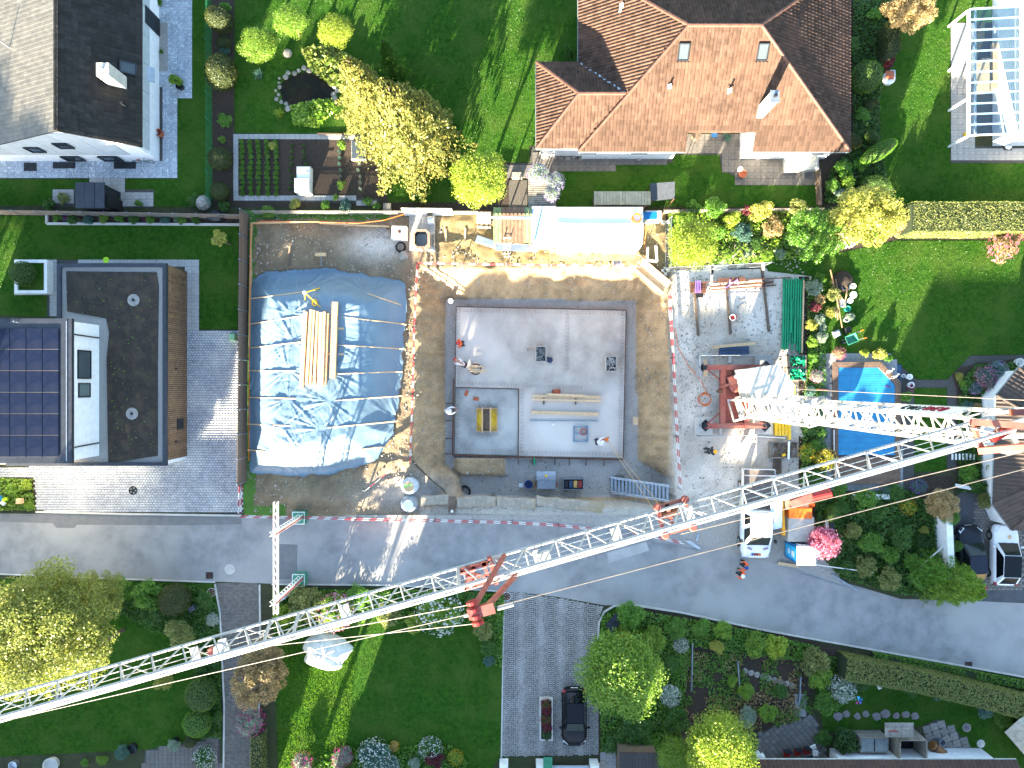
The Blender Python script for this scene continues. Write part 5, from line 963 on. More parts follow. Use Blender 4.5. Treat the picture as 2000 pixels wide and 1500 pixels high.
# lettered sign plate on the upper face of the mast (north side)
zc = 22.3; w_, h_ = 1.3, 3.1; sp = MB(); sN = MC+e2*.535
sp.box(sN+uz*zc, (.98,.03,4.0), th); sgn = sp.build('sign_plate', whitep, cr)
GL = {'C':[[(.7,.85),(.5,1),(.15,1),(0,.8),(0,.2),(.15,0),(.5,0),(.7,.15)]],'A':[[(0,0),(.35,1),(.7,0)],[(.13,.38),(.57,.38)]],'T':[[(0,1),(.7,1)],[(.35,1),(.35,0)]],'N':[[(0,0),(0,1),(.7,0),(.7,1)]],'E':[[(.65,1),(0,1),(0,0),(.65,0)],[(0,.52),(.5,.52)]],'O':[[(.15,0),(.55,0),(.7,.2),(.7,.8),(.55,1),(.15,1),(0,.8),(0,.2),(.15,0)]]}
def text3d(word, org, u, v, n, h, mats, parent, sp_=.95, bold=.14):
    for i, c in enumerate(word):
        b = MB()
        for st in GL[c]:
            pts = [Vx(org)+u*(i*sp_*h+x*h)+v*y*h+n*.02 for x, y in st]
            for a, d in zip(pts[:-1], pts[1:]): b.beam(a, d, bold*h, .01)
        b.build('letter', mats[i] if isinstance(mats, list) else mats, parent)
blk = M('sign_black','1c1c22','16161a',3,.5); sred = M('sign_red','a02838','882030',3,.5)
text3d('CATTANEO', sN+e2*.02+uz*(zc-1.55)+e1*.19, uz, -e1, e2, .38, [blk]*4+[sred]*4, cr)
MB().path([sN+e2*.04+uz*(zc-.15)+e1*.3, sN+e2*.04+uz*(zc+.15)-e1*.2, sN+e2*.04+uz*(zc+.4)-e1*.02], .02, 4).build('swoosh', sred, cr)
# slewing head, jib root frame and tie bars
JZ = 27.6
jn0, jn1 = P(-130,1399,JZ), P(1935,813.9,JZ); jd = (jn1-jn0).normalized(); js = Vx((jd.y,-jd.x,0)); JW, JH = .70, .95
root = MC+uz*25.3
for i in range(4): MB().beam(corner(.475,i,25.3), MC+e1*(1.3 if i > 1 else -.9)+e2*(.4 if i in (0,3) else -.4)+uz*27.7, .14, .14).build('head_strut', cranewhite, cr)
for s in (-.42,.42): MB().beam(MC-e1*.9+e2*s+uz*27.7, MC+e1*2.2+e2*s+uz*27.7, .16, .2).build('head_beam', cranewhite, cr); MB().beam(MC+e1*.1+e2*s+uz*25.4, MC+e1*1.9+e2*s+uz*27.6, .1, .1).build('head_strut', cranewhite, cr)
for x in (-.6,.3,1.3,2.1): MB().beam(MC+e1*x+e2*.42+uz*27.7, MC+e1*x-e2*.42+uz*27.7, .12, .16).build('head_beam', cranewhite, cr)
for s, a_, b_ in ((.5,(1895,824,27.9),(2080,838,29.5)),(-.5,(1912,880,27.9),(2080,866,29.5)),(.6,(1975,806,27.5),(2090,800,27.5))): MB().beam(P(*a_), P(*b_), .2, .24).build('tie_frame', cranered, cr)
MB().beam(P(1897,822,27.9), P(1921,884,27.9), .1, .14).build('tie_frame', cranered, cr)
MB().box(P(1955,846,28.2),(.7,.25,.2),.5).build('brake_cover', redp, cr)
# jib: two lower chords, one upper chord, lattice
LJ = (jn1-jn0).length; nb = round(LJ/1.02); off = js*JW; top = js*JW/2+uz*JH
n_sec = 6
for k in range(n_sec):
    a, b = jn0.lerp(jn1,k/n_sec), jn0.lerp(jn1,(k+1)/n_sec)
    MB().tube(a, b, .05, 8).build('jib_lower_chord', cranewhite, cr); MB().tube(a+off, b+off, .05, 8).build('jib_lower_chord', cranewhite, cr); MB().tube(a+top, b+top, .06, 8).build('jib_upper_chord', cranewhite, cr)
for k in range(nb):
    a, b = jn0.lerp(jn1,k/nb), jn0.lerp(jn1,(k+1)/nb); m = a.lerp(b,.5)
    for o_ in (Vx((0,0,0)), off): MB().tube(a+o_, m+top, .027, 5).build('jib_brace', cranewhite, cr); MB().tube(b+o_, m+top, .027, 5).build('jib_brace', cranewhite, cr)
    MB().tube(a, a+off, .025, 5).build('jib_strut', cranewhite, cr)
    if k%2 == 0: MB().tube(a, b+off, .02, 5).build('jib_strut', cranewhite, cr)
for k, s in enumerate((.25,.5)):
    MB().tube(jn0+off*s+uz*.25, jn1+off*s+uz*.25, .010, 4).build('trolley_rope', galv, cr)
MB().tube(jn0+off*.95+uz*.35-js*0, jn1+off*.95+uz*.35, .012, 4).build('hoist_rope', galv, cr)
def jp(px): t = (P(px,0,JZ).x-jn0.x)/(jn1.x-jn0.x); return jn0.lerp(jn1,t)
for x, m_ in ((675,cranewhite),(1195,cranewhite),(440,cranewhite),(1045,cranewhite),(385,cranewhite)): MB().box(jp(x)+off*.45+uz*.3,(.26,.5,.06),th).build('jib_plate', m_, cr)
for x in (895,530,585): MB().tube(jp(x)+uz*.1, jp(x)+top, .06, 6).build('jib_post', cranewhite, cr)
MB().box(jp(1056)+off*.5+uz*.35,(.4,.35,.25),th).build('junction_box', cranewhite, cr)
for x in (440,):
    MB().lathe(jp(x-8)+off*.55+uz*.1,[(.2,0),(.24,.05),(.24,.2),(.2,.25)],14).build('rope_drum', cranewhite, cr); MB().box(jp(x-22)+off*.6+uz*.15,(.35,.3,.25),th).build('winch_motor', cranered, cr)
# fold strut of the jib with its head and guy lines
hd = P(928,1196,30.3); 
for s, nn in ((0,985),(1,996)): MB().beam(jp(nn)+off*s+uz*(.1), hd+js*(s*.3-.15), .13, .13).build('fold_strut', cranered, cr)
f0, f1 = jp(895), jp(957)
for a, b in ((f0+off*.1,f1+off*.12),(f0+off*.95,f1+off*.98),(f0+off*.15,f1+off*.9),(f0+off*.95,f0.lerp(f1,.5)+off*.1),(f0.lerp(f1,.35)+off*.1,f0.lerp(f1,.35)+off*.98),(f1-js*.1,f1+off*1.15),(f1.lerp(f0,.2),f1.lerp(f0,.2)+off)): MB().beam(a+uz*.12, b+uz*.12, .13, .12).build('hinge_frame', cranered, cr)
for k in (-.28,-.08,.12,.3): MB().tube(hd+js*(k-.045), hd+js*(k+.045), .17, 14).build('strut_sheave', redp, cr)
MB().beam(hd-jd*.2, hd+jd*.55, .3, .2).build('strut_head', cranered, cr)
gl_ = M('steel_rope','77706a','5f5954',6,.6)
def rope(a, b, r=.012, nm='guy_line'): MB().tube(a, b, r, 5).build(nm, gl_, cr)
rope(hd+jd*.5, P(2100,890,33.0)); rope(P(1330,1043,28.2), P(2100,858,32.2)); rope(P(1535,759,4.0), P(2100,786,20.0), .02)
rope(hd-jd*.2, P(-80,1428,29.2)); rope(hd-js*.25-jd*.15, jp(500)+top); rope(hd+js*.3-jd*.1, jp(520)+top+js*.1)
for q in ((972,1189,30.3),(906,1203,30.2)): MB().tube(P(*q), P(*q)+jd*.45, .055, 8).build('rope_socket', cranewhite, cr)
MB().tube(P(1596,761,5.0), P(1618,762,5.7), .05, 8).build('rope_socket', cranered, cr)
# trolley on the jib
tr = MB(); tx0, tx1 = jp(1286), jp(1340)
for s in (-.15,1.12): MB().beam(tx0+off*s-uz*.1, tx1+off*s-uz*.1, .1, .12).build('trolley_beam', cranered, cr)
for x in (tx0, tx0.lerp(tx1,.35), tx1): MB().beam(x-js*.12-uz*.1, x+off*1.12-uz*.1, .12, .12).build('trolley_beam', cranered, cr)
for x in (tx0, tx1):
    for s in (-.16,1.14): MB().lathe(x+off*s+Vx((0,0,-.1)),[(.1,0),(.13,.04),(.13,.12),(.1,.16)],12).build('trolley_wheel', cranered, cr)
MB().tube(tx0.lerp(tx1,.1)+off*.3-uz*.15, tx0.lerp(tx1,.7)+off*.3-uz*.15, .13, 10).build('trolley_drum', rust, cr); MB().box(tx1+off*.5+uz*.1,(.25,.5,.06),th).build('trolley_plate', cranewhite, cr)
# undercarriage
def CB(a, b, z): return P(a, b, z)
for y in (717, 831): MB().beam(CB(1377,y+1,.75), CB(1496,y,.75), .36, .32).build('outrigger_beam', cranered, cr)
for x in (1411, 1457): MB().beam(CB(x,716,.72), CB(x,831,.72), .36, .3).build('cross_member', cranered, cr)
MB().prism([CB(1415,722,.6),CB(1455,722,.6),CB(1455,826,.6),CB(1415,826,.6)], .5, .62).build('deck_plate', cranered, cr)
for a in ((1381,721,1410,745),(1381,828,1408,804),(1493,721,1462,745),(1493,828,1462,804)): MB().tube(CB(a[0],a[1],.7), CB(a[2],a[3],.7), .05, 6).build('brace_rod', cranered, cr)
for x, y in ((1377,718),(1497,717),(1378,831),(1494,831)): MB().tube(CB(x,y,.25), CB(x,y,.95), .16, 12).build('jack', dark, cr); MB().box(CB(x,y,.24),(.62,.62,.05),R(45)).build('jack_plate', dark, cr)
MB().lathe(CB(1437,752,.62)+Vx((0,0,0)),[(.5,0),(.55,.1),(.55,.3),(.4,.4),(0,.42)],20).build('slew_ring', cranered, cr)
MB().tube(CB(1405,757,.9), CB(1450,742,1.0), .1, 8).build('hydraulic_ram', cranered, cr); MB().cbox(CB(1430,742,.6),(.8,.6,.5),.3,.05).build('winch_box', cranered, cr); MB().lathe(CB(1437,735,1.1),[(.14,0),(.16,.1),(.1,.2),(0,.22)],12).build('motor_cap', alu, cr)
MB().tube(CB(1402,764,1.0), CB(1412,764,1.0), .12, 10).build('cable_drum', rust, cr)
# base frame of the mast at its foot
for a, b in ((0,1),(1,2),(2,3),(3,0)): MB().beam(corner(.75,a,1.0), corner(.75,b,1.0), .14, .14).build('foot_frame', cranewhite, cr)
for i in (0,1): MB().beam(corner(.75,i,.9)-e1*.5, corner(.6,i,2.0), .12, .12).build('foot_frame', cranewhite, cr)
MB().beam(corner(.75,0,.95)-e1*.5, corner(.75,1,.95)-e1*.5, .1, .1).build('foot_frame', cranewhite, cr)
# counterweights: five stacked concrete slabs and the curved one on top
cw = conc_l; cpts = lambda z, g: [P(a,b,z) for a,b in [(1455+g,722),(1520,712),(1552,752),(1549,792),(1500,792),(1468,785)]]
for i in range(5): pts = cpts(3.2, 0); MB().prism([(p.x+rnd.uniform(-.02,.02),p.y) for p in pts], .95+i*.46, .95+i*.46+.43).build('counterweight', M('ballast_concrete','c3beb2','aea99d',3,.8,bump=.15,vary=.05), cr)
for i, (x,y,l) in enumerate(((1376,718,'crane support pad of the upper left jack with a light plank'),(1490,712,'crane support pad of the upper right jack'),(1373,831,'concrete support pad of the lower left crane jack'),(1490,831,'concrete support pad of the lower right crane jack'))):
    MB().cbox(P(x,y),(1.28,1.26,.22),0,.03).thing('support_pad', slabgrey if i < 2 else conc_l, l, 'pad', 'crane support pads')
plank('plank', P(1378,702,.26), P(1378,735,.26), .28, .06, wood_x, 'light plank under the upper left crane jack', None, 'plank')
# ---- temporary fences
def mesh_fence(label, pts, h=2.0, panel=2.6, rails=(1.0,), fine=.16):
    pts = [Vx(p) for p in pts]; t = T('mesh_fence', label, 'fence', pts[0], 'temporary site fences')
    for a, b in zip(pts[:-1], pts[1:]):
        n = max(1, round((b-a).length/panel))
        for i in range(n):
            p, q = a.lerp(b,i/n+.01), a.lerp(b,(i+1)/n-.01); f = MB()
            for z in (.1, h): f.tube(p+uz*z, q+uz*z, .022, 5)
            for w in (p, q): f.tube(w, w+uz*h, .022, 5)
            f.build('panel_frame', galv, t); m = MB(); k = int((q-p).length/fine)
            for j in range(1,k): w = p.lerp(q,j/k); m.tube(w+uz*.1, w+uz*h, .004, 3)
            for z in (.6,1.1,1.6): m.tube(p+uz*z, q+uz*z, .004, 3)
            o = m.build('wire_mesh', galv, t); o['kind'] = 'stuff'
        for w in (a, b): MB().cbox(w,(.6,.22,.12),math.atan2(b.y-a.y,b.x-a.x)+1.57).build('fence_foot', conc_l, t)
    return t
def rail_fence(label, pts, h=1.1):
    pts = [Vx(p) for p in pts]; t = T('rail_fence', label, 'fence', pts[0], 'temporary site fences')
    for a, b in zip(pts[:-1], pts[1:]):
        for z in (h, .55, .12): MB().tube(a+uz*z, b+uz*z, .024 if z == h else .012, 5).build('rail', galv, t)
        n = max(1, round((b-a).length/.5))
        m = MB()
        for j in range(1, n*2): w = a.lerp(b, j/(n*2)); m.tube(w+uz*.12, w+uz*h, .006, 3)
        m.build('wire_mesh', galv, t)['kind'] = 'stuff'
        for w in (a, b): MB().tube(w, w+uz*h, .025, 5).build('post', galv, t)
    return t
mesh_fence('wire mesh fence panel beside the white cabinet', [P(1300,434),P(1299,529)], 1.9, 3.6); mesh_fence('long wire mesh fence along the upper edge of the crane yard', [P(1299,530),P(1390,527),P(1490,521)], 1.9, 3.4)
rail_fence('light metal barrier on the pit side of the crane base', [P(1359,697),P(1361,794),P(1361,850)]); rail_fence('light metal barrier above the crane base', [P(1360,695),P(1430,695),P(1520,697)]); rail_fence('light metal barrier below the crane base', [P(1361,850),P(1440,848),P(1522,853)])
for a, b, l in ((1425,702,'upper'),(1407,843,'lower')): MB().cbox(P(a,b),(.22,.5,.12)).thing('fence_foot', conc_l, 'small slotted concrete foot by the %s crane barrier' % l, 'fence foot', 'loose fence feet')
# ---- stored material in the yard
od = ['leftmost','second','third','fourth','fifth','sixth','seventh','eighth','rightmost']
for i in range(9):
    x = 1531+i*4.7; zz_ = .12 if i < 5 else .14; y0_, y1_ = 543+(i*7)%5, (683,684,682,671,684,668,686,690,688)[i]
    b = MB().tube(P(x+.6,y0_,zz_), P(x-2.6,y1_,zz_), .075, 10); b.thing('drain_pipe', greenpipe, '%s long green drain pipe in the yard row%s' % (od[i], '' if i in (0,8) else ' from the left'), 'pipe', 'long green drain pipes')
for i, (x,y0_,y1_,l) in enumerate(((1546,585,650,'upper'),(1553,620,672,'lower'))): MB().tube(P(x,y0_,.27), P(x-1,y1_,.27), .075, 10).thing('drain_pipe', greenpipe, 'shorter green drain pipe lying on top of the row, %s one' % l, 'pipe', 'green pipes on top')
plank('board', P(1570,548,.2), P(1566,690,.2), .1, .08, wood_x, 'long light board along the right side of the green pipes', None, 'board')
for i, y in enumerate((706, 731)):
    t = T('fittings_crate', '%s pallet crate full of green pipe fittings' % ('upper','lower')[i], 'crate', P(1551,y), 'crates of green fittings'); c = P(1551,y)
    MB().box(c+uz*.1,(1.15,.82,.18)).build('pallet', wood_x, t)
    for s in (-1,1): MB().box(c+Vx((s*.57,0,.4)),(.04,.84,.5)).build('side', wood_grey, t); MB().box(c+Vx((0,s*.41,.4)),(1.18,.04,.5)).build('side', wood_grey, t)
    f = MB(); r = random.Random(i)
    for k in range(60): q = c+Vx((r.uniform(-.5,.5),r.uniform(-.35,.35),r.uniform(.45,.72))); a = r.uniform(0,6.28); f.tube(q-Vx((math.cos(a)*.09,math.sin(a)*.09,0)), q+Vx((math.cos(a)*.09,math.sin(a)*.09,r.uniform(-.05,.05))), .06, 7)
    f.build('fittings', greenpipe, t)['kind'] = 'stuff'
for i, (a,b,c,d) in enumerate(((1357,575,1364,656),(1419,563,1427,653),(1488,523,1502,648))): plank('sleeper', P(a,b,.06), P(c,d,.06), .16, .1, wood_old, '%s wooden bearer lying on the crane yard gravel' % ('left','middle','right')[i], 'bearers on the yard', 'bearer')
pur = M('purple_strap','8a6fc0','6d54a0',5,.7)
for i, (a,b,c,d,w) in enumerate(((1387,560,1510,551,.12),(1388,566,1515,557,.08),(1404,548,1455,545,.3),(1345,553,1545,542,.05))): plank('steel_profile', P(a,b,.2+.06*(i==2)), P(c,d,.2+.06*(i==2)), w, .14, rust, ('lower thick brown steel profile in the yard','lowest thin brown steel profile in the yard','short wide bundle of brown steel in the yard','longest thin brown steel bar near the mesh fence')[i], 'brown steel profiles', 'steel bar')
t = T('steel_pallet', 'small pallet of brown steel tied with purple straps', 'pallet', P(1364,562))
for k in range(6): MB().box(P(1364,553+k*3.6,.15),(1.1,.1,.16)).build('bar', rust, t)
for k in range(4): MB().beam(P(1359+k*3,548,.3), P(1358+k*3.4,572,.3), .05, .03).build('strap', pur, t)
MB().box(P(1366,577,.1),(.5,.3,.18)).build('ratchet', black, t)
for i, (a,b,c,d) in enumerate(((1426,546,1424,560),(1440,545,1442,556),(1441,546,1416,563))): MB().beam(P(a,b,.42), P(c,d,.3), .06, .02).thing('strap', pur, ('left purple strap round the wide steel bundle','right purple strap round the wide steel bundle','slanting purple strap over the steel profiles')[i], 'strap', 'purple straps')
t = T('bucket', 'red bucket with white rim on the crane yard gravel', 'bucket', P(1431,620)); MB().lathe(P(1431,620),[(.17,0),(.2,.3)],14).build('body', redp, t); MB().ring(P(1431,620,.3),.2,.03,16,5).build('rim', whitep, t)
for i, (a,b,c,d) in enumerate(((1390,677,1475,669),(1391,679,1475,672))): plank('board', P(a,b,.25), P(c,d,.25), .1, .05, wood_x, ('upper','lower')[i]+' of two light boards on the navy panels', 'boards on the navy panels', 'board')
for i, (x0_,y,x1_) in enumerate(((1404,682,1461),(1404,690,1462))): MB().prism(poly([(x0_,y-4),(x1_,y-5),(x1_,y+1.5),(x0_,y+3)]), 0, .2).thing('formwork_panel', bluepanel, ('upper','lower')[i]+' flat navy formwork panel above the crane base', 'panel', 'navy panels')
b = MB(); r = random.Random(8)
for i in range(22): c = P(1372+r.uniform(-12,14),677+r.uniform(-7,4),.05); b.tube(c, c+Vx((r.uniform(-.2,.2),r.uniform(-.2,.2),.05)), .02, 4)
b.thing('clamp_heap', alu, 'loose heap of shiny clamps above the crane base', 'clamps')
t = T('hose_coil', 'orange hose coil inside the crane barrier', 'hose', P(1376,780)); 
for k in range(3): MB().ring(P(1376+k,780,.04+.04*k), .46-.05*k, .025, 24, 5).build('loop', orange, t)
MB().path([P(1318,640,.05),P(1325,680,.05),P(1345,715,.05),P(1370,745,.05),P(1381,768,.05)], .022, 5).build('lead', orange, t)
for i in range(5): x = 1515+i*6.5; plank('formwork_beam', P(x,822-(i%2)*3,.3+.05*(i>3)), P(x+.5,851+(i>3)*8,.3+.05*(i>3)), .19, .24, yellow, '%s yellow formwork beam stacked beside the crane mast' % ('leftmost','second','third','fourth','rightmost and longest')[i], 'yellow formwork beams')
plank('formwork_beam', P(1549,752,.4), P(1549,770,.4), .25, .2, yellow, 'short yellow formwork piece right of the counterweights', None)
t = T('waste_pallet', 'low timber box of rubble and offcuts beside the yard edge', 'pallet', P(1528,878)); c = P(1528,878)
MB().box(c+uz*.08,(1.95,1.1,.14)).build('floor', wood_grey, t)
for s in (-1,1): MB().box(c+Vx((s*.96,0,.2)),(.06,1.12,.3)).build('side', wood_grey, t); MB().box(c+Vx((0,s*.55,.2)),(1.98,.05,.3)).build('side', wood_grey, t)
MB().beam(P(1541,862,.5), P(1540,897,.5), .12, .1).build('post', whitep, t); f = MB(); r = random.Random(2)
for k in range(40): q = c+Vx((r.uniform(-.6,.75),r.uniform(-.4,.4),r.uniform(.18,.35))); a = r.uniform(0,6.28); f.box(q,(r.uniform(.1,.5),.08,.04),a)
f.build('offcuts', wood_old, t)['kind'] = 'stuff'; MB().box(c+Vx((-.05,-.35,.4)),(.25,.18,.05),.4).build('yellow_piece', yellow, t)
for i in range(4): x = 1512+i*4.2; plank('old_plank', P(x,893,.08+.03*(i%2)), P(x,925,.08+.03*(i%2)), .12, .05, wood_old, '%s weathered plank lying below the timber box of rubble' % ('leftmost','second','third','rightmost')[i], 'old planks', 'plank')
plank('white_board', P(1466,852,1.0), P(1447,876,.1), .35, .05, whitep, 'white board leaning on the barrier below the crane base', None, 'board')
t = T('measuring_board', 'small grey slab lying beside the crane yard barrier', 'slab', P(1310,612)); MB().box(P(1310,612,.04),(.3,.5,.06)).build('slab', wallg, t)
# ================================================================= flatbed truck, machine, toilet
def wheel(parent, c, r, w, ax=(1,0,0), rim=alu):
    c = Vx(c); a = Vx(ax); MB2 = MB().tube(c-a*w/2, c+a*w/2, r, 20); ty = MB2.build_local('tyre', rubber, parent); 
    b = MB(); b.tube(c-a*(w/2+.006), c+a*(w/2+.006), r*.62, 16); b.build_local('rim', rim, parent); return ty
whitecar = M('car_white','e2e4e6','d6d8da',1,.22,spec=.6); darkcar = M('car_charcoal','20242b','1a1d23',1,.25,spec=.3); blackcar = M('car_black','0a0c12','07090d',1,.25,spec=.2)
def loft(stations, prof):
    "stations: (y, halfwidth, ztop, zbot); prof: (fraction of halfwidth, fraction of height) from sill to centre line"
    v = []; f = []; m = len(prof)*2-1
    for y, hw, zt, zb in stations:
        row = [(x*hw, y, zb+(zt-zb)*h) for x, h in prof]; row += [(-x, yy, z) for x, yy, z in row[-2::-1]]; v += row
    for k in range(len(stations)-1):
        for i in range(m-1): f.append((k*m+i, k*m+i+1, (k+1)*m+i+1, (k+1)*m+i))
    f.append(tuple(range(m-1,-1,-1))); n = (len(stations)-1)*m; f.append(tuple(range(n,n+m))); return v, f
def ngon3(name, pts, mat, parent, th=.012):
    pts = [Vx(p) for p in pts]; n = (pts[1]-pts[0]).cross(pts[2]-pts[0]).normalized(); k = len(pts); b = MB()
    b.add([p+n*th for p in pts]+[p-n*th for p in pts], [tuple(range(k)), tuple(range(2*k-1,k-1,-1))]+[(i,k+i,k+(i+1)%k,(i+1)%k) for i in range(k)]); return b.build_local(name, mat, parent)
PROF = [(.80,0),(.97,.10),(1,.45),(.985,.78),(.90,.97),(.5,1.02),(0,1.03)]
def car(label, loc, rz, L=4.3, Wd=1.8, H=1.48, paint=whitecar, roofm=None, kind='hatch', glassm=carglass):
    t = T('parked_car', label, 'car', loc, None, rz); hw = Wd/2; f = L/2; bz = .93; hood = .86
    st = [(f,hw*.62,.55,.3),(f-.06,hw*.78,.66,.24),(f-.3,hw*.93,.76,.2),(f-.75,hw*.99,hood,.18),(f-1.25,hw,bz,.18),(0,hw,.95,.18),(-f+1.0,hw*.995,.97,.18),(-f+.45,hw*.96,.95 if kind!='sedan' else .98,.2),(-f+.1,hw*.85,.86,.26),(-f,hw*.7,.75,.32)]
    v, fa = loft([(y,w,a,b) for y,w,a,b in st], PROF); o = MB().add(v, fa).build_local('body', paint, t, smooth=True); o.modifiers.new('s','SUBSURF').levels = 1; o.modifiers['s'].render_levels = 1
    ws, rf, rr, rb = f-1.2, f-1.95, (-f+.75 if kind=='hatch' else -f+1.35), (-f+.18 if kind=='hatch' else -f+.75); gw, rw_ = hw*.88, hw*.66
    A = [Vx((gw,ws,.9)),Vx((-gw,ws,.9))]; Bq = [Vx((rw_,rf,H-.02)),Vx((-rw_,rf,H-.02))]; Cq = [Vx((rw_,rr,H-.03)),Vx((-rw_,rr,H-.03))]; Dq = [Vx((gw*.92,rb,.95)),Vx((-gw*.92,rb,.95))]
    cab = MB().add([*A,*Bq,*Cq,*Dq],[(0,2,3,1),(2,4,5,3),(4,6,7,5),(0,6,4,2),(1,3,5,7),(0,1,7,6)]); cb = cab.build_local('cabin', paint, t); bv = cb.modifiers.new('b','BEVEL'); bv.width = .035; bv.segments = 2
    ins = lambda q, m, s: [p.lerp(m, s) for p in q]
    wsq = [A[0].lerp(A[1],.06),A[1].lerp(A[0],.06),Bq[1].lerp(Bq[0],.04),Bq[0].lerp(Bq[1],.04)]; m_ = sum(wsq, Vx((0,0,0)))/4
    ngon3('windscreen', [p.lerp(m_,.04)+Vx((0,.02,.015)) for p in wsq], M('screen_glass','2a302b','1f2521',2,.08,spec=.35), t)
    rq = [Dq[1].lerp(Dq[0],.08),Dq[0].lerp(Dq[1],.08),Cq[0].lerp(Cq[1],.06),Cq[1].lerp(Cq[0],.06)]; m_ = sum(rq, Vx((0,0,0)))/4; ngon3('rear_window', [p.lerp(m_,.1)+Vx((0,-.015,.015)) for p in rq], glassm, t)
    for s in (0,1):
        q = [A[s].lerp(Dq[s],.06),Dq[s].lerp(A[s],.1),Cq[s].lerp(Bq[s],.06),Bq[s].lerp(Cq[s],.06)]; m_ = sum(q, Vx((0,0,0)))/4; q = [p.lerp(m_,.1)+Vx((.018 if s==0 else -.018,0,.008)) for p in q]; ngon3('side_window', q if s == 1 else q[::-1], glassm, t)
    rr_ = [Bq[0],Bq[1],Cq[1],Cq[0]]; m_ = sum(rr_, Vx((0,0,0)))/4; zc_ = Vx((0,0,.02)); ngon3('roof', [p.lerp(m_,.02)+zc_ for p in rr_], roofm or paint, t, .015)
    for s in (-1,1):
        for y in (f-.82,-f+.8): wheel(t, (s*(hw-.1),y,.31), .31, .21)
        MB().add([(s*hw*.9,f-.32,.66),(s*hw*.55,f-.1,.66),(s*hw*.5,f-.16,.755),(s*hw*.86,f-.5,.795)],[(0,1,2,3) if s>0 else (3,2,1,0)]).build_local('headlight', M('lamp_glass','d8dde0','c4cace',2,.1,spec=.9), t)
        MB().box((s*hw*.82,-f+.16,.84),(.22,.16,.12)).build_local('tail_light', redp, t); MB().cbox((s*(hw+.08),ws-.25,.92),(.2,.12,.14),0,.03).build_local('wing_mirror', paint, t)
    MB().box((0,f-.01,.45),(.5,.02,.11)).build_local('number_plate', whitep, t); MB().box((0,-f+.02,.6),(.5,.03,.11)).build_local('number_plate', whitep, t); MB().box((0,f-.03,.58),(hw*.9,.03,.1)).build_local('grille', black, t)
    for s in (-.28,.28): MB().beam((s,ws+.06,.93),(s+.32,ws-.12,1.0),.02,.015).build_local('wiper', black, t)
    return t
car('white hatchback parked at the right edge with a dark glass roof', P(1950,1080), R(-2)+0.0, 4.2, 1.8, 1.5, whitecar, carglass)
car('charcoal saloon parked in front of the white garden wall', P(1886,1085), R(3), 4.5, 1.8, 1.42, darkcar, M('dark_roof','161d2c','121826',2,.25), 'sedan')
car('black hatchback parked on the sett driveway under the green tree', P(1120,1392), R(180), 4.05, 1.75, 1.45, blackcar, M('navy_roof','0a0d18','080a12',2,.4,spec=.2))
p = P(1972,1049,1.0); MB().lathe(p,[(.16,0),(.13,.06),(.03,.1),(0,.1)],5).thing('straw_hat', wood_x, 'small tan cloth lying on the bonnet of the white hatchback', 'cloth')
t = T('flatbed_truck', 'white light truck with aluminium sided flat bed and red blue badge', 'truck', P(1469,1000), None, R(-1)); rt = t.rotation_euler.copy(); hw = 1.02
v, fa = loft([(-3.0,hw*.72,.9,.4),(-2.9,hw*.86,1.0,.35),(-2.55,hw*.96,1.12,.3),(-2.1,hw,1.2,.3),(-1.6,hw,1.25,.3),(-.2,hw,1.25,.3),(.35,hw,1.25,.35)], PROF); o = MB().add(v, [f_[::-1] for f_ in fa]).build_local('body', whitecar, t, smooth=True)
A = [Vx((hw*.9,-2.05,1.18)),Vx((-hw*.9,-2.05,1.18))]; Bq = [Vx((hw*.72,-1.35,1.98)),Vx((-hw*.72,-1.35,1.98))]; Cq = [Vx((hw*.74,.25,1.98)),Vx((-hw*.74,.25,1.98))]; Dq = [Vx((hw*.92,.34,1.22)),Vx((-hw*.92,.34,1.22))]
MB().add([*A,*Bq,*Cq,*Dq],[(1,3,2,0),(3,5,4,2),(5,7,6,4),(2,4,6,0),(7,5,3,1),(6,7,1,0)]).build_local('cabin', whitecar, t)
q = [A[1].lerp(A[0],.06),A[0].lerp(A[1],.06),Bq[0].lerp(Bq[1],.05),Bq[1].lerp(Bq[0],.05)]; m_ = sum(q,Vx((0,0,0)))/4; ngon3('windscreen', [p.lerp(m_,.06)+Vx((0,-.02,.015)) for p in q], M('screen_glass','3a423c','2c342f'), t)
for s in (0,1):
    for a, b in ((.06,.46),(.54,.92)):
        lo = A[s].lerp(Dq[s],a), A[s].lerp(Dq[s],b); hi = Bq[s].lerp(Cq[s],b-.02), Bq[s].lerp(Cq[s],a+.02); q = [lo[0],lo[1],hi[0],hi[1]]; m_ = sum(q,Vx((0,0,0)))/4; q = [p.lerp(m_,.12)+Vx((.02 if s==0 else -.02,0,.01)) for p in q]; ngon3('side_window', q, carglass, t)
MB().box((0,1.75,.95),(2.1,2.75,.06)).build_local('bed_floor', M('bed_floor','6a625c','544d48',4,.7), t)
for s in (-1,1): MB().box((s*1.08,1.75,1.15),(.06,2.85,.36)).build_local('bed_side', alu, t); MB().tube((s*.8,-.9,1.99),(s*.55,-.9,1.99),.01,4)
for y in (.36,3.15): MB().box((0,y,1.15),(2.2,.06,.36)).build_local('bed_side', alu, t)
MB().box((.15,2.75,1.55),(2.2,.07,.08)).build_local('ladder_rack', alu, t)
for s in (-1,1): MB().box((s*1.0,2.75,1.3),(.06,.06,.5)).build_local('rack_post', alu, t); MB().cbox((s*1.15,-1.75,1.25),(.12,.2,.3)).build_local('wing_mirror', black, t); MB().box((s*.72,-2.93,.72),(.4,.1,.16)).build_local('headlight', M('lamp_glass','d8dde0','c4cace'), t); MB().box((s*.55,-2.3,1.235),(.35,.12,.02),s*.35).build_local('bonnet_vent', M('vent_mauve','9c8498','86707f',3,.6), t)
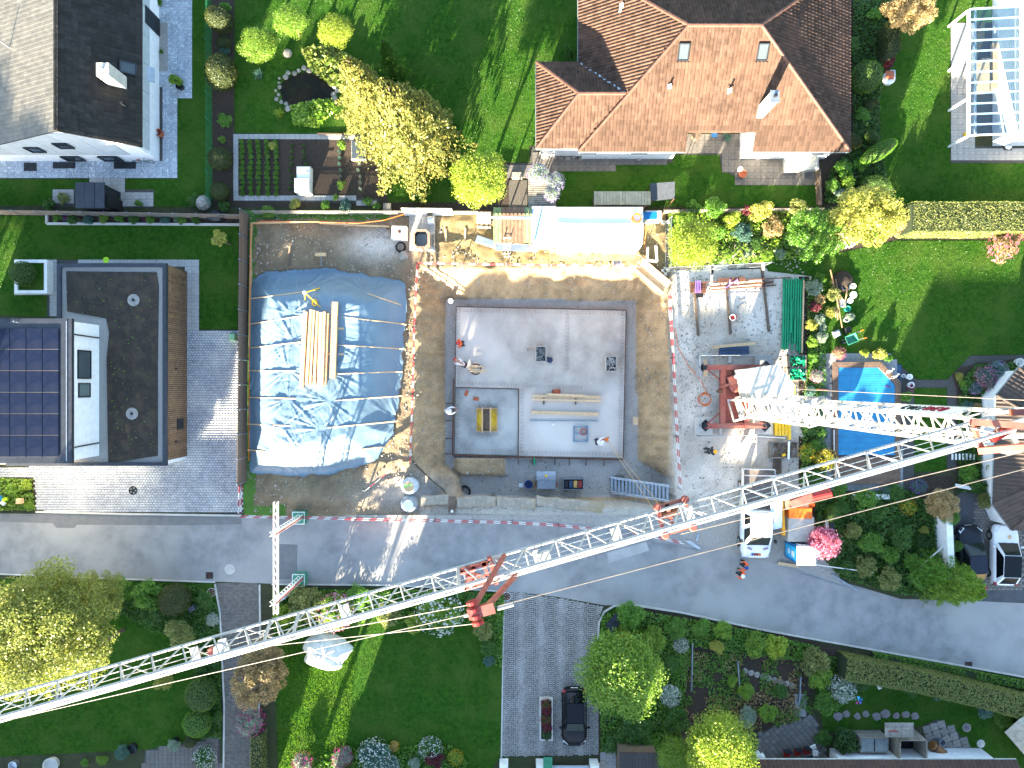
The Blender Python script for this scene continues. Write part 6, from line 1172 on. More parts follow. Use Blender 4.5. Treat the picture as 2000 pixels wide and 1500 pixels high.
for s in (-1,1):
    for y in (-2.0,1.9): wheel(t, (s*.93,y,.36), .36, .24)
for i, (x, c_) in enumerate(((-.42,bluep),(-.2,redp),(.02,redp),(.25,orange))): MB().lathe(Vx((x*.75,-2.72,1.135)),[(.09,0),(.09,.02),(0,.022)],12).build_local('badge', c_, t)
for i in range(8): MB().box((-.42+.12*i,-.35-.03*abs(i-3.5)*-.3,1.985),(.08,.1,.012)).build_local('roof_mark', M('roof_blue','a8cfe8','98c0dc',3,.4), t)
# road machine
t = T('road_machine', 'orange and grey road machine with folded red arm beside the truck', 'machine', P(1550,1015)); z_ = 0
MB().cbox(P(1552,1028,.5),(1.75,1.7,1.15),-.03,.06).build('tank_body', M('machine_grey','aaa89f','97958d',3,.6), t); MB().cbox(P(1551,996,.6),(1.55,.75,1.2),-.03,.06).build('hood', orange, t); MB().beam(P(1527,978,1.5), P(1530,1045,1.5), .2, .25).build('side_rail', M('amber_paint','dd9c1c','c28614',3,.5), t)
MB().cbox(P(1545,978,.7),(1.6,.75,1.0),.1,.05).build('engine_cover', M('machine_cream','c9ad88','b39976',3,.6), t)
MB().beam(P(1545,985,2.0), P(1592,967,2.2), .55, .4).build('arm', cranered, t); MB().tube(P(1585,970,2.2), P(1622,962,2.3), .3, 14).build('drum', redp, t); MB().tube(P(1568,984,1.5), P(1590,986,1.5), .15, 10).build('lamp_arm', orange, t); MB().beam(P(1522,975,1.2), P(1505,985,1.0), .2, .2).build('draw_bar', rust, t)
for a in ((1535,1042),(1572,1040),(1535,985),(1572,985)): c = P(*a,.3); MB().tube(c-Vx((.1,0,0)), c+Vx((.1,0,0)), .3, 16).build('wheel', rubber, t)
MB().prism([P(1505,985,1.9),P(1528,980,1.9),P(1527,1031,1.9),P(1508,1035,1.9)], 1.86, 1.9).thing('solar_sheet', M('pale_blue_sheet','b5c6da','a4b5ca',2,.4), 'pale blue flat sheet standing between the truck and the road machine', 'sheet')
b_ = P(1549,1070); t = T('portable_toilet', 'blue portable toilet cabin with white roof by the road', 'toilet', b_); sz = 1.2
MB().box(b_+uz*1.1,(sz,sz,2.2)).build('cabin', bluep, t, bevel=.04); MB().cbox(b_+uz*2.2,(sz+.08,sz+.08,.16),0,.07).build('roof', whiteplastic, t)
MB().box(b_+Vx((-.61,0,1.15)),(.03,.85,1.85)).build('door', M('door_cyan','27b6e6','1ea2d0',3,.4), t); MB().box(b_+Vx((-.63,-.05,1.55)),(.02,.4,.5)).build('door_sign', whitep, t); MB().box(b_+Vx((-.63,.0,.85)),(.02,.35,.3)).build('door_sign', whitep, t)
MB().box(b_+Vx((0,.61,1.65)),(.75,.02,.6)).build('sign', whitep, t)
for a in ((-.2,.1),(0,.12),(.15,.05)): MB().beam(b_+Vx((a[0],.63,1.5)), b_+Vx((a[0]+.15,.63,1.8)), .05, .02).build('sign_mark', black, t)
plank('board', P(1520,1100,.15), P(1560,1106,.15), .22, .1, wood_x, 'light boards lying on the road beside the blue toilet', None, 'board')
# ================================================================= height limit gate across the road
gt = T('height_gate', 'white lattice height gate spanning the road on two posts', 'gate', P(588,1070))
def lattice(a, b, w, n, mat, parent, nm, side=Vx((1,0,0)), r=.025):
    s = side.normalized()*w/2; d = (Vx(b)-Vx(a)).normalized(); s2 = d.cross(side).normalized()*w/2
    cs = [s+s2, s-s2, -s-s2, -s+s2]
    for c in cs: MB().tube(Vx(a)+c, Vx(b)+c, r, 5).build('gate_chord', mat, parent)
    for k in range(n):
        p, q = Vx(a).lerp(b,k/n), Vx(a).lerp(b,(k+1)/n)
        for i in range(4): MB().tube(p+cs[i], q+cs[(i+1)%4], r*.6, 4).build('gate_brace', mat, parent)
for y in (1009,1129): a = P(587,y,.75); lattice(a, Vx((a.x,a.y,6.6)), .26, 11, whitep, gt, 'post'); MB().beam(Vx((a.x+.2,a.y,.7)), Vx((a.x+.2,a.y,6.5)), .05, .1).build('red_strip', redp, gt)
p0_ = P(541,980,5.2); p1_ = P(531,1200,5.2); lattice(Vx((P(587,1009).x,p0_.y,5.2)), Vx((P(587,1009).x,p1_.y,5.2)), .24, 15, whitep, gt, 'beam', uz); MB().beam(Vx((P(587,1009).x-.16,p0_.y-.8,5.1)), Vx((P(587,1009).x-.16,p1_.y+1,5.1)), .04, .2).build('red_strip', redp, gt)
for y, l in ((1008,'upper'),(1128,'lower')):
    t = T('concrete_ballast', '%s green painted concrete ballast block of the height gate' % l, 'ballast', P(589,y), 'green ballast blocks'); c = P(589,y); MB().cbox(c,(.85,.85,.75),0,.03).build('block', M('ballast_green','3f8a6c','337358',4,.6), t); MB().ring(c+uz*.76,.3,.02,4,4).build('lifting_frame', alu, t)
    for s in (-1,1): MB().box(c+Vx((0,s*.41,.755)),(.86,.05,.02)).build('white_line', whitep, t); MB().box(c+Vx((s*.41,0,.756)),(.05,.86,.02)).build('white_line', whitep, t); MB().box(c+Vx((0,s*.436,.6)),(.2,.02,.12)).build('reflector', redp, t)
# manholes and drains
for a, b, r, m_, l in ((449,1112,.33,conc_l,'pale round manhole cover with spokes in the left road'),(990,1165,.28,rust,'round dark drain cover at the top of the sett driveway'),(260,958,.33,dark,'dark round manhole cover in the paver driveway'),(413,1157,.27,rust,'small rusty round cover at the top of the side path'),(1888,1421,.25,M('mauve_iron','6c6068','584e56',4,.6),'round cover in the lower right lawn')):
    t = T('manhole_cover', l, 'cover', P(a,b)); MB().lathe(P(a,b,.022),[(r+.04,0),(r+.04,.02),(r,.02),(r,.012),(0,.016)],24).build('frame', conc_l, t); MB().lathe(P(a,b,.04),[(r*.96,0),(r*.96,.012),(0,.014)],24).build('lid', m_, t)
    for k in range(5): q = P(a,b,.055)+Vx((math.cos(k*1.2566)*r*.55,math.sin(k*1.2566)*r*.55,0)); MB().lathe(q,[(r*.14,0),(r*.14,.006),(0,.007)],8).build('boss', concrete, t)
for a, b, l in ((409,1124,'left square road drain near the pale manhole'),(1892,1299,'right square road drain near the long lower hedge')):
    t = T('road_drain', l, 'drain', P(a,b)); MB().box(P(a,b,.03),(.5,.45,.03)).build('frame', dark, t)
    for k in range(4): MB().box(P(a,b,.05)+Vx((-.18+.12*k,0,0)),(.05,.4,.015)).build('bar', rust, t)
t = T('road_sign', 'tipped metal road sign with triangular foot lying on the tarmac edge', 'sign', P(1360,1060)); MB().prism([P(1336,1055),P(1350,1056),P(1368,1070),P(1365,1073),P(1352,1066)], .06, .09).build('plate', wallg, t); MB().box(P(1362,1050,.05),(.15,.5,.06),-.3).build('foot', alu, t); MB().tube(P(1273,1060,.05), P(1370,1075,.05), .02, 5).build('pole', galv, t)
t = T('fallen_pole', 'thin grey pole with a pointed metal foot lying on the road', 'pole', P(1640,1135)); MB().tube(P(1565,1120,.06), P(1655,1147,.06), .02, 5).build('pole', galv, t); MB().beam(P(1625,1122,.05), P(1676,1154,.05), .1, .06).build('foot', galv, t)
# ================================================================= people
skinm = M('skin','b98566','a4735a',6,.6)
POSE = dict(
 stand=dict(p=(0,0,.95),s=(0,.02,1.18),c=(0,.02,1.38),n=(0,.04,1.5),h=(0,.07,1.66),sh=(.19,0,1.42),el=(.27,.04,1.14),wr=(.24,.2,.95),hi=(.1,0,.93),kn=(.12,.04,.5),an=(.13,0,.09),to=(.14,.17,.05)),
 reach=dict(p=(0,0,.93),s=(0,.06,1.15),c=(0,.14,1.34),n=(0,.2,1.46),h=(0,.27,1.6),sh=(.19,.14,1.38),el=(.24,.4,1.2),wr=(.14,.66,1.12),hi=(.1,0,.92),kn=(.13,.08,.5),an=(.14,-.02,.09),to=(.15,.15,.05)),
 bend=dict(p=(0,-.2,.9),s=(0,.0,1.06),c=(0,.26,1.12),n=(0,.42,1.12),h=(0,.58,1.1),sh=(.19,.3,1.1),el=(.25,.42,.82),wr=(.16,.58,.6),hi=(.1,-.2,.88),kn=(.14,-.08,.47),an=(.14,-.14,.09),to=(.15,.03,.05)),
 walk=dict(p=(0,0,.94),s=(0,.05,1.17),c=(0,.09,1.37),n=(0,.13,1.5),h=(0,.18,1.64),sh=(.19,.08,1.42),el=(.26,.14,1.14),wr=(.22,.3,.98),hi=(.1,0,.93),kn=(.12,.1,.5),an=(.13,-.1,.1),to=(.14,.06,.05)),
 kneel=dict(p=(0,-.1,.48),s=(0,.04,.68),c=(0,.2,.84),n=(0,.3,.94),h=(0,.4,1.05),sh=(.19,.22,.88),el=(.28,.38,.62),wr=(.2,.58,.42),hi=(.1,-.1,.47),kn=(.18,.24,.24),an=(.16,-.16,.09),to=(.16,-.3,.05)))
def skinmesh(name, verts, edges, radii, mat, parent, sub=1):
    me = bpy.data.meshes.new(name); me.from_pydata(verts, edges, []); o = link(name, me, mat, parent); m = o.modifiers.new('skin','SKIN'); m.use_smooth_shade = True
    sv = me.skin_vertices[0].data
    for i, r in enumerate(radii): sv[i].radius = (r[0], r[1]) if isinstance(r, tuple) else (r, r); sv[i].use_root = (i == 0)
    s = o.modifiers.new('sub','SUBSURF'); s.levels = sub; s.render_levels = sub; return o
def person(label, loc, face, pose, shirt, trouser, helmet, vest=None, extra=None):
    t = T('person', label, 'person', loc, None, face); D = POSE[pose]; mr = lambda k, s: (D[k][0]*s, D[k][1], D[k][2])
    V_ = [D['p'],D['s'],D['c'],D['n'],D['h'],(D['h'][0],D['h'][1]+.03,D['h'][2]+.1)]; E_ = [(0,1),(1,2),(2,3),(3,4),(4,5)]; Rr = [(.14,.1),(.13,.1),(.16,.11),.055,.095,.07]
    for s in (-1,1):
        k = len(V_); V_ += [mr('sh',s),mr('el',s),mr('wr',s)]; E_ += [(2,k),(k,k+1),(k+1,k+2)]; Rr += [.065,.045,.03]; w = Vx(V_[k+2]); d = (w-Vx(V_[k+1])).normalized(); pm = w+d*.07; kp = len(V_); V_.append(tuple(pm)); E_.append((k+2,kp)); Rr.append((.035,.018)); sd = d.cross(uz).normalized()
        for q in range(4): a = pm+sd*(q-1.5)*.02+d*.035; b2 = a+d*(.03+.012*(q in (1,2)))-uz*.018; n = len(V_); V_ += [tuple(a),tuple(b2)]; E_ += [(kp,n),(n,n+1)]; Rr += [.009,.008]
        tb = w+d*.03-sd*s*.035; n = len(V_); V_ += [tuple(tb),tuple(tb+d*.035-sd*s*.012)]; E_ += [(k+2,n),(n,n+1)]; Rr += [.010,.009]
        k = len(V_); V_ += [mr('hi',s),mr('kn',s),mr('an',s),mr('to',s)]; E_ += [(0,k),(k,k+1),(k+1,k+2),(k+2,k+3)]; Rr += [.085,.055,.04,.035]
    skinmesh('body', V_, E_, Rr, skinm, t)
    jv = [D['p'],D['s'],D['c'],D['n']]; je = [(0,1),(1,2),(2,3)]; jr = [(.155,.12),(.15,.12),(.175,.125),.07]
    for s in (-1,1): k = len(jv); e = Vx(mr('el',s)); w = Vx(mr('wr',s)); jv += [mr('sh',s),tuple(e),tuple(e.lerp(w,.85))]; je += [(2,k),(k,k+1),(k+1,k+2)]; jr += [.085,.065,.05]
    skinmesh('jacket', jv, je, jr, shirt, t)
    tv = [D['p']]; te = []; tr_ = [(.16,.125)]
    for s in (-1,1): k = len(tv); a = Vx(mr('kn',s)); b2 = Vx(mr('an',s)); tv += [mr('hi',s),tuple(a),tuple(a.lerp(b2,.9))]; te += [(0,k),(k,k+1),(k+1,k+2)]; tr_ += [.105,.075,.06]
    skinmesh('trousers', tv, te, tr_, trouser, t)
    for s in (-1,1): a = Vx(mr('an',s)); b2 = Vx(mr('to',s)); MB().beam(a-(b2-a)*.4-uz*.02, b2+(b2-a)*.3+uz*.005, .1, .1).build_local('boot', black, t)
    hd_ = Vx(D['h'])+Vx((0,.01,.06)); up_ = (Vx(D['h'])-Vx(D['n'])).normalized(); ax_ = up_ if pose in ('bend',) else (up_+uz).normalized(); rot = uz.rotation_difference(ax_).to_matrix()
    b = MB().lathe((0,0,0),[(.15,-.02),(.13,0),(.128,.05),(.10,.105),(.055,.135),(0,.142)],14); b.v = [tuple(rot@Vx(q)+hd_) for q in b.v]
    for q in ((-.05,.0),): pass
    b.build_local('helmet', helmet, t, smooth=True)
    nz = Vx(D['h'])+Vx((0,.115,-.01)); MB().beam(nz+Vx((0,-.03,.03)), nz+Vx((0,.0,-.01)), .025, .03).build_local('nose', skinm, t)
    for s in (-1,1): MB().lathe(Vx(D['h'])+Vx((s*.035,.092,.025)),[(.012,0),(0,.01)],6).build_local('eye', black, t); MB().box(Vx(D['h'])+Vx((s*.098,.0,.0)),(.02,.04,.06)).build_local('ear', skinm, t)
    MB().box(Vx(D['h'])+Vx((0,.092,-.05)),(.05,.01,.012)).build_local('mouth', M('lip','8a4a42','7a3f38',4,.6), t)
    if extra: extra(t, D)
    return t
hi_or = M('hi_vis_orange','e8632a','d0551f',4,.75); wsh = M('white_shirt','d5d6d6','c4c5c6',4,.85); dkn = M('dark_workwear','2b303a','22262f',4,.9); tanw = M('tan_workwear','a08c70','8a775d',4,.9); redh = M('red_helmet','c03038','a5262e',3,.4); whh = M('white_helmet','dcdcd6','cfcfc9',3,.4); yeh = M('yellow_helmet','dfa52c','c89020',3,.4)
person('worker in orange jacket and red helmet standing at the left slab edge', S(903,672), R(100), 'walk', hi_or, dkn, redh)
person('worker in white shirt and red helmet bending over the slab edge', S(905,711), R(60), 'bend', wsh, dkn, redh)
person('worker in white shirt and white helmet leaning on the left formwork rail', P(875,802,PZ), R(-80), 'reach', wsh, wsh, whh)
def belt(t, D): MB().ring(Vx(D['p'])+uz*.08,.17,.035,14,5).build_local('tool_belt', M('brown_leather','7c5238','66422c',4,.7), t)
person('worker in white shirt and white helmet guiding the crane hook on the slab', S(1164,862), R(-75), 'reach', wsh, dkn, whh)
person('worker in dark clothes and yellow helmet walking below the crane base', P(1379,879), R(-75), 'walk', dkn, dkn, yeh)
person('worker with pale helmet and tool belt beside the truck bed, left of two', P(1505,975), R(18), 'bend', dkn, tanw, whh, extra=belt)
person('worker with white helmet and tool belt behind the road machine, right of two', P(1563,963), R(18), 'bend', dkn, tanw, whh, extra=belt)
person('person in orange jacket and white helmet walking on the road, lower of two', P(1441,1115), R(70), 'walk', hi_or, dkn, whh)
person('person in orange jacket and blue cap walking on the road, upper of two', P(1448,1098), R(80), 'walk', hi_or, dkn, M('blue_cap','2b4a8a','233d72',4,.7))
# ================================================================= plants
def stem_limbs(t, base, top, r, n, crown_r, seed):
    rs = random.Random(seed); base, top = Vx(base), Vx(top); k = 5
    pts = [base.lerp(top, i/k)+Vx((rs.uniform(-.06,.06),rs.uniform(-.06,.06),0))*(i>0) for i in range(k+1)]; b = MB().path(pts, [r*(1.25-.75*i/k) for i in range(k+1)], 7)
    for i in range(n): a = rs.uniform(0,6.28); s = pts[2+i%3]; e = top+Vx((math.cos(a)*crown_r*.6,math.sin(a)*crown_r*.6,rs.uniform(-.2,.45)*crown_r)); b.path([s, s.lerp(e,.5)+uz*.1, e], [r*.5,r*.35,r*.12], 5)
    b.build('trunk', bark, t)
def tree(px, py, r, ztop, me, mat, label, rzf=.9, group=None, rxy=(1,1), seed=1, flower=None, cat='tree', dens=1):
    zc = ztop-r*rzf; c = P(px, py, zc); t = T('tree', label, cat, (c.x,c.y,0), group); stem_limbs(t, (c.x,c.y,0), (c.x,c.y,zc+.1), .05+r*.035, 7, r, seed)
    for k in range(dens): inst('crown', me, mat, t, (0,0,zc), (0,0,seed*1.3+k*2.1), (r*rxy[0],r*rxy[1],r*rzf))
    if flower: inst('blossom', FLW[seed%2], flower, t, (0,0,zc), (0,0,seed), (r*rxy[0],r*rxy[1],r*rzf))['kind'] = 'stuff'
    return t
def conifer(px, py, h, r, mat, label, me=0, seed=1, name='conifer'):
    c = P(px, py); t = T(name, label, 'tree', c); MB().path([c, c+uz*h*.5, c+uz*h*.97], [.22,.13,.03], 7).build('trunk', bark, t); inst('crown', CON[me], mat, t, (0,0,0), (0,0,seed), (r,r,h)); return t
def shrub(px, py, r, h, me, mat, label, fl=None, rxy=(1,1), seed=None, group=None, cat='shrub', z0=0):
    seed = seed or int(px*7+py); c = P(px, py, z0+h*.55); t = T('shrub', label, cat, (c.x,c.y,z0), group); MB().path([(c.x,c.y,z0),(c.x,c.y,z0+h*.5)], [.03+.02*r,.02], 5).build('stem', bark, t)
    inst('foliage', me, mat, t, (0,0,h*.5), (0,0,seed), (r*rxy[0],r*rxy[1],h*.55))
    if fl: inst('flowers', FLW[seed%2], fl, t, (0,0,h*.52), (0,0,seed), (r*rxy[0]*.97,r*rxy[1]*.97,h*.57))['kind'] = 'stuff'
    return t
def ball(px, py, rx, ry, h, mat, label, seed=1, group=None, me=None, rz=0):
    c = P(px, py, h*.5); t = T('clipped_shrub', label, 'topiary', (c.x,c.y,0), group); k = (HC-h*.5)/F; inst('foliage', me or BALL[seed%2], mat, t, (0,0,h*.5), (0,0,rz or seed), (rx*k,ry*k,h*.52)); MB().tube((c.x,c.y,0),(c.x,c.y,h*.5),.06,6).build('stem', bark, t)
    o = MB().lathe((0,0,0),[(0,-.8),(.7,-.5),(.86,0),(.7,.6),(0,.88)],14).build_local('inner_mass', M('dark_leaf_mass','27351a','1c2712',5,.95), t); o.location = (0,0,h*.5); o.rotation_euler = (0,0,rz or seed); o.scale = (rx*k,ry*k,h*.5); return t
def hedge(pts, w, h, mat, label, n=2600, leaf=.05, seed=1, name='hedge'):
    pts = [P(a,b) for a,b in pts]; t = T(name, label, 'hedge', pts[0]); rs = np.random.RandomState(seed); pos = []; nr = []; core = MB(); tot = sum((b-a).length for a,b in zip(pts[:-1],pts[1:]))
    for a, b in zip(pts[:-1], pts[1:]):
        L = (b-a).length; m = int(n*L/tot); d = np.array((b-a).normalized()); s = np.array([-d[1],d[0],0]); u = rs.uniform(0,L,m); f = rs.uniform(size=m); A0 = np.array(a)
        topm = f < w/(w+2*h); v = np.where(topm, rs.uniform(-w/2,w/2,m), np.where(rs.uniform(size=m) < .5,-w/2,w/2)); z = np.where(topm, h, h*rs.uniform(.05,1,m)); wob = vnoise(u+A0[0], v+A0[1], .8, seed)*.12
        pos.append(A0+d*u[:,None]+s*(v*(1+wob*.6))[:,None]+np.stack([0*u,0*u,z+wob*topm],1)); nr.append(np.where(topm[:,None], np.array([[0,0,1.]]), s*np.sign(v)[:,None])); core.beam(a+uz*h*.46, b+uz*h*.46, w*.9, h*.9)
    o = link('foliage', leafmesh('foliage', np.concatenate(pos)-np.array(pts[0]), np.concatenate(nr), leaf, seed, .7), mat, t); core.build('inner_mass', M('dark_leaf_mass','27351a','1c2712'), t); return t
# ---- upper left: egg-shaped evergreens along the wire fence
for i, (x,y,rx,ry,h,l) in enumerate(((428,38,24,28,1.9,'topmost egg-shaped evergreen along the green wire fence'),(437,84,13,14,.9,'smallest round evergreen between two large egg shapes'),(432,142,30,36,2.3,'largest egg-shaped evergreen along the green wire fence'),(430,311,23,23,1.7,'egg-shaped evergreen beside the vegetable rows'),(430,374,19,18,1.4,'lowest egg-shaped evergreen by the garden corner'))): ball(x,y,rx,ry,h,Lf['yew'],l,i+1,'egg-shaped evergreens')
t = T('wire_fence', 'green wire fence with thin posts behind the egg-shaped evergreens', 'fence', P(414,200))
for i in range(9): p = P(414,i*50-10); MB().tube(p, p+uz*1.2, .03, 5).build('post', greenp, t)
m = MB()
for i in range(9): z = .1+i*.13; m.tube(P(414,-20,0)+uz*z, P(416,404,0)+uz*z, .007, 3)
for i in range(100): p = P(414,-20).lerp(P(416,404),i/100); m.tube(p, p+uz*1.2, .006, 3)
m.build('wire_mesh', greenp, t)['kind'] = 'stuff'
for a in ((440,12,.5,.7,'green','leafy bush at the top end of the evergreen row'),(437,100,.45,.6,'bluegreen','blue green bush under the smallest evergreen'),(438,235,.6,.8,'green','bright leafy bush between the evergreens'),(434,272,.3,.4,'bright','small light green plant above the vegetable bed corner'),(437,400,.5,.5,'deep','dark leafy plant at the garden corner'),(378,392,.55,.7,'deep','dark bush beside the grey boulder'),(94,398,.5,.6,'deep','low dark bush left of the anthracite shed'),(228,395,.5,.7,'dark','dark bush at the right of the anthracite shed'),(271,398,.32,.5,'green','grassy tuft at the slab path corner'),(120,388,.55,.5,'olive','pale airy plant on the slab terrace'),(343,158,.55,.9,'bright','bright potted plant at the slate house patio'),(312,2,.4,.4,'green','small bush in the gravel bed by the slate house'),(316,100,.2,.3,'green','tiny plant in the gravel bed by the slate house')): shrub(a[0],a[1],a[2],a[3],SH[int(a[0])%4],Lf[a[4]],a[5])
MB().lathe(P(400,398),[(.5,0),(.55,.3),(.35,.6),(0,.7)],9).thing('boulder', stone, 'grey boulder at the corner of the upper left lawn', 'boulder')
MB().prism(poly([(296,45),(328,45),(328,140),(296,140)]), 0, .05).thing('gravel_bed', gravel, 'grey gravel bed beside the slate house wall', 'gravel')
MB().lathe(P(355,172),[(.2,0),(.26,.4),(.24,.4),(.2,.3),(0,.3)],14).thing('flower_pot', dark, 'dark round flower pot at the slate house patio corner', 'pot'); MB().lathe(P(316,263),[(.2,0),(.26,.5),(.22,.5),(.2,.2),(0,.2)],14).thing('flower_pot', terracotta, 'terracotta pot beside the slate house corner', 'pot')
t = T('bicycle', 'small bicycle leaning at the slate house gable wall', 'bicycle', P(285,322)); c = P(285,322)
for s in (-.45,.45): o = MB().path([c+Vx((s+.3*math.cos(k*.524),.12+.03*math.sin(k),.32+.3*math.sin(k*.524))) for k in range(13)], .02, 5).build('wheel', rubber, t)
MB().path([c+Vx((-.45,.12,.32)),c+Vx((-.1,.1,.62)),c+Vx((.35,.1,.65)),c+Vx((.45,.12,.32))], .022, 5).build('frame', M('teal_paint','2f8a86','256f6c',3,.4), t); MB().beam(c+Vx((.3,-.1,.85)),c+Vx((.3,.25,.85)),.03,.03).build('handlebar', black, t); MB().box(c+Vx((-.15,.1,.75)),(.22,.1,.05)).build('saddle', redp, t)
# anthracite garden shed
t = T('garden_shed', 'anthracite metal garden shed with three roof panels', 'shed', P(180,390)); a, b = P(147,356,2.2), P(204,406,2.2); MB().prism([(a.x+.1,b.y+.1),(b.x-.1,b.y+.1),(b.x-.1,a.y-.1),(a.x+.1,a.y-.1)], 0, 2.1).build('wall', dark, t)
for i in range(3): x0_ = a.x+(b.x-a.x)*i/3; x1_ = a.x+(b.x-a.x)*(i+1)/3-.02; MB().prism([(x0_,b.y),(x1_,b.y),(x1_,a.y),(x0_,a.y)], 2.1, 2.2+.02*(i%2)).build('roof_panel', anthr, t)
MB().box((b.x+.02,b.y+.6,1.0),(.05,.8,1.9)).build('door', black, t)
# ---- plank fences
def plank_fence(label, A, B, h, n, boards, mat, post=galv, boardh=None):
    t = T('plank_fence', label, 'fence', A); A, B = Vx(A), Vx(B); bh = h/boards
    for i in range(n):
        p, q = A.lerp(B,i/n), A.lerp(B,(i+1)/n); d = (q-p).normalized()
        for k in range(boards): MB().beam(p+d*.05+uz*(bh*(k+.5)+.04), q-d*.03+uz*(bh*(k+.5)+.04), .03, bh*.93).build('board', mat, t)
        MB().beam(p+uz*0, p+uz*(h+.08), .07, .07).build('post', post, t)
    MB().beam(B, B+uz*(h+.08), .07, .07).build('post', post, t); return t
brown_f = M('brown_fence','6d5c50','57493f',3,.8,bump=.2,stretch=(1,6,1),vary=.12)
plank_fence('long brown plank fence with metal posts between driveway and site', P(487,420), P(482,940), 1.75, 11, 8, brown_f)
plank_fence('grey brown plank fence below the anthracite shed', P(-40,418), P(486,428), 1.3, 12, 6, M('greybrown_fence','82766c','6c6158',3,.8,bump=.2,stretch=(6,1,1),vary=.12))
t = T('site_kickboard', 'light boards with orange cable along the inside of the site corner', 'boards', P(490,430))
for a, b in (((493,436),(625,434)),((625,437),(760,443)),((492,436),(490,545)),((490,545),(488,680))): MB().beam(P(*a,.25), P(*b,.25), .04, .45).build('board', wood_x, t)
MB().path([P(486,900,.9),P(487,700,.9),P(488,550,.9),P(490,440,.9),P(510,432,.9),P(600,433,.9),P(700,436,.9),P(750,430,.9),P(790,418,.9)], .022, 5).build('cable', orange, t)
def picket(label, a, b, h=1.0, m_=wood_grey):
    a, b = Vx(a), Vx(b); t = T('picket_fence', label, 'fence', a); n = int((b-a).length/.13); f = MB()
    for z in (.3,.8): MB().beam(a+uz*z, b+uz*z, .05, .07).build('rail', m_, t)
    for i in range(n): p = a.lerp(b,(i+.5)/n)+Vx((0,.04,0)); f.box(p+uz*h/2,(.07,.025,h))
    f.build('pickets', m_, t)['kind'] = 'stuff'; return t
picket('wooden picket fence above the bare soil of the site', P(500,419), P(960,420)); picket('wooden picket fence behind the yellow green bushes right of the hut', P(1290,418), P(1600,414))
# planted strip along the fence
t = T('raised_bed_edge', 'white kerb round the long flower strip below the plank fence', 'edging', P(92,430))
for a, b in (((92,421),(92,437)),((92,437),(470,439))): MB().beam(P(*a,.08), P(*b,.08), .16, .18).build('kerb', conc_l, t)
cols = ['green','deep','bluegreen','bright','green','deep','green','bluegreen','green','deep']
whr = ['nearest the left end','second','third','fourth','fifth','sixth','seventh','eighth','ninth','nearest the black covered heap']
for i in range(10):
    x = 112+i*30; shrub(x, 427+(i%3), .42, .5, SH[i%4], Lf[cols[i]], 'small plant in the long flower strip, %s%s' % (whr[i], '' if i in (0,9) else ' from the left'), None, group='flower strip plants')
for i, (x, f) in enumerate(((127,'violet'),(152,'magenta'),(170,'yellow'),(200,'white'),(232,'violet'),(260,'white'),(285,'magenta'),(318,'pink'),(345,'white'))): shrub(x, 424+(i*5)%9, .26, .22, SH[1], Lf['maroon' if i%3==0 else 'deep'], '%s flower clump in the long flower strip, number %s in line' % ({'violet':'violet','magenta':'magenta','yellow':'yellow','white':'white','pink':'pink'}[f], ['one','two','three','four','five','six','seven','eight','nine'][i]), Fl[f], group='flower strip clumps')
b = MB().lathe(P(424,424),[(.62,0),(.75,.2),(.6,.42),(.25,.55),(0,.56)],11); rs2 = random.Random(4); b.v = [(x+rs2.uniform(-.1,.1)+.0,(y-P(424,424).y)*.55+P(424,424).y+rs2.uniform(-.04,.04),z+rs2.uniform(-.04,.04)) for x,y,z in b.v]; b.thing('covered_heap', M('black_sheet','23282e','1a1e23',3,.4,bump=.3,bscale=8), 'heap under a shiny black sheet on the flower strip', 'heap')
tree(428, 466, .62, 2.3, SH[2], Lf['yellow'], 'small young tree with yellow leaves on the left lawn', .8, seed=3)
# planter with ball
t = T('planter', 'square white planter wall with a small lawn inside', 'planter', P(60,540)); a, b = P(28,507,.7), P(92,573,.7); w_ = .22
for p, q in (((a.x,a.y-w_/2),(b.x,a.y-w_/2)),((a.x,b.y+w_/2),(b.x,b.y+w_/2))): MB().beam((*p,.35),(*q,.35),w_,.7).build('side', whitep, t)
for x in (a.x+w_/2,b.x-w_/2): MB().beam((x,a.y-w_-.003,.35),(x,b.y+w_+.003,.35),w_,.7).build('side', whitep, t)
MB().box(((a.x+b.x)/2,(a.y+b.y)/2,.3),(b.x-a.x-.3,a.y-b.y-.3,.5)).build('turf', grassm, t)
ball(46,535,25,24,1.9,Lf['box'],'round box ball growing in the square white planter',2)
MB().lathe(P(208,508),[(.2,0),(.22,.06),(0,.07)],14).thing('toy_disc', M('lime_plastic','a8d818','98c410',3,.4), 'lime green disc lying beside the flat roof edge', 'toy')
t = T('garden_box', 'small pale green utility box beside the plank fence', 'box', P(458,658)); MB().cbox(P(458,659),(.4,.5,.5),0,.04).build('box', M('pale_green','86b08a','749c78',3,.6), t)
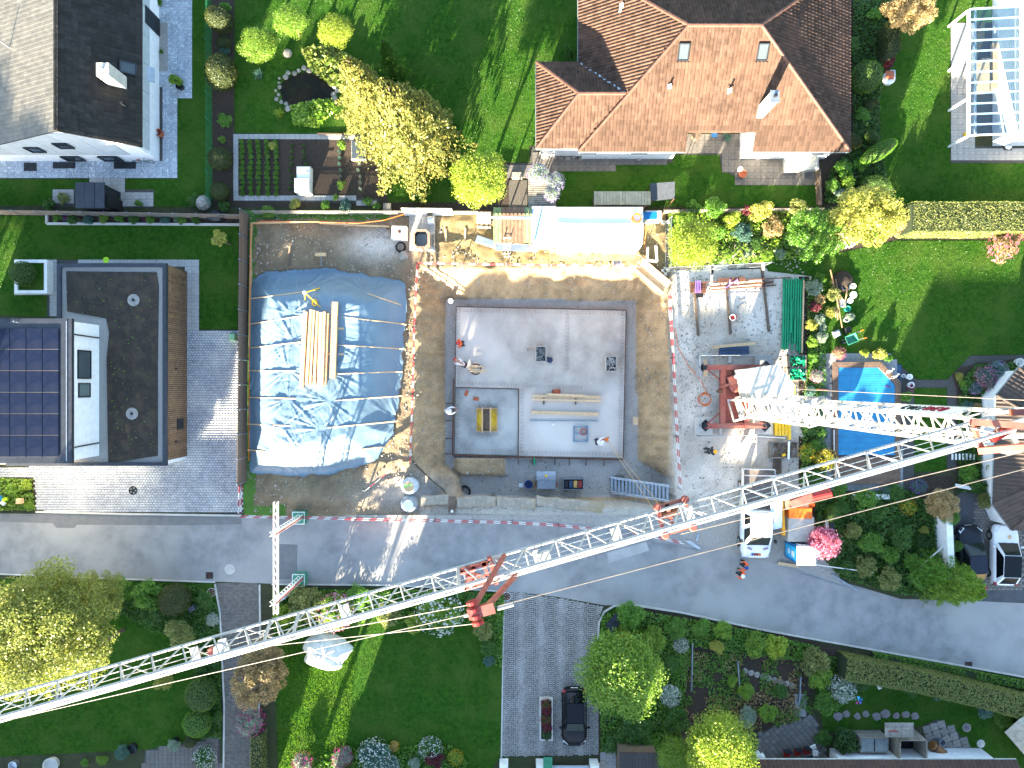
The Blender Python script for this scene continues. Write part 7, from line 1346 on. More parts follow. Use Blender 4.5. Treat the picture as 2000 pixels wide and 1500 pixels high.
# left corner bed
cover('low_planting', [(0,932),(66,936),(70,996),(0,996)], 1500, .09, .5, Lf['bright'], 'low yellow green planting in the bed at the left photo edge', 3)
for a in ((20,955,.6,.8,'bright','bright bush in the left edge bed, upper one'),(48,948,.5,.7,'lime','lime bush in the left edge bed beside the paver driveway'),(52,990,.4,.5,'bright','low bush in the left edge bed beside the road')): shrub(*a[:4], SH[int(a[0])%4], Lf[a[4]], a[5])
t = T('letter_box', 'tan wooden letter box on a post in the left edge bed', 'letter box', P(42,978)); MB().cbox(P(42,978,.5),(.34,.34,.35),0,.02).build('box', plywood, t); MB().tube(P(42,978),P(42,978,.5),.04,6).build('post', wood_old, t)
for i, (x,y,c_) in enumerate(((4,972,bluep),(8,982,whitep),(12,975,M('lime_plastic','a8d818','98c410')))): MB().cbox(P(x,y,.3),(.22,.3,.2),i).thing('garden_ornament', c_, ('blue ornament in the left edge bed','white ornament in the left edge bed','lime ornament in the left edge bed')[i], 'ornament', 'ornaments in the edge bed')
# ---- garden with pond and vegetable rows
MB().sheet(poly([(545,170),(560,150),(600,140),(650,165),(655,200),(620,212),(585,215),(555,205)], .045)).struct('pond_water', M('pond','241d12','14130f',1.2,.25,spec=.15,c3='3a2c18'))
for i in range(34):
    a = -2.6+i*.085*2.2; k = 1+.18*((i*7)%5)/4; x, y = 598+52*k*math.cos(a+2.2), 178+38*k*math.sin(a+2.2); s = rnd.uniform(.1,.24)
    b = MB().lathe(P(x,y,.0),[(s*.8,0),(s,.06),(s*.6,.14),(0,.16)],7); b.v = [(p[0]+rnd.uniform(-.03,.03),p[1]+rnd.uniform(-.03,.03),p[2]) for p in b.v]; o = b.thing('pond_stone', stone, 'rounded stone on the pond edge', 'stone', 'pond edge stones')
MB().lathe(P(563,106),[(.25,0),(.33,.15),(.22,.35),(0,.4)],8).thing('boulder', stone, 'pale boulder above the pond', 'boulder')
for a in ((505,88,1.35,2.8,'bright','left of three bright small trees above the pond'),(567,41,1.2,2.9,'bright','upper middle of three bright small trees above the pond'),(654,60,1.2,2.6,'lime','right of three bright small trees above the pond')): tree(a[0],a[1],a[2],a[3],CR[int(a[0])%3],Lf[a[4]],a[5],.75,seed=int(a[0]))
cover('reeds', [(590,100),(660,95),(720,140),(700,180),(650,170),(610,140)], 2600, .14, .9, Lf['reed'], 'tall pale reeds standing on the upper pond edge', 5); cover('reeds', [(570,210),(650,195),(660,215),(620,250),(575,245)], 1600, .12, .6, Lf['bright'], 'bright grassy clump on the lower pond edge', 6)
for x, y, l in ((508,150,'spiky iris tuft left of the pond'),(548,225,'spiky grass tuft below the pond')): c = P(x,y); t = T('grass_tuft', l, 'grass tuft', c); inst('blades', SPK[0], Lf['bluegreen' if x < 530 else 'lime'], t, (0,0,0), (0,0,x), (.55,.55,.6))
conifer(735,228,9.0,3.0,Lf['needle'],'tall pale spruce leaning towards the pond',0,1); conifer(812,300,11.5,4.3,Lf['needle'],'largest pale spruce between the vegetable rows and the lawn',1,2); conifer(775,150,5.5,1.4,Lf['deep'],'small dark spruce behind the two pale ones',0,3); conifer(850,262,7.5,1.8,Lf['olive'],'slender olive spruce at the right of the large pale one',1,4)
tree(938,352,1.95,5.2,CR[0],Lf['lime'],'round yellow green tree beside the wisteria pergola',.85,seed=9)
rowsx = [473,489,505,522,539]
for i, x in enumerate(rowsx):
    t = T('vegetable_row', '%s leafy vegetable row in the plot' % ('leftmost','second from left','third from left','fourth from left','fifth from left')[i], 'vegetables', P(x,330), 'vegetable rows')
    for k in range(11): c = P(x+rnd.uniform(-1,1),276+k*10.2,.12); inst('plant', SH[k%4], Lf['green'], t, Vx((c.x,c.y,.13))-t.location, (0,0,k*2.0), (.23,.23,.2))
for i, (x,n_) in enumerate(((568,'deep'),(596,'deep'),(664,'bluegreen'),(702,'silver'))):
    t = T('vegetable_row', ('sparse dark vegetable row left of the white box','sparse dark vegetable row behind the white box','bluish leek row right of the white box','silvery plant row under the spruce')[i], 'vegetables', P(x,330), 'vegetable rows')
    for k in range(8): c = P(x+rnd.uniform(-3,3),285+k*12,.1); inst('plant', SPK[k%2], Lf[n_], t, Vx((c.x,c.y,.02))-t.location, (0,0,k*1.7), (.22,.22,.25))
for a in ((533,285,.35,.4,'yellow','yellow green plant at the head of the vegetable rows'),(667,283,.42,.45,'bright','bright bush in the vegetable plot near the cold frame'),(668,362,.42,.5,'bright','bright bush low in the vegetable plot'),(655,385,.3,.35,'deep','dark low bush at the foot of the vegetable plot'),(575,398,.5,.5,'yellow','sunlit yellow bush above the site fence'),(637,400,.4,.5,'green','green bush above the site fence'),(672,400,.6,.6,'bluegreen','blue green broad leaf plant above the site fence'),(735,402,.35,.45,'green','small green bush near the wooden lid'),(525,416,.6,.5,'bright','bright bush growing through the site corner fence'),(716,395,.45,.4,'deep','dark bush beside the spruce foot')): shrub(*a[:4], SH[int(a[0])%4], Lf[a[4]], a[5])
t = T('cold_frame', 'glazed white cold frame in the vegetable plot', 'cold frame', P(698,293)); a, b = P(686,274,.4), P(714,311,.4); MB().cbox(((a.x+b.x)/2,(a.y+b.y)/2,0),(b.x-a.x,a.y-b.y,.35)).build('box', whitep, t)
for i in range(3):
    for j in range(2): MB().box((a.x+(b.x-a.x)*(j+.5)/2,b.y+(a.y-b.y)*(i+.5)/3,.38),((b.x-a.x)/2-.04,(a.y-b.y)/3-.04,.03)).build('pane', skyglass, t)
t = T('compost_bin', 'pale two part plastic bin standing between the vegetable rows', 'bin', P(598,355)); MB().cbox(P(598,343,0),(.95,.9,.75),0,.1).build('upper_body', whiteplastic, t); MB().cbox(P(596,367,0),(1.05,.95,.85),0,.08).build('lower_body', whiteplastic, t); MB().tube(P(584,380,.85), P(611,380,.85), .03, 6).build('handle', whiteplastic, t); MB().lathe(P(600,335,.76),[(.09,0),(.09,.02),(0,.02)],10).build('cap', galv, t)
MB().beam(P(620,261,.1), P(705,263,.1), .1, .1).thing('log', bark, 'thin log lying above the vegetable plot', 'log'); MB().cbox(P(757,405),(.55,.5,.25)).thing('slatted_hatch', wood_grey, 'grey slatted wooden lid by the picket fence', 'lid')
# ---- pergola with wisteria, hedges south of the brown house
t = T('slat_deck', 'grey slatted pergola roof under the wisteria', 'pergola', P(1058,375)); 
for i in range(14): y = 350+i*4.0; MB().beam(P(1032,y,2.1), P(1086,y,2.1), .1, .04).build('slat', wood_grey, t)
for x, y in ((1034,352),(1084,352),(1034,402),(1084,402)): MB().tube(P(x,y,2.1)-uz*2.1, P(x,y,2.1), .05, 6).build('post', wood_old, t)
MB().prism(poly([(994,352),(1030,352),(1030,405),(994,405)]), 0, .03).thing('gravel_patch', M('dark_gravel','5a5650','46423d',20,.9,bump=.8), 'dark gravel patch left of the slatted pergola', 'gravel'); MB().cbox(P(1010,345),(.7,.4,.45)).thing('garden_bench', wood_grey, 'small grey bench at the dark gravel patch', 'bench')
for a in ((1050,340,.8,'upper left'),(1085,355,.7,'upper right'),(1078,378,.6,'lower')): shrub(a[0],a[1],a[2],.8,SHF[0],Lf['silver'],'%s wisteria mass with lilac flowers over the pergola' % a[3],Fl['lilac'],z0=2.1,cat='wisteria')
t = T('slat_roof_shed', 'low shed with pale slatted flat roof beside the white hut', 'shed', P(1215,388)); a, b = P(1160,374,1.6), P(1271,400,1.6)
for i in range(18): x = a.x+(b.x-a.x)*(i+.5)/18; MB().box((x,(a.y+b.y)/2,1.62),((b.x-a.x)/18*.9,a.y-b.y,.05)).build('slat', M('pale_slat','a59f86','8f8972',4,.8,vary=.1), t)
MB().prism([(a.x+.1,b.y+.1),(b.x-.1,b.y+.1),(b.x-.1,a.y-.1),(a.x+.1,a.y-.1)], 0, 1.58).build('wall', wood_old, t)
t = T('swing_seat', 'dark covered garden swing on the lawn above the hut', 'swing', P(1294,376)); MB().add([P(1270,358,2.0),P(1318,355,2.0),P(1318,388,1.7),P(1272,393,1.7),P(1270,358,1.95),P(1318,355,1.95),P(1318,388,1.65),P(1272,393,1.65)],[(0,1,2,3),(7,6,5,4),(0,4,5,1),(1,5,6,2),(2,6,7,3),(3,7,4,0)]).build('canopy', M('dark_canvas','3a4048','2d3239',4,.85), t)
for x, y in ((1271,360),(1317,358),(1317,388),(1273,391)): MB().tube(P(x,y,1.8)-uz*1.8, P(x,y,1.8), .03, 6).build('pole', rust, t)
MB().box(P(1293,380,.5),(1.4,.6,.1)).build('seat', wood_old, t)
for i in range(36):
    x = 1060+ (i%18)*12.5+rnd.uniform(-3,3); y = 300+(i//18)*8+rnd.uniform(-3,3); s = rnd.uniform(.1,.2); b = MB().lathe(P(x,y,0),[(s*.8,0),(s,.08),(s*.5,.17),(0,.19)],6); b.v = [(p[0]+rnd.uniform(-.03,.03),p[1]+rnd.uniform(-.03,.03),p[2]) for p in b.v]; b.thing('wall_stone', stone, 'rounded stone in the row below the brown roof eave', 'stone', 'stones below the eave')
t = T('covered_table', 'garden table under a pale plastic cover on the terrace', 'table', P(1560,325)); b = MB().cbox(P(1560,322),(2.3,1.15,.8),.05,.15); b.build('cover', M('pale_cover','a9a9a4','8d8d89',3,.5,bump=.4,bscale=9), t, bevel=.06)
for a, b, r_, l, m_ in ((1448,342,.28,'round dark pot on the brown house terrace',terracotta),(1443,333,.18,'white pot touching the dark pot on the terrace',whitep)): MB().lathe(P(a,b),[(r_*.8,0),(r_,.35),(r_*.85,.35),(r_*.75,.25),(0,.25)],16).thing('flower_pot', m_, l, 'pot')
shrub(1418,268,.4,.6,SH[0],Lf['bluegreen'],'small plant in the recess of the brown house'); MB().lathe(P(1357,268),[(.3,0),(.3,.5),(.33,.55),(0,.58)],14).thing('wooden_tub', wood_old, 'brown wooden tub in the recess of the brown house', 'tub'); MB().box(P(1395,264,.4),(.4,.3,.1)).thing('blue_box', bluep, 'small blue box in the recess of the brown house', 'box'); MB().lathe(P(1475,300),[(.25,0),(.35,.3),(.2,.6),(0,.65)],9).thing('boulder', stone, 'pale boulder at the terrace corner', 'boulder')
shrub(1112,105,.6,1.2,SHF[1],Lf['deep'],'dark shrub against the left eave of the brown house',rxy=(.6,1.4))
# ---- shrub border right of the hut (sunlit)
bor = [(1395,408,.9,1.5,'green','leafy bush at the left end of the picket fence'),(1355,405,.6,1.3,'green','bush hanging over the fence above the hut corner'),(1335,430,.8,1.6,'bright','bright bush right of the wire mesh panel'),(1430,428,.7,1.3,'lime','lime bush in the middle of the sunny border'),(1458,410,.45,1.2,'maroon','dark red shrub at the picket fence'),(1487,412,.9,1.8,'yellow','large golden bush at the picket fence'),(1560,405,.75,1.8,'olive','olive conical shrub at the picket fence'),(1450,455,.8,1.0,'bluegreen','blue green shrub below the lime bush'),(1512,445,.9,1.3,'copper','copper tinted shrub in the border middle'),(1460,495,.5,.6,'silver','silvery low shrub at the border foot, left one'),(1420,495,.45,.6,'bright','small bright shrub at the border foot'),(1495,497,.5,.6,'bright','bright low shrub left of the silvery blue one'),(1524,494,.5,.6,'silver','silvery blue low shrub at the lawn edge'),(1400,455,.7,1.1,'green','green shrub beside the sunny tree'),(1475,475,.6,.7,'deep','dark green shrub in the border middle'),(1545,470,.8,1.2,'deep','dark green shrub under the feathery tree')]
for a in bor: shrub(*a[:4], SHF[int(a[0])%3], Lf[a[4]], a[5])
tree(1352,472,1.75,4.2,CR[1],Lf['lime'],'sunny yellow green tree overhanging the crane yard fence',.8,seed=5); tree(1595,455,2.0,4.6,CRF[0],Lf['green'],'feathery green tree at the right end of the border',.8,seed=7); tree(1698,420,2.4,6.2,CRF[1],Lf['yellow'],'large golden sunlit shrub tree above the right lawn',.8,seed=8)
shrub(1650,455,1.2,2.2,SHF[2],Lf['copper'],'pink white flowering bush beside the golden shrub tree',Fl['white']); shrub(1745,440,1.1,2.0,SHF[0],Lf['copper'],'copper sunlit bush at the hedge end')
hedge([(1748,438),(2040,438)], 2.0, 2.3, Lf['olive'], 'long flat clipped hedge between the two right lawns', 17000, .05, 3); shrub(1965,462,1.4,1.9,SHF[1],Lf['copper'],'reddish leaved bush at the right end of the flat hedge',Fl['rose'],rxy=(1.4,.8))
cover('ground_planting', [(1305,415),(1600,412),(1740,455),(1620,495),(1480,515),(1305,520)], 7000, .09, .6, Lf['bright'], 'mixed bright planting of the sunny border right of the hut', 23); cover('ground_planting', [(1575,545),(1610,545),(1612,700),(1612,950),(1560,950),(1574,700)], 3500, .08, .4, Lf['green'], 'green planting of the strip between the yard and the pool', 24); cover('ground_planting', [(1868,770),(1950,775),(1925,960),(1868,960)], 3000, .08, .4, Lf['deep'], 'dark planting along the white house wall at the right', 25)
# ---- upper right
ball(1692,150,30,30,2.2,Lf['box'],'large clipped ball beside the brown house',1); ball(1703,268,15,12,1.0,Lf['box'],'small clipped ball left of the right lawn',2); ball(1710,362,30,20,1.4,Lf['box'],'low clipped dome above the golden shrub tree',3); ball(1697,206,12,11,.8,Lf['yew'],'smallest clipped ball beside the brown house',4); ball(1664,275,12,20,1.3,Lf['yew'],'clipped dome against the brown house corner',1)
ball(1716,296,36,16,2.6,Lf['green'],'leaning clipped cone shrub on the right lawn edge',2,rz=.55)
hedge([(1719,65),(1719,125)], .75, 2.0, Lf['yew'], 'tall narrow clipped hedge block beside the lawn', 2600, .045, 4)
tree(1778,22,1.75,4.0,CRF[1],Lf['copper'],'brown leaved sunlit tree at the top of the right lawn',.8,seed=3)
for a in ((1640,40,.8,1.0,'green','upper low bush along the brown house'),(1665,90,.8,.9,'deep','second low bush along the brown house'),(1685,225,.6,.7,'green','bush under the large clipped ball'),(1650,330,.8,1.0,'green','bush below the brown house corner'),(1660,355,.6,1.2,'bright','bright bush near the wooden sleepers'),(1625,360,.6,.8,'green','green bush right of the terrace'),(1735,120,.6,.7,'maroon','reddish bush behind the narrow hedge'),(1640,380,.5,.8,'silver','silver leaved bush near the plank wall'),(1682,320,.6,.8,'green','green bush left of the golden cone'),(1708,30,.6,.8,'green','green bush left of the brown leaved tree')): shrub(*a[:4], SH[int(a[0])%4], Lf[a[4]], a[5])
cover('ground_planting', [(1664,0),(1745,0),(1745,90),(1715,200),(1722,300),(1735,398),(1605,398),(1620,330),(1664,290)], 9000, .08, .35, Lf['deep'], 'dark green ground planting between the brown house and the right lawn', 8)
t = T('garden_fountain', 'small round white garden basin with brown gable top', 'ornament', P(1733,155)); MB().lathe(P(1733,155),[(.45,0),(.45,.25),(.38,.3),(0,.3)],18).build('basin', whitep, t); MB().add([P(1730,138,1.0),P(1746,138,1.0),P(1746,155,1.0),P(1730,155,1.0),P(1730,147,1.3),P(1746,147,1.3)],[(0,1,5,4),(3,4,5,2),(0,4,3),(1,2,5)]).build('roof', brick, t); MB().box(P(1738,147,.6),(.35,.4,.8)).build('body', wallg, t)
t = T('sleeper_wall', 'old dark sleepers at the end of the terrace', 'sleepers', P(1597,370))
for i in range(3): MB().beam(P(1594+i*3,330,.3+.12*i), P(1597+i*3,400,.3+.12*i), .12, .2).build('sleeper', wood_old, t)
# white pergola and house at the right edge
t = T('glass_pergola', 'white terrace roof with glass panes between slim rafters', 'pergola', P(1930,150)); zp = 2.35
fx, bx_ = P(1894,0,zp).x, P(1984,0,zp).x; yt_, yb_ = P(0,18,zp).y, P(0,264,zp).y
MB().beam((fx,yt_,zp-.1),(fx,yb_,zp-.1),.14,.18).build('front_beam', whitep, t); MB().beam((fx+.45,yt_,zp-.12),(fx+.45,yb_,zp-.12),.1,.1).build('awning_tube', whitep, t)
for i in range(13): y = yt_+(yb_-yt_)*i/12; MB().beam((fx,y,zp),(bx_,y,zp+.35),.09,.1).build('rafter', whitep, t)
for i in range(12): y = yt_+(yb_-yt_)*(i+.5)/12; ngon3('pane', [Vx((fx,y-.33,zp+.06))-t.location,Vx((bx_,y-.33,zp+.41))-t.location,Vx((bx_,y+.33,zp+.41))-t.location,Vx((fx,y+.33,zp+.06))-t.location], clear_glass(), t, .006)
for y in (yt_,yt_+(yb_-yt_)*.37,yt_+(yb_-yt_)*.7,yb_): MB().beam((fx,y,0),(fx,y,zp-.2),.12,.12).build('post', whitep, t)
t = T('edge_villa', 'white flat roofed house behind the glass pergola', 'house', P(2060,120)); MB().prism([(bx_+.02,P(0,-60,0).y),(bx_+9,P(0,-60,0).y),(bx_+9,P(0,285,0).y),(bx_+.02,P(0,285,0).y)], 0, 3.1).build('wall', wallw, t); MB().prism([(bx_-.1,P(0,-60,0).y),(bx_+9,P(0,-60,0).y),(bx_+9,P(0,283,0).y-.1),(bx_-.1,P(0,283,0).y-.1)], 3.1, 3.3).build('roof_slab', whitep, t)
t = T('garden_table', 'pale table with bench seats under the glass pergola', 'table', P(1925,130)); MB().box(P(1920,150,.72),(.9,2.2,.05)).build('top', wood_x, t); MB().box(P(1945,130,.42),(.5,3.2,.35)).build('bench', plywood, t)
for y in (120,180): MB().box(P(1920,y,.36),(.6,.08,.7)).build('leg', wood_x, t)
MB().lathe(P(1883,264),[(.12,0),(.14,.2),(0,.3)],10).thing('toy_duck', yellow, 'small yellow garden figure beside the pergola', 'ornament'); t = T('grill_table', 'white folding screen with round parasol foot at the terrace corner', 'parasol foot', P(1962,282)); MB().lathe(P(1968,286),[(.22,0),(.25,.1),(.05,.14),(.04,.5),(0,.5)],16).build('foot', whitep, t); MB().box(P(1968,285,.04),(.6,.6,.05)).build('plate', dark, t); MB().prism([P(1940,276,1.5),P(1980,255,1.5),P(1980,275,1.5),P(1962,283,1.5)], 1.46, 1.5).build('screen', whitep, t)
# ---- pool
t = T('swimming_pool', 'pool under a bright blue slatted cover with wooden surround', 'pool', P(1690,810)); zc_ = .32
cov = M('pool_cover_blue','2a7ca4','256f96',2,.35,vary=.05); yy0, yy1 = 718, 889; n = 38
deckm = M('pool_deck','6b5648','574639',4,.8,bump=.2,vary=.12)
for i in range(n):
    a, b = yy0+(yy1-yy0)*i/n, yy0+(yy1-yy0)*(i+.93)/n; xr = 1748-max(0,(752-a))*.95; MB().prism(poly([(1637,a),(xr,a),(min(1748,xr+4*.9),b),(1637,b)],zc_), zc_-.08, zc_+rnd.uniform(-.004,.004)).build('cover_slat', cov, t)
MB().prism([P(1630,712),P(1760,712),P(1760,893),P(1630,893)], -.4, .02).build('basin', M('pool_shell','2a4a66','22405a',3,.5), t)
for k in range(4):
    o1 = 1.5+k*2.7; pts = [(1637-o1,891),(1637-o1,718-o1),(1715+o1*.42,718-o1),(1748+o1,751-o1*.42),(1748+o1,891)]
    for a, b in zip(pts[:-1],pts[1:]): MB().beam(P(*a,.34), P(*b,.34), .088, .1).build('deck_board', deckm, t)
for i in range(17): y = 894+i*3.1; MB().beam(P(1628,y,.34), P(1758,y,.34), .1, .06).build('deck_board', deckm, t)
for (a,b,c,d) in ((1727,727,1740,723),(1737,737,1750,733)):
    for k in (0,1): q = P(a+k*4,b-k*4+2,.35); MB().path([q, q+uz*.5, q+Vx((.25,.15,.55)), q+Vx((.35,.22,.1))], .022, 6).build('ladder_rail', whitep, t)
MB().tube(P(1629,840,.4), P(1629,880,.4), .03, 6).build('handrail', whitep, t)
MB().box(P(1734,755,zc_+.02),(.35,.1,.02)).build('warning_tag', M('plum','6a3a6c','58305a',3,.5), t)
for i in range(4): MB().prism(poly([(1620,722+i*14),(1628,722+i*14),(1628,733+i*14),(1620,733+i*14)]), 0, .12).build('edge_slab', conc_l, t)
for a, b, r_, l, m_ in ((1772,736,.2,'white round pot beside the pool ladder',whitep),(1760,734,.14,'small blue white pot beside the pool ladder',wallg),(1775,752,.22,'white pot with rosy flowers right of the pool',whitep)): MB().lathe(P(a,b),[(r_*.75,0),(r_,.35),(r_*.8,.35),(r_*.7,.2),(0,.2)],14).thing('flower_pot', m_, l, 'pot')
for a in ((1640,690,.5,.8,'copper','reddish rose bush at the pool corner'),(1688,691,.4,.7,'lime','left of two lime bushes on the pool path'),(1717,690,.55,.9,'yellow','right lime bush on the pool path'),(1735,700,.4,.6,'green','thin green bush next to the lime bushes'),(1771,775,.5,.9,'green','green bush right of the pool'),(1780,757,.3,.4,'maroon','rosy flowering plant in the white pot')): shrub(*a[:4], SH[int(a[0])%4], Lf[a[4]], a[5], Fl['rose'] if 'ros' in a[5] else None)
# border between yard and pool
bb = [(1590,560,.7,1.2,'silver','white green bush at the top of the pool border'),(1600,545,.5,.9,'green','small bush at the top lawn corner of the pool border'),(1592,600,.5,.8,'maroon','rust red shrub in the pool border'),(1600,585,.5,.7,'copper','sunlit copper shrub next to the rust red one'),(1585,635,.5,.7,'yellow','yellow green shrub in the pool border'),(1602,625,.5,.7,'silver','silvery shrub beside the yellow green one'),(1587,668,.5,.8,'bright','bright shrub right of the green pipes'),(1605,660,.5,.9,'silver','tall silvery shrub row piece, upper'),(1608,640,.35,.7,'silver','tall silvery shrub row piece, lower'),(1595,735,.5,.8,'silver','pale pink flowering bush beside the pool path'),(1585,700,.5,.7,'green','green bush beside the fittings crates'),(1583,765,.5,.6,'bluegreen','grey green bush under the crane rope'),(1578,835,.7,.9,'deep','dark bush below the crane mast'),(1600,845,.5,.8,'deep','dark bush beside the lower pool path'),(1590,870,.5,.8,'green','green bush above the yellow shrubs'),(1576,885,.65,1.1,'green','yellow flowered dark bush beside the timber box')]
for a in bb: shrub(*a[:4], SHF[int(a[0])%3], Lf[a[4]], a[5], Fl['yellow'] if 'yellow flowered' in a[5] else Fl['pink'] if 'pink' in a[5] else None)
shrub(1615,899,.85,1.3,SHF[0],Lf['yellow'],'bright yellow flowering broom next to the pool deck',Fl['yellow'])
for a, b in ((1612,720),(1611,760),(1612,800),(1611,850)): shrub(a,b,.22,.4,SH[2],Lf['bluegreen'],'violet flowering lavender tuft at the pool path, near height %s' % {720:'of the pool top',760:'of the crane rope',800:'of the crane mast',850:'below the crane mast'}[b],Fl['violet'],rxy=(.6,1.6),group='lavender tufts')
# compost corner and wheelbarrow
t = T('wheelbarrow', 'green wheelbarrow with orange handles on the lawn', 'wheelbarrow', P(1656,663)); c = P(1656,663); m3 = Matrix.Rotation(R(22),3,'Z')
def lp(x,y,z): return c+m3@Vx((x,y,z))
tr_b = MB(); v0 = [lp(x,y,.28) for x,y in ((-.25,-.18),(.25,-.18),(.25,.18),(-.25,.18))]; v1 = [lp(x,y,.62) for x,y in ((-.42,-.32),(.40,-.32),(.40,.32),(-.42,.32))]; v2 = [lp(x,y,.62) for x,y in ((-.38,-.28),(.36,-.28),(.36,.28),(-.38,.28))]; v3 = [lp(x,y,.31) for x,y in ((-.23,-.16),(.23,-.16),(.23,.16),(-.23,.16))]
tr_b.add(v0+v1+v2+v3, [(0,1,5,4),(1,2,6,5),(2,3,7,6),(3,0,4,7),(4,5,9,8),(5,6,10,9),(6,7,11,10),(7,4,8,11),(8,9,13,12),(9,10,14,13),(10,11,15,14),(11,8,12,15),(12,13,14,15)]).build('tray', M('barrow_green','3f8f74','33775f',3,.45), t)
for s in (-1,1): MB().tube(lp(-.5,s*.1,.2), lp(.85,s*.28,.55), .02, 6).build('handle_bar', galv, t); MB().tube(lp(.78,s*.27,.535), lp(.98,s*.295,.57), .035, 8).build('grip', orange, t)
MB().tube(lp(-.52,-.05,.2), lp(-.52,.05,.2), .2, 14).build('wheel', rubber, t)
t = T('branch_pile', 'pile of bare branches and poles at the lawn edge', 'branches', P(1640,600))
for a in ((1622,527,1645,640),(1632,560,1652,600),(1632,545,1640,600),(1630,600,1632,620),(1634,600,1636,625),(1655,560,1650,590)): MB().path([P(a[0],a[1],.35), P((a[0]+a[2])/2+1,(a[1]+a[3])/2,.45), P(a[2],a[3],.3)], [.05,.055,.04], 6).build('branch', M('pale_branch','8f7656','755f44',5,.9), t)
for i, (x,y,r_,m_,l) in enumerate(((1663,560,.2,whitep,'white pot at the branch pile, top one'),(1663,577,.25,whitep,'largest white tub at the branch pile'),(1657,588,.2,whitep,'white tub below the largest one'),(1641,593,.3,whitep,'white basin under the branches'),(1652,604,.22,M('teal_pot','2f9a88','278272',3,.5),'teal pot at the branch pile'),(1650,625,.18,whitep,'white pot low at the branch pile'),(1648,560,.3,galv,'grey metal tub at the branch pile'))): MB().lathe(P(x,y),[(r_*.75,0),(r_,.3),(r_*.85,.3),(r_*.7,.12),(0,.12)],14).thing('pot', m_, l, 'pot', 'pots at the branch pile')
MB().lathe(P(1645,550),[(.8,0),(.7,.2),(.3,.35),(0,.38)],14).thing('compost_heap', soil, 'dark compost heap at the top of the branch pile', 'heap'); MB().cbox(P(1633,652),(.5,.45,.25),.4,.1).thing('grey_sack', wallg, 'crumpled grey sack beside the wheelbarrow', 'sack'); MB().cbox(P(1652,645),(.45,.4,.4),.2,.05).thing('dark_crate', black, 'dark crate between branch pile and wheelbarrow', 'crate')
shrub(1628,575,.6,.8,SHF[1],Lf['olive'],'yellowish bush left of the branch pile'); shrub(1620,610,.5,.7,SHF[2],Lf['yellow'],'sunlit yellow bush left of the branch pile foot'); shrub(1661,620,.4,.5,SH[1],Lf['silver'],'silver plant right of the branch pile')
# flower island near the right house
cover('flower_bed', [(1868,745),(1905,712),(1985,708),(1985,730),(1950,770),(1875,768)], 2600, .08, .5, Lf['deep'], 'dense green planting of the flower island', 9)
for a in ((1925,735,.8,1.0,'bluegreen','pink','large pink flowering bush in the flower island'),(1950,722,.7,1.0,'bluegreen','lilac','lilac flowering bush in the flower island'),(1905,758,.5,.6,'bluegreen','lilac','low lilac plant at the island foot'),(1940,755,.7,.9,'bluegreen','pink','pink flowering bush near the brown roof corner'),(1873,735,.35,.5,'yellow',None,'yellow green plant at the path corner of the island'),(1880,748,.35,.5,'bright',None,'bright plant at the left tip of the island')): shrub(*a[:4], SHF[int(a[0])%3], Lf[a[4]], a[6], Fl[a[5]] if a[5] else None)
MB().lathe(P(1985,708),[(.22,0),(.3,.4),(.26,.4),(.22,.15),(0,.15)],14).thing('flower_pot', whitep, 'white tub above the right house roof corner', 'pot')
for a in ((1890,795,.5,.6,'bluegreen','grey green bush left of the white house wall'),(1905,795,.4,.6,'copper','rusty shrub at the white house wall'),(1935,795,.5,.8,'copper','dry branched shrub at the white house wall'),(1890,925,.8,1.0,'green','green bush below the white crane head'),(1940,905,.7,1.2,'bright','bright climbing bush at the white house wall'),(1910,950,.8,1.0,'deep','dark bush near the white bench'),(1925,975,.8,1.3,'olive','olive bush at the corner of the right house')): shrub(*a[:4], SHF[int(a[0])%3], Lf[a[4]], a[5])
t = T('white_railing', 'short white slatted railing near the white house wall', 'railing', P(1880,892))
for i in range(7): MB().beam(P(1860+i*7,886,.2), P(1860+i*7,898,.2), .1, .08).build('slat', whitep, t)
MB().beam(P(1866,948,.5), P(1905,955,.5), .25, .08).thing('white_bench', whitep, 'narrow white bench under the guy lines', 'bench')
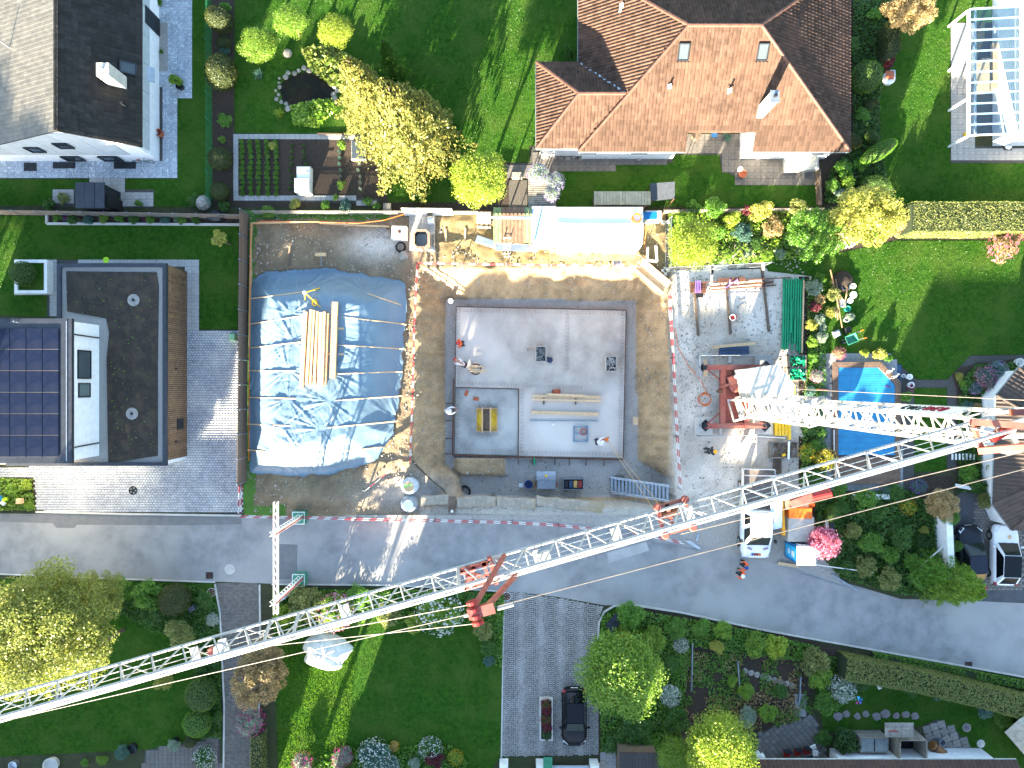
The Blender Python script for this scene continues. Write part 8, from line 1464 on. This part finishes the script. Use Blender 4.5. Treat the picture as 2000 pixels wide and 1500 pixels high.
# ---- right lower garden with white wall
t = T('garden_wall', 'white rendered garden wall beside the charcoal saloon', 'wall', P(1836,1070)); a = P(1846,1020,0); MB().prism([P(1822,985),P(1832,985),P(1838,1115),P(1828,1115)], 0, 1.5).build('wall_body', wallw, t); MB().prism([P(1821,984),P(1833,984),P(1839,1116),P(1827,1116)], 1.5, 1.55).build('coping', whitep, t)
cover('ground_planting', [(1590,965),(1770,955),(1820,985),(1826,1110),(1850,1165),(1760,1160),(1640,1128),(1590,1070)], 15000, .085, .5, Lf['deep'], 'dense dark planting of the garden right of the blue toilet', 11)
gl2 = [(1640,960,.7,1.0,'green','bush under the upper guy line at the pool deck'),(1690,975,.9,1.3,'green','broad green bush under the guy lines'),(1715,1000,.8,1.2,'deep','dark green bush in the garden middle'),(1750,960,.7,.9,'deep','dark bush right of the white planter'),(1775,990,.6,.9,'green','green bush with yellow flowers in the garden'),(1735,955,.5,.7,'bluegreen','grey green bush next to the white planter'),(1795,950,.6,.9,'bluegreen','violet flowering bush in the garden'),(1700,1060,1.0,1.4,'green','large lower green bush of the garden'),(1760,1050,1.0,1.4,'deep','large dark bush left of the white wall'),(1800,1060,.6,1.0,'dark','darkest bush at the white wall'),(1665,1035,.7,1.2,'olive','olive twiggy bush beside the pink tree'),(1640,990,.7,1.1,'deep','dark bush beside the road machine'),(1740,1085,.8,1.2,'green','green bush above the roadside hedge'),(1780,1095,.7,1.1,'green','green bush near the pale blue tub'),(1690,1105,.9,1.2,'olive','olive hedge bush above the road, left'),(1740,1130,1.0,1.3,'olive','olive hedge bush above the road, middle'),(1800,1130,1.0,1.4,'green','green hedge bush above the road, right'),(1650,1110,.7,.9,'deep','dark bush beside the blue toilet foot'),(1830,1000,.5,.8,'bright','small bright bush at the white wall top'),(1805,1035,.4,.6,'yellow','small yellow plant at the white wall')]
for a in gl2: shrub(*a[:4], SHF[int(a[0])%3], Lf[a[4]], a[5], Fl['yellow'] if 'yellow flowers' in a[5] else Fl['violet'] if 'violet' in a[5] else None)
ball(1625,1003,18,15,1.3,Lf['green'],'clipped green dome beside the road machine',1)
tree(1842,985,1.15,2.6,CRF[0],Lf['copper'],'bronze leaved round bush tree above the charcoal saloon',.8,seed=4); tree(1855,1010,.7,1.8,CR[2],Lf['green'],'small green bush at the bronze leaved tree',.8,seed=6,cat='shrub')
ball(1862,1067,10,17,1.3,Lf['green'],'round green bush between the white wall and the charcoal saloon',2)
tree(1610,1060,1.15,3.0,CRF[0],Fl['rose'],'pink blossoming tree beside the blue toilet',.8,seed=2,flower=Fl['pink'])
conifer(1838,1125,4.6,2.6,Lf['bright'],'spreading green conifer at the road corner with sunlit tips',0,5); conifer(1800,1105,3.4,1.7,Lf['green'],'smaller green conifer at the road corner',1,6)
t = T('white_planter', 'long low white planter box with one yellow plant', 'planter', P(1700,968)); MB().cbox(P(1697,969),(2.6,.35,.35),.0,.03).build('box', whitep, t); shrub(1695,966,.25,.3,SH[0],Lf['yellow'],'yellow plant in the long white planter',Fl['yellow'])
t = T('garden_bench', 'white garden bench with black side beside the clipped dome', 'bench', P(1617,1025)); MB().cbox(P(1613,1025),(.4,1.1,.45)).build('seat', whitep, t); MB().box(P(1622,1025,.4),(.3,1.2,.6)).build('back', black, t)
MB().lathe(P(1806,1090),[(.45,0),(.55,.35),(.5,.35),(.42,.1),(0,.1)],18).thing('water_tub', M('pale_blue_tub','9fb8c8','8da6b6',3,.4), 'pale blue round water tub left of the white wall', 'tub')
t = T('garden_gate', 'white metal gate frame swung open at the white wall', 'gate', P(1852,1070))
for a, b in (((1852,1052),(1850,1110)),((1852,1058),(1800,1105)),): MB().beam(P(*a,1.0), P(*b,1.0), .05, .08).build('bar', whitep, t)
t = T('guard_rail', 'thin white rail along the roadside hedge', 'rail', P(1640,1110)); MB().beam(P(1570,1100,.7), P(1705,1118,.7), .05, .06).build('rail', whitep, t)
for x, y in ((1575,1100),(1640,1109),(1703,1117)): MB().tube(P(x,y), P(x,y,.7), .03, 6).build('post', galv, t)
# ---- lower left garden
tree(85,1230,4.3,10.0,CRB[0],Lf['birch'],'big birch with sunlit crown at the lower left edge',.8,seed=11,rxy=(1,.95),dens=2); tree(190,1165,1.9,5.0,CRB[1],Lf['birch'],'right hand lobe tree beside the big birch',.8,seed=12); tree(170,1275,1.5,5.5,CRF[0],Lf['birch'],'small sunlit birch below the big birch',.8,seed=13)
ball(341,1171,32,32,1.9,Lf['yew'],'dark brown green clipped ball beside the side path',1); ball(392,1357,34,30,1.9,Lf['box'],'large clipped green ball under the crane jib',2); ball(385,1412,28,28,1.4,Lf['green'],'smaller green clipped ball below the large one',3); ball(372,1447,14,13,.8,Lf['yew'],'small brown tinted ball in front of the green one',4)
for a in ((285,1165,1.3,1.8,'green','broad green bush left of the dark clipped ball'),(240,1150,1.0,1.5,'green','green bush along the left road edge'),(300,1200,1.0,1.3,'deep','dark bush below the broad green one'),(350,1235,1.2,1.7,'olive','olive bush just above the crane jib'),(320,1325,.9,1.4,'yellow','yellow green bush just below the crane jib'),(400,1170,.7,.8,'deep','dark ground bush beside the side path'),(415,1210,.5,.5,'silver','white flowered plant at the side path edge'),(390,1290,.8,1.0,'deep','dark bush between jib and the large green ball'),(425,1400,.5,.6,'deep','dark low bush at the side path'),(400,1480,.9,.7,'deep','white flowered bush at the lower left corner'),(240,1470,.6,.9,'bluegreen','potted oleander at the lower left terrace'),(340,1455,.5,.8,'silver','potted olive beside the green ball'),(200,1485,.5,.5,'bright','bright plant at the lower left edge bed'),(165,1490,.35,.4,'green','small plant in the lower left edge bed')): shrub(*a[:4], SHF[int(a[0])%3], Lf[a[4]], a[5], Fl['white'] if 'white flowered' in a[5] else None)
cover('ground_planting', [(190,1136),(395,1142),(425,1180),(430,1250),(380,1250),(300,1230),(220,1190)], 5000, .085, .35, Lf['deep'], 'dark ground planting along the lower left road edge', 14); cover('ground_planting', [(385,1250),(432,1250),(434,1440),(370,1440),(380,1300)], 3000, .085, .3, Lf['deep'], 'dark ground planting beside the side path', 15)
for i, (x,y,r_,m_,l) in enumerate(((105,1490,.55,conc_l,'large round grey tub at the lower left edge'),(262,1458,.35,dark,'dark round pot at the lower left terrace'),(32,1490,.3,alu,'metal bucket at the lower left corner'),(345,1445,.28,dark,'dark pot of the olive plant'))): MB().lathe(P(x,y),[(r_*.8,0),(r_,.4),(r_*.86,.4),(r_*.75,.25),(0,.25)],18).thing('flower_pot', m_, l, 'pot')
t = T('wind_spinner', 'rainbow coloured wind spinner on the lower left lawn', 'spinner', P(133,1297)); c = P(133,1297,1.2)
for i, (d, m_) in enumerate((((-.5,-.12),redp),((-.4,0),yellow),((.5,.14),orange),((.42,.02),bluep))): MB().add([c, c+Vx((d[0],d[1]-.08,.02)), c+Vx((d[0]*1.1,d[1]+.06,0)), c+uz*.02],[(0,1,2),(3,2,1),(0,3,1),(0,2,3)]).build('blade', m_, t)
MB().tube(P(133,1297), c, .015, 5).build('pole', dark, t)
t = T('garden_lounger', 'dark blue garden lounger under the crane jib', 'lounger', P(110,1345)); MB().beam(P(98,1340,.35), P(118,1362,.35), .65, .06).build('seat', bluepanel, t); MB().beam(P(92,1330,.6), P(99,1342,.38), .65, .06).build('backrest', bluepanel, t)
for x, y in ((96,1338),(104,1336),(112,1360),(120,1357)): MB().tube(P(x,y), P(x,y,.35), .02, 5).build('leg', galv, t)
MB().cbox(P(377,1187,.5),(.45,.35,.3),.5).thing('letter_box', anthr, 'grey letter box beside the dark clipped ball', 'letter box')
# ---- lower middle garden
hedge([(512,1420),(512,1500),(512,1560)], .75, 1.3, Lf['olive'], 'clipped hedge strip along the side path', 2600, .05, 6)
tree(505,1330,2.1,4.2,CRF[1],Lf['copper'],'copper leaved tree beside the side path',.75,seed=21,rxy=(.95,1.0)); tree(512,1285,1.5,3.4,CRF[0],Lf['copper'],'smaller copper leaved tree under the crane jib',.75,seed=22); shrub(490,1410,1.1,1.6,SHF[0],Lf['silver'],'pale bush with magenta flowers beside the side path',Fl['magenta'])
for a in ((600,1175,1.5,2.2,'olive','olive twiggy bush beside the lower ballast block'),(655,1195,1.4,1.9,'bright','bright bush with pink flowers behind the jib'),(700,1165,1.0,1.3,'green','green bush along the road behind the jib'),(555,1205,.9,1.5,'lime','lime bush under the jib near the gate beam'),(760,1200,1.0,1.3,'olive','olive bush under the jib middle'),(810,1215,.9,1.2,'lime','lime bush left of the blossoming shrub'),(945,1230,.8,1.3,'olive','olive bush below the jib strut head'),(955,1265,.7,.9,'deep','dark bush along the sett driveway'),(930,1175,.8,1.0,'deep','dark bush at the driveway corner under the jib'),(955,1290,.5,.6,'bluegreen','small grey green plant at the driveway lawn edge')): shrub(*a[:4], SHF[int(a[0])%3], Lf[a[4]], a[5], Fl['pink'] if 'pink flowers' in a[5] else None)
shrub(858,1195,1.7,2.2,SHF[2],Lf['bright'],'large white pink blossoming shrub left of the jib strut',Fl['white']); 
cover('ground_planting', [(535,1150),(870,1152),(985,1160),(980,1300),(945,1290),(930,1220),(760,1215),(535,1230)], 9000, .085, .4, Lf['green'], 'green planting along the road below the barrier', 16)
rs4 = np.random.RandomState(6); d_ = sph(rs4, 3000); hv = MB().lathe((0,0,0),[(1.62,0),(1.66,.25),(1.5,.6),(1.15,.95),(.6,1.15),(0,1.2)],40); c = P(636,1274,.5)
hv.v = [(c.x+x*(1+.10*math.sin(5*math.atan2(y,x)+1)+.05*math.sin(11*math.atan2(y,x))), c.y+y*(.80+.07*math.sin(4*math.atan2(y,x))), z*(1+.10*math.sin(7*math.atan2(y,x)+3*z))+.10*noise.noise(Vx((x*2.5,y*2.5,z*2)))) for x,y,z in hv.v]
o = hv.thing('covered_boat', M('white_fleece','d6d5cc','bdbcb2',2,.8,bump=1.0,bscale=3.2), 'heap under a wrinkled white sheet on the lower lawn', 'heap', smooth=True)
for a in ((590,1490,.8,1.2,'silver','magenta','purple flowering bush at the bottom edge, left one'),(668,1480,.8,1.2,'silver','magenta','purple flowering bush at the bottom edge, right one'),(730,1475,1.2,1.6,'bluegreen','white','large white flowering bush at the bottom edge'),(762,1495,.7,1.0,'bluegreen','white','smaller white flowering bush at the bottom edge'),(840,1463,.9,.8,'deep','white','low white flowering cushion at the bottom edge'),(848,1482,.75,1.0,'maroon',None,'dark red maple bush at the bottom edge'),(810,1490,.5,.8,'silver',None,'silver bush left of the red maple'),(890,1480,.6,.8,'green','yellow','yellow flowered bush right of the red maple'),(770,1458,.4,.5,'copper','yellow','small yellow plant beside the white flowers')): shrub(*a[:4], SHF[int(a[0])%3], Lf[a[4]], a[6], Fl[a[5]] if a[5] else None)
cover('ground_planting', [(600,1480),(680,1462),(780,1455),(880,1452),(912,1480),(912,1520),(600,1520)], 4000, .085, .4, Lf['green'], 'green planting of the flower bed at the bottom edge', 17)
t = T('utility_cabinet', 'pale grey utility cabinet beside the gate foot', 'cabinet', P(556,1160)); MB().cbox(P(556,1160),(.7,.4,1.1),.5).build('body', wallg, t)
# driveway planter, garage
t = T('trough_planter', 'long white stone trough of dark plants on the sett driveway', 'planter', P(1067,1405)); a, b = P(1054,1365,.4), P(1080,1447,.4)
for x in (a.x+.05,b.x-.05): MB().beam((x,a.y-.1,.2),(x,b.y+.1,.2),.1,.4).build('side', conc_l, t)
for y in (a.y-.05,b.y+.05): MB().beam((a.x,y,.2),(b.x,y,.2),.1,.4).build('end', conc_l, t)
MB().box(((a.x+b.x)/2,(a.y+b.y)/2,.17),(b.x-a.x-.22,a.y-b.y-.22,.3)).build('soil', soil, t)
for i in range(5): shrub(1067+(i%2)*3-1, 1374+i*16, .42, .5, SH[i%4], Lf['maroon' if i%2 else 'dark'], '%s plant in the long trough planter' % ('topmost','second','middle','fourth','lowest')[i], Fl['red'] if i in (0,2) else None, z0=.25, group='trough plants')
t = T('garage', 'white framed garage with flat roof at the bottom edge', 'garage', P(1070,1540)); z_ = 2.4
MB().prism([P(975,1518),P(1172,1518),P(1172,1600),P(975,1600)], 0, z_).build('wall', wallw, t); MB().prism([P(968,1516),P(1178,1516),P(1178,1602),P(968,1602)], z_, z_+.12).build('roof', zinc, t)
for x in (984,1056,1162): p = P(x,1499,1.0); MB().box((p.x,p.y-.1,.5),(.6,.4,1.0)).build('pillar', whitep, t)
MB().beam(P(1070,1500,.4), P(1150,1500,.4), .3, .15).build('lintel', wallg, t)
MB().lathe(P(1177,1494),[(.3,0),(.3,.08),(0,.1)],12).thing('pebble_patch', stone, 'small pebble patch at the garage corner', 'pebbles')
t = T('wheelie_bin', 'green wheelie bin standing at the garage', 'bin', P(1069,1490)); MB().cbox(P(1069,1488),(.58,.7,1.05),0,.05).build('body', greenp, t); MB().box(P(1070,1490,1.08),(.62,.78,.07),0).build('lid', greenp, t); MB().tube(P(1062,1480,.95), P(1076,1480,.95), .025, 6).build('handle', black, t)
for s in (-1,1): c = P(1069+s*7,1480,.1); MB().tube(c-Vx((.03,0,0)), c+Vx((.03,0,0)), .1, 10).build('wheel', rubber, t)
t = T('bike_shed', 'dark flat roofed shed right of the garage', 'shed', P(1245,1490)); a, b = P(1209,1470,2.1), P(1286,1530,2.1)
for i in range(12): x0_ = a.x+(b.x-a.x)*i/12; MB().box((x0_+(b.x-a.x)/24,(a.y+b.y)/2,2.1),((b.x-a.x)/12*.94,a.y-b.y,.06)).build('roof_sheet', M('brown_black_sheet','35302f','292524',3,.6,vary=.08), t)
MB().prism([(a.x+.1,b.y),(b.x-.1,b.y),(b.x-.1,a.y-.1),(a.x+.1,a.y-.1)], 0, 2.05).build('wall', wood_old, t)
for i, (x,y,r_) in enumerate(((1193,1219,-.6),(1202,1208,-.6))): t = T('refuse_bin', ('lower','upper')[i]+' dark refuse bin in the hedge corner at the driveway', 'bin', P(x,y), 'refuse bins'); MB().cbox(P(x,y),(.42,.5,.9),r_,.05).build('body', anthr, t); MB().box(P(x,y,.93),(.46,.54,.05),r_).build('lid', anthr, t)
# ---- lower right gardens
tree(1213,1318,2.75,6.2,CR[1],Lf['bright'],'big fresh green maple beside the black hatchback',.8,seed=31,dens=2); tree(1405,1460,2.5,5.6,CR[2],Lf['lime'],'sunlit yellow green tree at the bottom edge',.8,seed=32,dens=2); tree(1325,1478,1.5,3.6,CR[0],Lf['bright'],'bright bushy tree left of the sunlit one',.8,seed=33)
for a in ((1230,1205,1.2,1.5,'green','rounded green bush at the driveway bend'),(1218,1240,.8,1.3,'lime','lime bush above the big maple'),(1275,1245,1.1,1.6,'bright','bright green bush right of the lime one'),(1320,1225,.9,1.1,'green','green bush along the road, first'),(1370,1225,.8,1.0,'green','green bush along the road, second'),(1410,1232,.8,1.2,'bright','bright bush along the road, third'),(1330,1260,.6,.7,'silver','white flowered bush at the vegetable bed'),(1310,1300,.8,.9,'deep','dark bush right of the big maple'),(1400,1262,.6,1.4,'yellow','sunlit yellow bush at the vegetable bed'),(1475,1260,1.0,1.6,'bright','bright tree-like bush above the beds'),(1515,1265,1.0,1.7,'lime','sunlit lime bush above the beds'),(1310,1360,.8,.9,'silver','white flowered bush below the big maple'),(1320,1410,1.1,1.2,'deep','dark bush left of the sunlit tree'),(1240,1430,1.4,1.2,'deep','dark bush below the big maple'),(1200,1450,1.0,.8,'deep','dark ground bush beside the sett driveway'),(1270,1455,1.0,1.1,'green','green bush above the dark shed'),(1430,1330,.5,.6,'bright','bright plant in the sunny bed'),(1460,1400,.9,1.1,'silver','pale sunlit bush at the terrace edge'),(1500,1395,.8,.9,'bright','sunlit leafy bush at the terrace steps'),(1455,1350,.7,.9,'bright','sunny bush at the left of the red beds'),(1590,1290,1.2,1.8,'olive','olive feathery bush at the hedge start'),(1600,1320,1.0,1.5,'bright','light green bush below the olive one'),(1645,1345,1.0,1.7,'silver','white blossoming bush on the lower lawn'),(1615,1370,1.1,1.2,'green','green bush at the pinwheel'),(1525,1350,.6,.6,'deep','dark plant in the red bed'),(1608,1440,.7,.9,'deep','dark bush at the terrace corner'),(1650,1450,1.1,1.6,'dark','dark conifer bush in front of the white wall'),(1680,1325,1.0,.7,'deep','low dark cover at the hedge foot'),(1780,1330,1.2,.7,'deep','dark low cover under the long hedge'),(1840,1345,1.0,.6,'bluegreen','grey green cover under the long hedge'),(1925,1375,1.1,.9,'bluegreen','blue green bush at the right lawn edge'),(1960,1400,.9,.8,'green','green bush at the right lawn end')): shrub(*a[:4], SHF[int(a[0])%3], Lf[a[4]], a[5], Fl['white'] if 'white' in a[5] and 'wall' not in a[5] else None)
cover('ground_planting', [(1172,1300),(1175,1200),(1240,1188),(1500,1236),(1600,1262),(1560,1290),(1350,1260),(1330,1400),(1330,1470),(1172,1466)], 15000, .085, .4, Lf['green'], 'green planting round the big maple and along the road', 18); cover('ground_planting', [(1335,1270),(1550,1280),(1590,1395),(1480,1430),(1335,1400)], 2600, .07, .2, Lf['copper'], 'sparse reddish and green crops of the lower beds', 19, patchy=.3); cover('ground_planting', [(1335,1270),(1550,1280),(1590,1395),(1480,1430),(1335,1400)], 3000, .07, .25, Lf['green'], 'leafy green crops of the lower beds', 20, patchy=.4)
cover('ground_planting', [(1600,1275),(1700,1300),(1900,1345),(2000,1370),(2000,1400),(1880,1375),(1760,1345),(1640,1330)], 6000, .08, .35, Lf['deep'], 'dark planting at the foot of the long lower hedge', 21)
hedge([(1632,1290),(1760,1312),(1900,1345),(2050,1385)], 1.5, 1.6, Lf['olive'], 'long untrimmed hedge along the lower right road', 26000, .055, 8); hedge([(1700,1278),(1850,1305),(2050,1345)], .5, .4, Lf['green'], 'low grass verge hedge beside the lower right road', 5000, .055, 9)
for i, pts in enumerate((((1440,1290),(1445,1360)),((1352,1255),(1350,1350)),((1563,1320),(1560,1372)))): MB().beam(P(*pts[0],.25), P(*pts[1],.25), .05, .3).thing('bed_edging', galv, ('middle','left','right')[i]+' thin metal edging of the lower beds', 'edging', 'bed edgings')
for i in range(9): x, y = 1455+i*11.5, 1310+i*3.6; b = MB().lathe(P(x,y,0),[(.2,0),(.22,.06),(0,.07)],7); b.v = [(p[0]+rnd.uniform(-.04,.04),p[1]+rnd.uniform(-.04,.04),p[2]) for p in b.v]; b.thing('stepping_stone', stone, 'flat stepping stone in the line between the red beds', 'stone', 'bed stepping stones')
for i, x in enumerate((1637,1653,1674,1691,1712,1729,1750,1768,1787)): s = rnd.uniform(.22,.34); b = MB().lathe(P(x,1396+rnd.uniform(-3,3),.02),[(s,0),(s*1.02,.03),(s*.9,.05),(0,.055)],8); b.v = [(p[0]+rnd.uniform(-.07,.07),p[1]+rnd.uniform(-.05,.05),p[2]) for p in b.v]; b.thing('stepping_stone', M('mauve_stone','7f7a7a','6b6666',5,.85,bump=.2), 'irregular stepping stone in the row across the lower right lawn', 'stone', 'lawn stepping stones')
t = T('pinwheel', 'colourful pinwheel on a stick at the lower right lawn', 'pinwheel', P(1677,1370)); c = P(1677,1368,.8)
for k, m_ in enumerate((bluep,M('cyan_toy','3fb8e0','30a4cc',3,.4),greenp,M('pink_toy','d0488c','b83c7a',3,.4),M('violet_toy','6a4ab0','583c98',3,.4))): a = k*1.2566; MB().add([c, c+Vx((math.cos(a)*.28,math.sin(a)*.28,.03)), c+Vx((math.cos(a+.7)*.3,math.sin(a+.7)*.3,-.03)), c+uz*.02],[(0,1,2),(3,2,1),(0,3,1),(0,2,3)]).build('blade', m_, t)
MB().tube(P(1674,1376), c, .012, 5).build('stick', wood_x, t)
for i, (x,y) in enumerate(((1680,1328),(1716,1340))): MB().cbox(P(x,y,.1),(.25,.35,.2),.4,.08).thing('garden_figure', whitep, ('left','right')[i]+' small white garden figure under the long hedge', 'figure', 'white garden figures')
def crate_open(label, x, y, w, d, h, rz=0):
    t = T('timber_store', label, 'store', P(x,y)); c = P(x,y)
    for s in (-1,1): MB().box(c+Vx((s*w/2,0,h/2)),(.07,d,h)).build('side', wood_grey, t); MB().box(c+Vx((0,s*d/2,h/2)),(w,.07,h)).build('end', wood_grey, t)
    MB().box(c+Vx((0,0,.05)),(w,d,.08)).build('floor', dark, t)
    return t
t = crate_open('left weathered timber store with two mesh lids', 1692, 1440, 1.9, .95, 1.1)
for s in (-1,1): MB().box(P(1692,1440)+Vx((s*.47,0,1.12)),(.86,.85,.03)).build('mesh_lid', zinc, t)
t = crate_open('right weathered timber store with pitched slat top', 1758, 1445, 1.8, 1.6, 1.7)
for k in range(9): MB().box(P(1756,1425,1.78)+Vx((0,.42-.11*k,0)),(1.95,.1,.04)).build('slat', wood_grey, t)
MB().box(P(1745,1428,1.83),(.6,.06,.04)).build('red_strip', redp, t)
t = T('rain_barrel', 'brown wooden barrel lying at the lower house wall', 'barrel', P(1832,1462)); MB().tube(P(1820,1455,.45), P(1845,1475,.45), .32, 16).build('staves', M('barrel_wood','8a5f36','6f4b29',4,.6), t)
for k in (.15,.85): p = P(1820,1455,.45).lerp(P(1845,1475,.45),k); q = P(1820,1455,.45).lerp(P(1845,1475,.45),k+.06); MB().tube(p, q, .335, 16).build('hoop', dark, t)
MB().lathe(P(1834,1445),[(.2,0),(.24,.45),(.2,.45),(.17,.1),(0,.1)],14).thing('metal_bucket', galv, 'grey metal bucket above the brown barrel', 'bucket')
for i, x in enumerate((1532,1552,1570)):
    t = T('garden_chair', ('left','middle','right')[i]+' red cushioned garden chair at the dark table', 'chair', P(x,1466-i*3), 'red garden chairs'); c = P(x,1466-i*3)
    MB().box(c+uz*.45,(.46,.46,.07),.15).build('seat', redp, t); MB().beam(c+Vx((-.22,.28,.7)), c+Vx((.24,.3,.7)), .05, .5).build('backrest', dark, t)
    for s in (-1,1):
        for u in (-1,1): MB().tube(c+Vx((s*.2,u*.2,0)), c+Vx((s*.2,u*.2,.45)), .015, 5).build('leg', dark, t)
t = T('dark_table', 'dark garden table top at the lower house eave', 'table', P(1555,1485)); MB().add([P(1528,1492,.75),P(1588,1474,.75),P(1590,1500,.75),P(1530,1505,.75),P(1528,1492,.7),P(1588,1474,.7),P(1590,1500,.7),P(1530,1505,.7)],[(0,1,2,3),(7,6,5,4),(0,4,5,1),(1,5,6,2),(2,6,7,3),(3,7,4,0)]).build('top', anthr, t)
for x, y in ((1535,1492),(1584,1480),(1584,1500)): MB().tube(P(x,y), P(x,y,.7), .03, 6).build('leg', dark, t)
t = T('white_chair', 'white plastic chair right of the dark table', 'chair', P(1592,1470)); MB().cbox(P(1592,1471,.4),(.4,.4,.05)).build('seat', whitep, t); MB().beam(P(1587,1456,.75), P(1590,1464,.6), .4, .05).build('backrest', whitep, t)
for s in (-1,1):
    for u in (-1,1): MB().tube(P(1592,1471)+Vx((s*.17,u*.17,0)), P(1592,1471)+Vx((s*.17,u*.17,.4)), .02, 5).build('leg', whitep, t)
for i, (x,y) in enumerate(((1482,1478),(1490,1482))): MB().cbox(P(x,y,.0),(.3,.9,.45),.4,.03).thing('white_lounger_pad', whitep, ('left','right')[i]+' white cushion box at the sunlit tree foot', 'cushion', 'white cushions')
t = T('glass_shelter', 'small greenhouse with grey roof at the lower right corner', 'greenhouse', P(1990,1440)); MB().add([P(1962,1430,1.2),P(1990,1405,2.0),P(2040,1460,2.0),P(2010,1485,1.2),P(2060,1440,1.2),P(2015,1390,1.2)],[(0,1,2,3),(1,5,4,2)]).build('roof', M('shelter_roof','8a8d86','6c7068',3,.4), t); MB().prism([P(1965,1432),P(2012,1392),P(2060,1445),P(2012,1484)], 0, 1.1).build('wall', wood_grey, t)
MB().beam(P(1957,1372,.8), P(2002,1402,.8), .3, .06).thing('white_board', whitep, 'long white board lying on the hedge at the right edge', 'board')
MB().lathe(P(1915,1452),[(.3,0),(.3,.05),(.1,.08),(0,.08)],8).thing('flower_ring', conc_l, 'pale ring of stones on the lower right lawn', 'stones')
# unseen trees added out of frame to shade the slate gable, slab and street
for i, (x,y,h,r,l) in enumerate(((-45.5,-16,13.5,4,'unseen tall tree added for shade beyond the left edge'),(-40.5,-13,13,3.4,'second unseen tree added for shade beyond the left edge'),(-37.6,-9,12.5,2.6,'third unseen tree added for shade beyond the left edge'),(-13,-31.5,9.2,2.2,'unseen dense tree added for shade below the middle lawn'),(-17.2,-36,10.8,2.0,'unseen slender tree added for shade below the long grass'),(-20.5,-33,5.0,1.6,'unseen low tree added for shade below the side path'),(12.5,-33,7.0,1.8,'unseen tree added for shade beyond the maple'))):
    t = T('tree', l, 'tree', (x,y,0)); stem_limbs(t, (x,y,0), (x,y,h-r), .2, 6, r, i); [inst('crown', CR[(i+k)%3], Lf['green'], t, (0,0,h-r), (0,0,i+k), (r,r,r)) for k in (0,1)]
